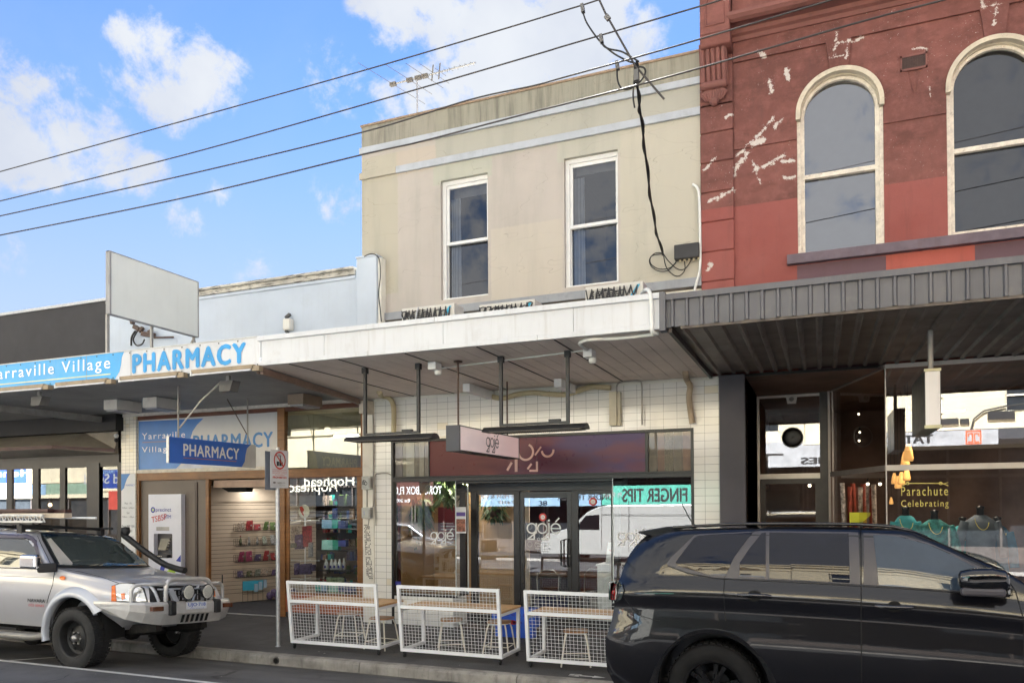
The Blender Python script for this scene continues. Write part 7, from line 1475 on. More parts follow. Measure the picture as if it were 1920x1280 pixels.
class Car:
    def __init__(s, Yn, Wd, top, belt, low, xr, xf, gh=.33, plan=(.4, .14, .55, .2), zs=.36, roofw=.62, crown=.035):
        s.Yn, s.W, s.Yc = Yn, Wd, Yn+Wd/2; s.bvh = None
        NX, ups = 90, 9; m = []
        xs = []
        for i in range(NX+1):
            u = i/NX; u = u-.10*sin(2*pi*u)/(2*pi)*1.5; xs.append(u)
        rows = []
        for u in xs:
            ring = []
            zl = [z for z, _ in low]; xm = xr[0][1]+(xf[0][1]-xr[0][1])*u
            for (z, ins) in low: ring.append([z, ins, 0])
            xb = tab(xr, low[-1][0])+(tab(xf, low[-1][0])-tab(xr, low[-1][0]))*u
            zb = tab(belt, xb); base_in = low[-1][1]
            k = (zb-low[0][0])/(low[-1][0]-low[0][0])
            for r_ in ring: r_[0] = low[0][0]+(r_[0]-low[0][0])*k
            zt = max(tab(top, xb), zb+.02)
            # iterate x at the top because the ends slope
            H = zt-zb
            for f in (.12, .3, .5, .7, .85, .94, .985): ring.append([zb+H*f, base_in+gh*H*(.5*f+.5*f*f)+(.05*max(0, (f-.8)/.2)**2), 0])
            for f, dz in ((.3, 0), (.55, 0), (.8, 0), (1., 0)): ring.append([zt+crown*f**.6 if H > .3 else zt+crown*f**.6, None, f])
            pts = []
            for z, ins, f in ring:
                zz = min(z, zt); a, b = tab(xr, zz), tab(xf, zz); x = a+(b-a)*u
                dr, df = x-a, b-x; tp = 0
                if dr < plan[0]: tp += plan[1]*(1-dr/plan[0])**2
                if df < plan[2]: tp += plan[3]*(1-df/plan[2])**2
                if ins is None:
                    e = base_in+gh*H+.05; y = e+(s.W/2-e)*f; tp *= (1-f)
                else: y = ins
                pts.append((x, min(y+tp, s.W/2-.001 if (ins is not None) else s.W/2), z))
            rows.append(pts)
        s.rows = rows; n = len(rows[0]); M = MB(); vs = []
        for side in (0, 1):
            for r_ in rows:
                for (x, y, z) in r_: yy_ = s.Yn+y if side == 0 else s.Yn+s.W-y; vs.append((x, yy_, z+LEAN*(yy_-s.Yn)))
        R = len(rows); fs = []
        for side in (0, 1):
            o = side*R*n
            for i in range(R-1):
                for j in range(n-1): fs.append((o+i*n+j, o+(i+1)*n+j, o+(i+1)*n+j+1, o+i*n+j+1))
        for i in range(R-1): fs.append((i*n, (i+1)*n, R*n+(i+1)*n, R*n+i*n))      # floor
        for i in (0, R-1):                                                        # ends
            for j in range(n-1): fs.append((i*n+j, i*n+j+1, R*n+i*n+j+1, R*n+i*n+j))
        M.add(vs, fs, 0, True); s.mesh = M
    def body(s, mat, parent, arches, R, name='body', depth=.34):
        o = s.mesh.build(name, mat, parent, weld=True)
        bm = bmesh.new(); bm.from_mesh(o.data); bmesh.ops.translate(bm, verts=bm.verts, vec=wloc(parent)); s.bvh = BVHTree.FromBMesh(bm); bm.free()
        c = MB()
        for (x, z) in arches:
            for y0, y1 in ((s.Yn-.3, s.Yn+depth), (s.Yn+s.W-depth, s.Yn+s.W+.3)):
                yc = (y0+y1)/2; zz = z+LEAN*(yc-s.Yn-.1); n = 40
                vs = [(x+R*cos(2*pi*k/n), y, zz+R*sin(2*pi*k/n)) for y in (y0, y1) for k in range(n)]
                c.add(vs, [(k, (k+1) % n, n+(k+1) % n, n+k) for k in range(n)]+[tuple(range(n)), tuple(range(n, 2*n))])
        cu = c.build('cutter', mat, parent); md = o.modifiers.new('cut', 'BOOLEAN'); md.object = cu; md.operation = 'DIFFERENCE'; md.solver = 'EXACT'
        dg = bpy.context.evaluated_depsgraph_get(); dg.update(); me = bpy.data.meshes.new_from_object(o.evaluated_get(dg)); o.modifiers.clear(); o.data = me
        bpy.data.objects.remove(cu)
        try: me.set_sharp_from_angle(angle=radians(38))
        except Exception: pass
        h = MB()
        for (x, z) in arches:
            for sd, y0, y1 in ((0, s.Yn+.05, s.Yn+depth+.01), (1, s.Yn+s.W-.05, s.Yn+s.W-depth-.01)):
                zz = z+LEAN*((y0+y1)/2-s.Yn-.1); n = 30; Rr = R-.006
                a = [(x+Rr*cos(pi*(k*1.06/(n-1)-.03)), y0, zz+Rr*sin(pi*(k*1.06/(n-1)-.03))) for k in range(n)]; b = [(p, y1, q) for p, _, q in a]
                h.add(a+b, [(k, k+1, n+k+1, n+k) for k in range(n-1)]+[tuple(range(n, 2*n))], 0, True)
        h.build('wheel_housing', mk('wheel_well_black', (.006, .006, .006), .9), parent, recalc=False)
        return o
    def hit(s, px, py, Yfall=None):
        d = ray(px, py).normalized(); h = s.bvh.ray_cast(Vector((0, 0, CAMH)), d)
        if h[0] is not None: return h[0], h[1]
        p = U(px, py, Yfall or s.Yn+.1); return p, Vector((0, -1, 0))
    def side_y(s, x, z, far=False):
        o = Vector((x, s.Yn-3, z)); h = s.bvh.ray_cast(o, Vector((0, 1, 0))); return h[0].y if h[0] is not None else s.Yn+.2
    def patch(s, name, mat, poly, parent, off=.005, mode='side', mirror=True, cuts=4, bev=0):
        "panel following the body surface whose outline is given in photo positions"
        cx_, cy_ = sum(p[0] for p in poly)/len(poly), sum(p[1] for p in poly)/len(poly); P3 = []
        for (x, y) in poly:           # a point just off the outline is drawn in until it lies on the panel
            for k in range(30):
                d = ray(x+(cx_-x)*k*.012, y+(cy_-y)*k*.012).normalized(); h = s.bvh.ray_cast(Vector((0, 0, CAMH)), d)
                if h[0] is not None: break
            P3.append(h[0] if h[0] is not None else U(x, y, s.Yn+.1))
        m = MB()
        if mode == 'front':           # fitted in the view of the front: every inner point is laid on the panel too
            bm = bmesh.new(); bm.faces.new([bm.verts.new((x, y, 0)) for x, y in poly]); bmesh.ops.triangulate(bm, faces=bm.faces)
            for _ in range(2): bmesh.ops.subdivide_edges(bm, edges=bm.edges[:], cuts=3, use_grid_fill=True)
            bm.verts.index_update(); V = []
            for v in bm.verts:
                for k in range(30):
                    d = ray(v.co.x+(cx_-v.co.x)*k*.012, v.co.y+(cy_-v.co.y)*k*.012).normalized(); h = s.bvh.ray_cast(Vector((0, 0, CAMH)), d)
                    if h[0] is not None: break
                n = h[1] if h[1].dot(d) < 0 else -h[1]; V.append(h[0]+n*off)
            F = [tuple(v.index for v in f.verts) for f in bm.faces]; bm.free(); m.add(V, F, 0, True); return m.build(name, mat, parent, recalc=False)
        if mode == 'side': P2 = [Vector((p.x, p.z, 0)) for p in P3]
        else: P2 = [Vector((p.y, p.z, 0)) for p in P3]
        bm = bmesh.new(); vs = [bm.verts.new(p) for p in P2]; bm.faces.new(vs)
        bmesh.ops.triangulate(bm, faces=bm.faces); 
        for _ in range(2): bmesh.ops.subdivide_edges(bm, edges=bm.edges[:], cuts=cuts//2, use_grid_fill=True)
        bm.verts.index_update(); V = []
        for v in bm.verts:
            if mode == 'side':
                h = s.bvh.ray_cast(Vector((v.co.x, s.Yn-3, v.co.y)), Vector((0, 1, 0)))
            else: h = s.bvh.ray_cast(Vector((P3[0].x+4, v.co.x, v.co.y)), Vector((-1, 0, 0)))
            if h[0] is None: V.append(Vector((v.co.x, s.Yn+.1, v.co.y)) if mode == 'side' else Vector((P3[0].x, v.co.x, v.co.y))); continue
            n = h[1] if h[1].dot(Vector((0, -1, 0)) if mode == 'side' else Vector((1, 0, 0))) > 0 else -h[1]
            V.append(h[0]+n*off)
        F = [tuple(v.index for v in f.verts) for f in bm.faces]; bm.free()
        m.add(V, F, 0, True); o = m.build(name, mat, parent, recalc=False)
        if mirror and mode == 'side':
            m2 = MB(); V2 = []
            for v in V: yy_ = 2*s.Yc-v.y; V2.append((v.x, yy_, v.z-LEAN*(v.y-s.Yn)+LEAN*(yy_-s.Yn)))
            m2.add(V2, F, 0, True); m2.build(name, mat, parent, recalc=False)
        return o
    def line(s, name, mat, pts, parent, r=.004, off=.0, closed=False):
        P3 = []
        for i in range(len(pts)-(0 if closed else 1)):
            a, b = pts[i], pts[(i+1) % len(pts)]; k = max(2, int(math.dist(a, b)/7))
            for q in range(k): p, n = s.hit(a[0]+(b[0]-a[0])*q/k, a[1]+(b[1]-a[1])*q/k); P3.append(p+n*off)
        p, n = s.hit(*(pts[0] if closed else pts[-1])); P3.append(p+n*off)
        return MB().tube(P3, r, 6).build(name, mat, parent)
def wheel(parent, x, y, z, r, w, side, tyre, kind, rim_m, hub_m):
    "one road wheel: tyre with tread blocks and shoulder, rim with spokes, hub; side=-1 faces the road"
    s = side; R = r
    prof = [(R*.62, -w*.42), (R*.66, -w*.47), (R*.80, -w*.5), (R*.93, -w*.46), (R*.985, -w*.38), (R, -w*.3), (R, w*.3), (R*.985, w*.38), (R*.93, w*.46), (R*.80, w*.5), (R*.66, w*.47), (R*.62, w*.42)]
    wl = MB().lathe(prof, (x, y, z), 'y', 48).build('wheel', tyre, parent)
    m = MB(); nb = 44
    for k in range(nb):
        a = 2*pi*k/nb
        for j, yy_ in enumerate((-.36, -.12, .12, .36)):
            a2 = a+(.03 if j % 2 else 0); c = Vector((x+cos(a2)*(R+.001), y+yy_*w, z+sin(a2)*(R+.001))); tg = Vector((-sin(a2), 0, cos(a2))); rd_ = Vector((cos(a2), 0, sin(a2)))
            m.bar(c-tg*R*.045, c+tg*R*.045, w*.19, .012, rd_)
    m.build('tread', tyre, wl)
    ym = y+s*w*.40
    rim = MB().lathe([(R*.64, s*w*.47), (R*.61, s*w*.47), (R*.585, s*w*.40), (R*.55, s*w*.05), (R*.55, -s*w*.35)], (x, y, z), 'y', 40)
    if kind == 'alloy':
        rim.lathe([(.001, s*w*.30), (R*.13, s*w*.31), (R*.16, s*w*.25), (R*.16, s*w*.05)], (x, y, z), 'y', 24)
        for k in range(6):
            a = 2*pi*k/6+.25
            for da in (-.17, .17):
                p = Vector((x+cos(a)*R*.13, y+s*w*.27, z+sin(a)*R*.13)); q = Vector((x+cos(a+da)*R*.58, y+s*w*.36, z+sin(a+da)*R*.58)); rim.bar(p, q, R*.085, w*.16, (0, 1, 0))
        rim.lathe([(.001, -s*w*.05), (R*.36, -s*w*.05)], (x, y, z), 'y', 24)
    else:
        n = 40
        rim.lathe([(R*.55, s*w*.10), (R*.47, s*w*.02), (R*.40, s*w*.04), (R*.22, s*w*.22), (R*.19, s*w*.22)], (x, y, z), 'y', n)
    ro = rim.build('rim', rim_m, wl)
    if kind != 'alloy':
        m = MB()
        for k in range(8):
            a = 2*pi*k/8+.2; c = Vector((x+cos(a)*R*.44, y+s*w*.045, z+sin(a)*R*.44)); tg = Vector((-sin(a), 0, cos(a))); rd_ = Vector((cos(a), 0, sin(a)))
            m.prism([c-tg*R*.06-rd_*R*.045, c+tg*R*.06-rd_*R*.045, c+tg*R*.05+rd_*R*.045, c-tg*R*.05+rd_*R*.045], Vector((0, s*.006, 0)))
        m.build('rim_hole', mk('bore', (.004, .004, .004), .9), ro)
        m = MB().lathe([(.001, s*w*.44), (R*.09, s*w*.43), (R*.12, s*w*.34), (R*.13, s*w*.2)], (x, y, z), 'y', 20)
        for k in range(6): a = 2*pi*k/6; m.lathe([(.001, s*w*.28), (R*.03, s*w*.28), (R*.032, s*w*.2)], (x+cos(a)*R*.2, y, z+sin(a)*R*.2), 'y', 8)
        m.build('hub', hub_m, wl)
    else: MB().lathe([(.001, s*w*.33), (R*.07, s*w*.33), (R*.075, s*w*.3)], (x, y, z), 'y', 18).build('hub', hub_m, wl)
    return wl
# ---------------------------------------------------------------- black wagon
BLKP = mk('blue_black_car_paint', (.004, .004, .006), .3, metal=.0, var=.02, coat=1.0, spec=.2, rv=0)
TYRE2 = mk('tyre_rubber_clean', (.013, .013, .0135), .7, spec=.15, var=.2, vs=10, bump=.2, bs=300)
BGLOSS = mk('gloss_black_trim', (.008, .008, .009), .12, coat=.6); BMATT = mk('satin_black_trim', lin((70, 68, 74)), .35, var=.05)
YN = 6.99; sp = thing('black_wagon', 'glossy black four wheel drive wagon parked at the right, cut off by the frame', 'car', (.6, 7.9, 0))
P = lambda x, y, Y=YN+.02: U(x, y, Y)
zroof = U(1520, 974, YN+.25).z-.055
rz = [(.30, P(1137, 1237).x+.08), (.42, P(1133, 1232).x+.02), (.55, P(1128.5, 1205).x), (.80, P(1128.5, 1180).x+.0), (.92, P(1136, 1155).x), (1.06, P(1138.5, 1123).x+.02), (1.30, P(1140, 1089).x+.03), (1.38, P(1158, 1072, YN+.12).x), (1.56, P(1176, 1043, YN+.28).x), (1.74, P(1200, 1015, YN+.36).x), (1.84, P(1222, 995, YN+.4).x)]
xR = rz[2][1]; xF = xR+4.91
fz = [(.30, xF-.12), (.5, xF-.02), (.8, xF), (1.0, xF-.04), (1.15, xF-.12), (1.9, xF-.3)]
topT = [(xR-.1, zroof-.02), (xR+.4, zroof-.015), (xR+.9, zroof-.002), (-.2, zroof+.01), (.6, zroof), (P(1712, 986).x+.05, zroof-.05), (P(1792, 1020).x+.1, zroof-.20), (P(1860, 1057).x+.15, 1.54), (P(1920, 1090).x+.2, 1.33), (xF-.9, 1.22), (xF-.35, 1.13), (xF, .95)]
beltT = [(xR, 1.385), (-.9, 1.40), (0, 1.385), (1.0, 1.34), (1.6, 1.28), (xF-1, 1.1), (xF, .9)]
low = [(.33, .07), (.36, .045), (.50, .02), (.66, .004), (.80, .0), (.98, .012), (1.10, .03), (1.16, .028), (1.205, .004), (1.25, .0), (1.30, .012), (1.36, .035), (1.385, .052)]
K = Car(YN, 1.92, topT, beltT, low, rz, fz, gh=.30, plan=(.42, .15, .6, .25))
wc = P(1337.5, 1292.6, YN+.05); RW = .415; xw2 = wc.x+2.90
b = K.body(BLKP, sp, [(wc.x, wc.z+.02), (xw2, wc.z+.02)], .50)
RB = (wc.x, wc.z+.02)
m = MB()
for (x_, z_) in (RB, (xw2, RB[1])):
    n = 40
    for sd in (0, 1):
        yb = YN+.0 if sd == 0 else YN+1.92; dy = -.014 if sd == 0 else .014; zo = 0 if sd == 0 else LEAN*1.85
        for i in range(n):
            a0, a1 = radians(-28+236*i/n), radians(-28+236*(i+1)/n); r0, r1 = .492, .575
            q = [(x_+rr_*cos(a), yb, z_+zo+rr_*sin(a)) for rr_, a in ((r0, a0), (r1, a0), (r1, a1), (r0, a1))]
            i0, i1 = (x_+r0*cos(a0), yb, z_+zo+r0*sin(a0)), 0
            ya, yb2 = yb+dy, yb-dy*2.2
            V = [(q[0][0], ya, q[0][2]), (q[1][0], yb2, q[1][2]), (q[2][0], yb2, q[2][2]), (q[3][0], ya, q[3][2]), (q[0][0], yb2-dy*3, q[0][2]), (q[3][0], yb2-dy*3, q[3][2])]
            m.add(V, [(0, 1, 2, 3), (0, 3, 5, 4)], 0, True)
m.build('wheel_arch_flare', BGLOSS, sp, weld=True)
for (x_, nm) in ((RB[0], 0), (xw2, 1)):
    wheel(sp, x_, YN+.16, wc.z, RW, .27, -1, TYRE2, 'alloy', mk('black_alloy', (.012, .012, .013), .3, metal=.5, coat=.5), GALV); wheel(sp, x_, YN+1.76, wc.z+LEAN*1.6, RW, .27, 1, TYRE2, 'alloy', MATS['black_alloy'], GALV)
PRIV = mk('privacy_glass', (.004, .005, .012), .02, spec=.45, coat=.0)
FGL = mk('tinted_front_glass', (.035, .052, .075), .02, spec=.7, coat=.0)
K.patch('window_surround', BMATT, [(1250, 1056), (1258, 1045), (1302, 1003), (1312, 1001), (1345, 999.5), (1414, 996), (1436, 995), (1593, 997), (1609, 998), (1613, 1095), (1500, 1088), (1385, 1084), (1362, 1083.5), (1328, 1081), (1286, 1071.5), (1256, 1062)], sp, .003)
K.patch('window_surround', BMATT, [(1619, 999), (1636, 999.5), (1690, 1003), (1740, 1017), (1782, 1035), (1824, 1056), (1852, 1068), (1870, 1085), (1893, 1117), (1850, 1112), (1700, 1100.5), (1619, 1095.5)], sp, .003)
K.patch('rear_quarter_window', PRIV, [(1267, 1054), (1272, 1046), (1302, 1008), (1310, 1004.5), (1339, 1002), (1411, 999), (1398, 1015), (1376, 1045), (1364, 1072), (1361, 1078.5), (1328.5, 1077), (1299, 1068), (1270, 1060)], sp, .007)
K.patch('rear_door_window', PRIV, [(1386.5, 1079.5), (1387.5, 1054), (1405, 1028), (1428, 1000), (1436, 998.6), (1436, 1082)], sp, .007)
K.patch('rear_door_window', PRIV, [(1442.7, 998.4), (1591, 1000.6), (1593, 1092), (1442.7, 1083.5)], sp, .007)
K.patch('front_door_window', FGL, [(1637, 1003), (1660, 1003.5), (1688, 1007), (1740, 1021), (1780, 1038.5), (1820, 1059), (1843, 1069), (1815, 1104), (1806, 1107), (1647.5, 1096.5)], sp, .007)
GAP = mk('panel_gap', (.002, .002, .002), .6)
K.line('door_gap', GAP, [(1614, 985), (1614.5, 1100), (1615.5, 1279)], sp, .005); K.line('door_gap', GAP, [(1440, 989), (1424, 991), (1408, 999), (1385, 1026), (1366, 1058), (1359, 1082), (1357, 1105), (1359, 1150), (1360, 1163)], sp, .0045)
K.line('door_gap', GAP, [(1440, 988), (1560, 987.5), (1640, 990), (1700, 996), (1770, 1022), (1840, 1057), (1893, 1090), (1905, 1110), (1919, 1160), (1921, 1250)], sp, .0045)
K.line('belt_moulding', BGLOSS, [(1252, 1060), (1290, 1074), (1340, 1083), (1400, 1086.5), (1500, 1091), (1614, 1097.5), (1700, 1102.5), (1800, 1110), (1893, 1118)], sp, .007)
K.line('bumper_gap', GAP, [(1170, 1118), (1183, 1138), (1203, 1154), (1222, 1160), (1238, 1163)], sp, .003); K.line('hatch_gap', GAP, [(1166, 1066), (1180, 1045), (1207, 1012), (1230, 1004)], sp, .0035)
for (pts, nm) in (([(1166, 1063), (1153, 1078)], 0),): pass
# spoiler, roof rail, aerial
q = [U(1195.8, 995.5, YN+.30), U(1228, 1007.5, YN+.22), U(1250, 987.5, YN+.25)]
V = []; 
for yy_ in (YN+.27, YN+1.65):
    dz = LEAN*(yy_-YN-.27)
    V += [(q[0].x, yy_, q[0].z+dz), (q[0].x+.02, yy_, q[0].z-.02+dz), (q[1].x, yy_, q[1].z+dz-.0), (q[2].x+.15, yy_, q[2].z-.04+dz), (q[2].x+.12, yy_, q[2].z+.01+dz), (q[2].x, yy_, q[2].z+.006+dz)]
MB().add(V, [(0, 1, 2, 3, 4, 5), (6, 7, 8, 9, 10, 11)]+[(i, (i+1) % 6, 6+(i+1) % 6, 6+i) for i in range(6)]).build('spoiler', BLKP, sp, bevel=.012, seg=3)
zr = lambda x: tab(topT, x)
for yo in (.27, 1.65):
    pts = []; xa_, xb_ = U(1262, 986, YN+.25).x, U(1738, 996, YN+.25).x; n = 16
    for i in range(n+1): x = xa_+(xb_-xa_)*i/n; pts.append((x, YN+yo, zr(x)+LEAN*(yo-.1)+.01-.008+.022*min(1, 4*min(i, n-i)/n)))
    MB().tube(pts, .015, 10).build('roof_rail', BGLOSS, sp)
a_ = U(1301, 975, YN+.9); MB().tube([(a_.x, YN+.9, zroof-.03), (U(1279, 945, YN+.9).x, YN+.9, U(1279, 945, YN+.9).z)], .006, 6).lathe([(.03, -.06), (.02, .0), (.001, .01)], (a_.x, YN+.9, zroof-.01), 'z', 10).build('aerial', BLK, sp)
# tail lamp
K.patch('tail_lamp', mk('lamp_smoke', (.03, .04, .04), .05, coat=1), [(1140.5, 1091), (1152, 1087.5), (1168, 1094), (1171, 1107), (1167, 1121), (1158, 1127), (1141.5, 1123)], sp, .010, mirror=False)
K.patch('tail_lamp_red', mk('tail_red', (.42, .010, .012), .10, coat=1), [(1144.5, 1093), (1150, 1090), (1154.5, 1096), (1156, 1108), (1155, 1121), (1149, 1125), (1144.5, 1122)], sp, .016, mirror=False)
K.patch('lamp_lens_strip', mk('lamp_clear', (.5, .42, .42), .08, coat=1), [(1154.5, 1093), (1158, 1097), (1159, 1110), (1157, 1122), (1155, 1124), (1156.5, 1110)], sp, .016, mirror=False)
# handles and mirror
for (x0, x1, y0, y1) in ((1384, 1445, 1106, 1127), (1642, 1711, 1125, 1148)):
    ym_ = (y0+y1)/2; a, na = K.hit(x0, ym_-1.5); b_, nb_ = K.hit(x1, ym_+1); c_, nc_ = K.hit((x0+x1)/2, ym_)
    MB().tube([a+na*.004, a.lerp(b_, .12)+nc_*.026, a.lerp(b_, .5)+nc_*.034, a.lerp(b_, .88)+nc_*.026, b_+nb_*.004], [.014, .018, .016, .018, .014], 12).build('handle', mk('handle_gloss', (.05, .05, .056), .12, metal=.7, coat=1), sp, bevel=0)
    K.patch('handle_recess', mk('bore', (.004, .004, .004), .9), [((x0+x1)/2+14*cos(t_*.52), ym_+10.5*sin(t_*.52)) for t_ in range(12)], sp, .004, mirror=False)
mc = U(1845, 1089, YN-.10); m = MB(); n = 20
secs = [(-.175, .025, .04, 0), (-.16, .045, .068, 0), (-.08, .065, .088, .0), (.05, .06, .09, .005), (.14, .04, .08, .0), (.17, .02, .05, -.01)]
vs = []
for (dx, dy, dz, o_) in secs:
    for k in range(n):
        c_, s_ = cos(2*pi*k/n), sin(2*pi*k/n); q_ = (abs(c_)**3.2+abs(s_)**3.2)**(-1/3.2); vs.append((mc.x+dx, mc.y+dy*c_*q_, mc.z+dz*s_*q_+o_+.01))
R_ = len(secs); mh = MB().add(vs, [(i*n+k, i*n+(k+1) % n, (i+1)*n+(k+1) % n, (i+1)*n+k) for i in range(R_-1) for k in range(n)]+[tuple(range(n)), tuple((R_-1)*n+k for k in range(n))], 0, True).build('wing_mirror', mk('mirror_gloss', (.03, .03, .033), .04, metal=.85, coat=1), sp)
MB().box(mc.x-.165, mc.x+.14, mc.y-.06, mc.y-.0, mc.z-.115, mc.z-.05).build('mirror_lower', BMATT, mh, bevel=.02); MB().bar((mc.x+.12, mc.y+.03, mc.z-.07), (mc.x+.17, YN+.09, mc.z-.10), .12, .05).build('mirror_arm', BGLOSS, mh)
MB().box(wc.x+.6, xw2-.6, YN+.03, YN+.12, .30, .36).build('side_step', BMATT, sp, bevel=.01)
MB().box(xR+.4, xF-.3, YN+.25, YN+1.65, .2, .45).build('underbody', mk('bore', (.004, .004, .004), .9), sp)
MB().box(xF-.08, xF+.015, YN+.45, YN+1.45, .5, .85).build('grille', BGLOSS, sp, bevel=.01); MB().box(xF-.2, xF-.05, YN+.18, YN+.42, .78, .95).box(xF-.2, xF-.05, YN+1.5, YN+1.74, .65, .82).build('headlamp', mk('lamp_clear', (.5, .45, .45), .05, coat=1), sp, bevel=.02)

# ---------------------------------------------------------------- silver pickup
SILV = mk('silver_car_paint', lin((184, 184, 188)), .32, metal=.4, var=.02, coat=.5, rv=0)
SILF = mk('silver_flare', lin((194, 198, 205)), .35, metal=.3, coat=.4, rv=0, var=.02)
YN2 = 7.09; ut = thing('silver_pickup', 'silver pickup truck at the left with alloy bull bar, snorkel and loaded roof rack', 'car', (-10.5, 8.0, 0))
XG = -8.03
rz = [(.4, -13.9), (1.3, -13.95), (1.9, -13.9)]; fz = [(.45, XG-.6), (.6, XG-.45), (.78, XG-.12), (.85, XG), (1.0, XG-.03), (1.15, XG-.14), (1.9, XG-.5)]
topT2 = [(-13.95, 1.26), (-12.62, 1.27), (-12.6, 1.28), (-12.45, 1.66), (-12.1, 1.755), (-11.2, 1.79), (-10.3, 1.765), (-10.02, 1.715), (-9.78, 1.52), (-9.52, 1.30), (-9.2, 1.235), (-8.7, 1.175), (-8.35, 1.12), (-8.12, 1.03), (XG, .9)]
beltT2 = [(-13.95, 1.20), (-12.6, 1.21), (-11, 1.235), (-9.6, 1.215), (-9.2, 1.175), (-8.6, 1.08), (-8.25, .99), (XG, .85)]
low2 = [(.48, .07), (.52, .05), (.60, .03), (.78, .012), (.92, .0), (1.02, .004), (1.10, .012), (1.17, .03), (1.215, .05)]
Q = Car(YN2, 1.80, topT2, beltT2, low2, rz, fz, gh=.30, plan=(.2, .03, .75, .26), crown=.03)
wu = U(140, 1196, YN2-.0); wx_, wz_ = wu.x, wu.z; wr_x = wx_-2.95
b = Q.body(SILV, ut, [(wx_, wz_+.05), (wr_x, wz_+.05)], .50)
m = MB()
for x_ in (wx_, wr_x):
    n = 36
    for sd in (0, 1):
        yb = YN2+.03 if sd == 0 else YN2+1.77; sg = -1 if sd == 0 else 1; zo = 0 if sd == 0 else LEAN*1.7; z_ = wz_+.05
        for i in range(n):
            a0, a1 = radians(34+158*i/n), radians(34+158*(i+1)/n)
            sec = [(.49, .02), (.492, .085), (.51, .10), (.56, .085), (.62, .03), (.645, -.02)]
            for k in range(len(sec)-1):
                V = [(x_+sec[kk][0]*cos(a), yb+sg*sec[kk][1], z_+zo+sec[kk][0]*sin(a)) for kk, a in ((k, a0), (k+1, a0), (k+1, a1), (k, a1))]
                m.add(V, [(0, 1, 2, 3)], 0, True)
m.build('wheel_arch_flare', SILF, ut, weld=True)
RU = .40
for x_ in (wx_, wr_x):
    wheel(ut, x_, YN2+.09, wz_, RU, .28, -1, TYRE, 'steel', mk('black_steel_wheel', (.02, .02, .02), .5, metal=.3, dirt=.3, dcol=(.08, .07, .06)), mk('hub_chrome', (.35, .34, .33), .3, metal=.8)); wheel(ut, x_, YN2+1.66, wz_+LEAN*1.6, RU, .28, 1, TYRE, 'steel', MATS['black_steel_wheel'], GALV)
UGL = mk('pickup_glass', (.035, .04, .04), .02, spec=.9, coat=.5)
ws = [(78, 1001.5), (110, 1061.5), (190, 1062.5), (276, 1061.5), (249, 1030), (220, 1006), (150, 1002.5)]
Q.patch('windscreen_seal', TRIMB, [(75.5, 999.5), (78, 1012), (106, 1064.5), (190, 1065.5), (281, 1063.5), (253, 1029), (223, 1003), (150, 1000)], ut, .012, mode='front', cuts=6)
Q.patch('windscreen', mk('windscreen_glass', (.05, .065, .062), .02, spec=1., coat=.6), ws, ut, .018, mode='front', cuts=6)
Q.patch('sun_strip', mk('blue_sun_strip', (.01, .03, .06), .05, coat=1), [(78, 1001.5), (80, 1006.5), (150, 1007.5), (222, 1011), (218, 1006.5), (150, 1002.5)], ut, .021, mode='front', cuts=6)
Q.patch('windscreen_reflection', mk('reflection_pale', lin((190, 186, 176)), .5), [(86, 1012), (94, 1010), (136, 1058), (134, 1061), (112, 1060.5)], ut, .0195, mode='front')  # pale reflection on the windscreen, painted as a patch
Q.patch('side_window', UGL, [(-12, 1004), (50, 1005), (60, 1009), (66, 1015), (86, 1064), (-12, 1061)], ut, .006)
Q.patch('weather_shield', mk('smoky_shield', (.06, .045, .06), .15, coat=.5), [(-12, 1001), (52, 1002.5), (62, 1007), (69, 1014), (88, 1066), (83, 1066), (64, 1020), (57, 1012), (48, 1009.5), (-12, 1009)], ut, .018)
Q.line('window_seal', TRIMB, [(-12, 1063), (40, 1065), (90, 1068)], ut, .008); Q.line('door_gap', GAP, [(70, 1004), (78, 1022), (97, 1060), (102, 1072), (99, 1095), (92, 1115), (88, 1130)], ut, .005); Q.line('bonnet_gap', GAP, [(110, 1066), (150, 1071), (190, 1081), (226, 1094)], ut, .0045)
Q.line('door_crease', mk('silver_shadow_line', (.12, .12, .125), .4), [(-12, 1078), (98, 1083)], ut, .003)
Q.line('wiper', BLK, [(140, 1062), (165, 1058), (195, 1054)], ut, .007, .012); Q.line('wiper', BLK, [(232, 1061), (250, 1058), (272, 1057)], ut, .007, .012)
Q.patch('side_indicator', mk('amber_lens', (.75, .16, .01), .15, coat=.8), [(118.5+5.8*cos(t_*.52), 1083.3+3.7*sin(t_*.52)) for t_ in range(12)], ut, .012)
p0, n0 = Q.hit(70, 1125); n0 = Vector((0, -1, 0)); text('NAVARA', mk('dark_badge', (.05, .05, .05), .4), p0+n0*.012, (1, 0, 0), (0, 0, 1), w=.34, h=.045, parent=ut, bold=.03); text('D22 SERIES', RED, p0+n0*.012-Vector((0, 0, .065)), (1, 0, 0), (0, 0, 1), w=.30, h=.03, parent=ut)
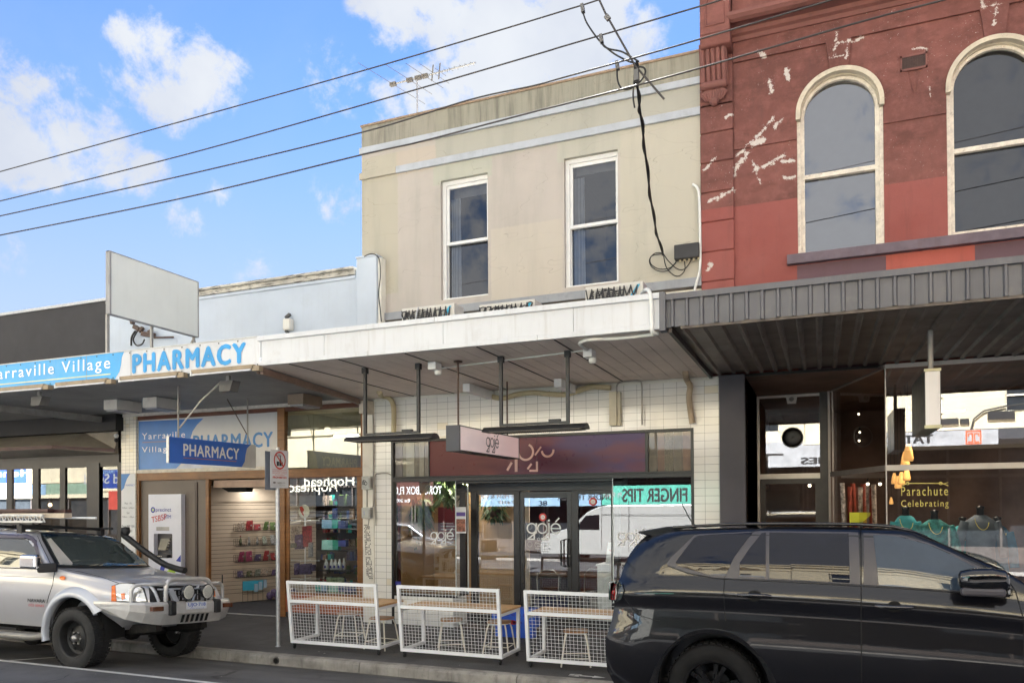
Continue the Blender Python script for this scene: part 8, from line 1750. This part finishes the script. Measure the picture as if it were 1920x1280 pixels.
# front: grille, headlamps, bar
zl = lambda y, z: z+LEAN*(y-YN2)
gx = XG+.0
def fbox(m, x0, x1, y0, y1, z0, z1): 
    a = [(x, y, zl(y, z)) for z in (z0, z1) for x, y in ((x0, y0), (x1, y0), (x1, y1), (x0, y1))]
    return m.add(a, [(0, 3, 2, 1), (4, 5, 6, 7), (0, 1, 5, 4), (1, 2, 6, 5), (2, 3, 7, 6), (3, 0, 4, 7)])
yc = YN2+.9
fbox(MB(), gx-.05, gx+.02, yc-.48, yc+.48, .80, 1.035).build('grille', mk('grille_black', (.015, .015, .015), .5), ut, bevel=.01)
m = MB()
for i in range(14):
    for k in range(3): y = yc-.44+i*.065; fbox(m, gx+.018, gx+.026, y, y+.012, .82+k*.07, .875+k*.07)
for sg in (-1, 1): m.bar((gx+.03, yc+sg*.34, zl(yc+sg*.34, 1.03)), (gx+.035, yc+sg*.2, zl(yc+sg*.2, .8)), .05, .07)
fbox(m, gx-.02, gx+.03, yc-.5, yc+.5, 1.03, 1.05); m.build('grille_bar', SILF, ut)
HL = mk('headlamp_clear', (.74, .74, .70), .06, coat=1, metal=.55, rv=0); AMB = MATS['amber_lens']
Q.patch('headlamp_seal', TRIMB, [(209.5, 1098), (226, 1092.5), (241, 1092), (257, 1094.5), (271, 1102.5), (278, 1128), (209.5, 1127.5)], ut, .008, mode='front')
Q.patch('grille_mesh', TRIMB, [(279, 1100), (330, 1097), (383, 1098), (384, 1126), (281, 1127.5)], ut, .012, mode='front')
Q.line('grille_bar', SILF, [(281, 1100), (288, 1110), (295, 1127)], ut, .022, .02); Q.line('grille_bar', SILF, [(370, 1099), (364, 1110), (358, 1127)], ut, .022, .02); Q.line('grille_edge', SILF, [(281, 1098.5), (330, 1095), (382, 1096.5)], ut, .018, .01)
hp = Q.patch('headlamp', HL, [(212, 1099), (226, 1094.5), (240, 1094), (255, 1096.5), (268, 1104), (275, 1127), (212, 1126)], ut, .014, mode='front', cuts=8)
Q.patch('corner_indicator', AMB, [(210.5, 1100), (217, 1097.5), (220, 1126), (210.5, 1126)], ut, .022, mode='front', cuts=6); Q.patch('corner_indicator', AMB, [(228, 1113), (235, 1112), (236, 1122), (230, 1124)], ut, .022, mode='front')
Q.patch('lamp_reflector', mk('reflector_bright', (.75, .75, .72), .12, metal=.9, rv=0), [(251+12*cos(t_*.4), 1112+11*sin(t_*.4)) for t_ in range(16)], ut, .020, mode='front')
Q.patch('headlamp', HL, [(383, 1099), (392, 1098), (401, 1103), (404, 1124), (386, 1124)], ut, .02, mode='front'); Q.patch('corner_indicator', AMB, [(394, 1108), (400, 1108), (401, 1118), (395, 1118)], ut, .03, mode='front')
ALB = mk('cast_alloy_bar', lin((206, 204, 200)), .32, metal=.4, var=.06, vs=9, dirt=.12, dcol=(.25, .24, .22))
FXb = XG+.12
xw0 = -8.80
def bb_(y, t_): return t_
m = MB()
ring = lambda x, y, z0, z1, dx=.0: [(x, y, zl(y, z1)), (x+.02, y, zl(y, z1-.03)), (x+.02+dx, y, zl(y, (z0+z1)/2)), (x-.05+dx, y, zl(y, z0)), (x-.12, y, zl(y, z0+.02)), (x-.12, y, zl(y, z1))]
st = [(xw0, YN2-.02, .84, .87), (xw0+.25, YN2-.04, .73, .875), (FXb-.22, YN2+.02, .66, .875), (FXb-.10, YN2+.16, .61, .875), (FXb-.02, YN2+.38, .575, .875), (FXb, yc, .57, .875), (FXb-.02, YN2+1.42, .575, .875), (FXb-.10, YN2+1.64, .61, .875), (FXb-.22, YN2+1.78, .66, .875), (xw0+.25, YN2+1.84, .73, .875), (xw0, YN2+1.82, .84, .87)]
vs = []; 
for i, (x, y, z0, z1) in enumerate(st):
    inx = 1 if i < 5 else -1
    if i in (0, 1, 9, 10) : q = [(x, y, zl(y, z1)), (x, y-.01*inx, zl(y, z1-.03)), (x, y-.005*inx, zl(y, (z0+z1)/2)), (x, y+.05*inx, zl(y, z0)), (x, y+.12*inx, zl(y, z0+.02)), (x, y+.14*inx, zl(y, z1))]
    else: q = ring(x, y, z0, z1)
    vs += q
n = 6; m.add(vs, [(i*n+k, i*n+(k+1) % n, (i+1)*n+(k+1) % n, (i+1)*n+k) for i in range(len(st)-1) for k in range(n)])
bbar = m.build('bull_bar', ALB, ut, bevel=.01)
def hoop(pts, r, nm='bar_tube'): return MB().tube(catm([(x, y, zl(y, z)) for x, y, z in pts], 8), r, 12).build(nm, ALB, bbar)
tz = .87
hoop([(FXb-.1, yc-.40, tz-.03), (FXb-.10, yc-.40, 1.02), (FXb-.10, yc-.37, 1.12), (FXb-.1, yc-.28, 1.165), (FXb-.1, yc, 1.17), (FXb-.1, yc+.28, 1.165), (FXb-.1, yc+.37, 1.12), (FXb-.1, yc+.40, 1.02), (FXb-.1, yc+.40, tz-.03)], .032)
for sg in (-1, 1): hoop([(FXb-.26, yc+sg*.80, tz-.03), (FXb-.26, yc+sg*.80, .98), (FXb-.25, yc+sg*.78, 1.06), (FXb-.22, yc+sg*.70, 1.10), (FXb-.14, yc+sg*.55, 1.105), (FXb-.1, yc+sg*.40, 1.105)], .024)
m = MB()
for sg in (-1, 1): y = yc+sg*.40; fbox(m, FXb-.05, FXb+.05, y-.05, y+.05, .70, .89)
m.build('over_rider', TRIMB, bbar, bevel=.02)
m = MB()
for i in range(6):
    y = yc-.24+i*.085; a = [(FXb+.006+dx, y+dy+o_, zl(y, z)) for dx, dy, z, o_ in ((0, 0, .60, -.02), (0, .045, .60, -.02), (.018, .045, .70, 0), (.018, 0, .70, 0))]
    m.prism(a, (.006, 0, .001))
m.build('cooling_slot', MATS['bore'], bbar)
LDK = mk('indicator_dark_amber', (.12, .035, .01), .12, coat=.8)
for sg in (-1, 1):
    y = yc+sg*.62; fbox(MB(), FXb-.04 if sg < 0 else FXb-.06, FXb+.012, y-.09, y+.09, .765, .825).build('bar_indicator', LDK, bbar, bevel=.006); m = MB()
npx = FXb+.04; npl = fbox(MB(), npx-.008, npx, yc-.10-.08, yc+.10+.08+.0, .77, .865).build('number_plate', HBW, bbar, bevel=.003)
Nt = Vector((0, 1, LEAN)); text('UJO\u00b7718', SB2, (npx+.002, yc, zl(yc, .825)), Nt, (0, 0, 1), w=.31, h=.062, parent=npl, bold=.02); text('VICTORIA - THE PLACE TO BE', SB2, (npx+.002, yc, zl(yc, .78)), Nt, (0, 0, 1), w=.25, h=.01, parent=npl)
for sg in (-1, 1):
    y = yc+sg*.17+.02; r_ = .095; o_ = (FXb+.03, y, zl(y, 1.0))
    sl = MB().lathe([(.03, -.10), (r_*.8, -.07), (r_*1.05, -.01), (r_*1.08, .02), (r_*.98, .025)], o_, 'x', 28).tube([(o_[0]-.03, y, zl(y, .87)), (o_[0]-.03, y, zl(y, .93))], .014, 8).build('spot_lamp', BGLOSS, bbar)
    MB().lathe([(.001, .028), (r_*.7, .026), (r_*.97, .02)], o_, 'x', 28).build('lens', mk('spot_lens', (.78, .78, .7), .1, coat=1), sl)
    s = Strokes((FXb+.06, y, zl(y, 1.0)), (0, 1, 0), (0, 0, 1), .003)
    for i in range(-4, 5):
        for k in range(-4, 5):
            a, b_ = i*.02+(k % 2)*.01, k*.018
            if a*a+b_*b_ < (r_*.86)**2: s.arc(a, b_, .0088, .0022, n=6)
    s.build('lens_pattern', mk('lens_grid', (.22, .22, .2), .3), sl)
MB().tube([(FXb-.26, yc+.80, zl(yc+.8, 1.05)), (FXb-.26, yc+.80, zl(yc+.8, 1.22))], .008, 6).build('aerial', BLK, bbar)
# snorkel on the far side
ys_ = YN2+1.74; sn = [(-8.95, ys_+.02, 1.16), (-9.2, ys_+.03, 1.2), (-9.42, ys_+.02, 1.27), (-9.70, ys_-.08, 1.46), (-9.92, ys_-.14, 1.62), (-10.0, ys_-.16, 1.68), (-9.99, ys_-.16, 1.73)]
MB().tube(catm([(x, y, zl(y, z)+.10) for x, y, z in sn], 8), .046, 14).lathe([(.001, .06), (.06, .05), (.07, -.02), (.05, -.06)], (-9.97, ys_-.16, zl(ys_, 1.73)+.13), 'z', 18).build('snorkel', TRIMB, ut)
# mirror, step, chassis
a, _ = Q.hit(80, 1056); mcx = U(60, 1053, YN2-.12)
MB().box(mcx.x-.17, mcx.x+.15, mcx.y-.07, mcx.y+.04, mcx.z-.095, mcx.z+.10).build('wing_mirror', mk('chrome', (.6, .6, .6), .08, metal=1), ut, bevel=.04, seg=4); MB().bar((mcx.x+.1, mcx.y, mcx.z-.08), (mcx.x+.22, YN2+.07, mcx.z-.08), .1, .12).build('mirror_arm', TRIMB, ut, bevel=.02)
MB().tube([(-12, YN2-.10, .35), (wx_-.66, YN2-.10, .36), (wx_-.6, YN2+.02, .37)], .045, 10).box(-12, wx_-.62, YN2-.09, YN2+.1, .36, .385).build('side_step', mk('step_alloy', lin((150, 146, 138)), .4, metal=.4, dirt=.3), ut)
m = MB(); fbox(m, -13.6, XG-.9, YN2+.45, YN2+1.35, .38, .55); m.tube([(wx_, YN2+.2, wz_), (wx_, YN2+1.5, wz_+LEAN*1.3)], .06, 10); m.bar((wx_+.3, YN2+.5, .42), (XG-.1, YN2+.5, .5), .1, .12).bar((wx_+.3, YN2+1.3, .36), (XG-.1, YN2+1.3, .42), .1, .12).ball((wx_, yc, wz_-.03), .14, 12); m.tube([(wx_+.1, YN2+.35, .38), (wx_+.2, YN2+.45, .62)], .04, 8).tube([(wx_+.1, YN2+1.4, .3), (wx_+.2, YN2+1.3, .55)], .04, 8)
m.build('chassis', mk('chassis_grime', (.014, .012, .011), .8, var=.5, vs=9, dirt=.5, dcol=(.08, .06, .05)), ut)
# roof rack and load
rk = MB()
for x in (-11.6, -10.45): rk.bar((x, YN2+.22, zl(YN2+.22, 1.86)), (x, YN2+1.58, zl(YN2+1.58, 1.86)), .05, .04); 
for y in (YN2+.26, YN2+1.54):
    for x in (-11.6, -10.45): rk.bar((x, y, zl(y, 1.74)), (x, y, zl(y, 1.87)), .1, .06)
    rk.bar((-11.9, y, zl(y, 1.875)), (-10.2, y, zl(y, 1.875)), .03, .03)
rk.build('roof_rack', TRIMB, ut)
tg = thing('rack_ladder', 'silver lattice ladder lying on the pickup roof rack', 'ladder', (-11.2, YN2+.4, 1.9))
m = MB(); yl = YN2+.30; zz = zl(yl, 1.9)
m.bar((-13, yl, zz), (-10.05, yl, zz+.01), .03, .03).bar((-13, yl, zz+.10), (-10.05, yl, zz+.10), .03, .03)
for i in range(24): x = -12.9+i*.12; m.bar((x, yl, zz+.0), (x+.06, yl, zz+.1), .012, .012).bar((x+.06, yl, zz+.1), (x+.12, yl, zz+.0), .012, .012)
m.build('ladder_frame', GALV, tg)
m = MB(); r = random.Random(2)
for i in range(3):
    for k in range(2): y = YN2+.5+i*.11; m.box(-13.2, -10.0-r.uniform(0, .25), y, y+.1, zl(y, 2.0)+k*.055, zl(y, 2.0)+k*.055+.048)
tag(m.build('timber_bundle', mk('dark_red_boards', (.07, .03, .025), .5, var=.3, vs=6), bevel=.004), 'bundle of dark reddish boards strapped on the pickup roof', 'timber')
y = YN2+.36; tag(MB().box(-11.0, -9.72, y, y+.12, zl(y, 1.965), zl(y, 2.03)).build('pale_plank', mk('pale_timber', lin((206, 190, 168)), .6, var=.15, vs=5), bevel=.003), 'pale timber plank on the pickup roof below the dark boards', 'timber')
tag(MB().tube([(-11, y+.2, zl(y, 1.97)), (-9.35, y+.2, zl(y, 1.96))], .016, 8).build('pale_pole', WTIM), 'thin pale pole projecting over the pickup windscreen', 'pole')
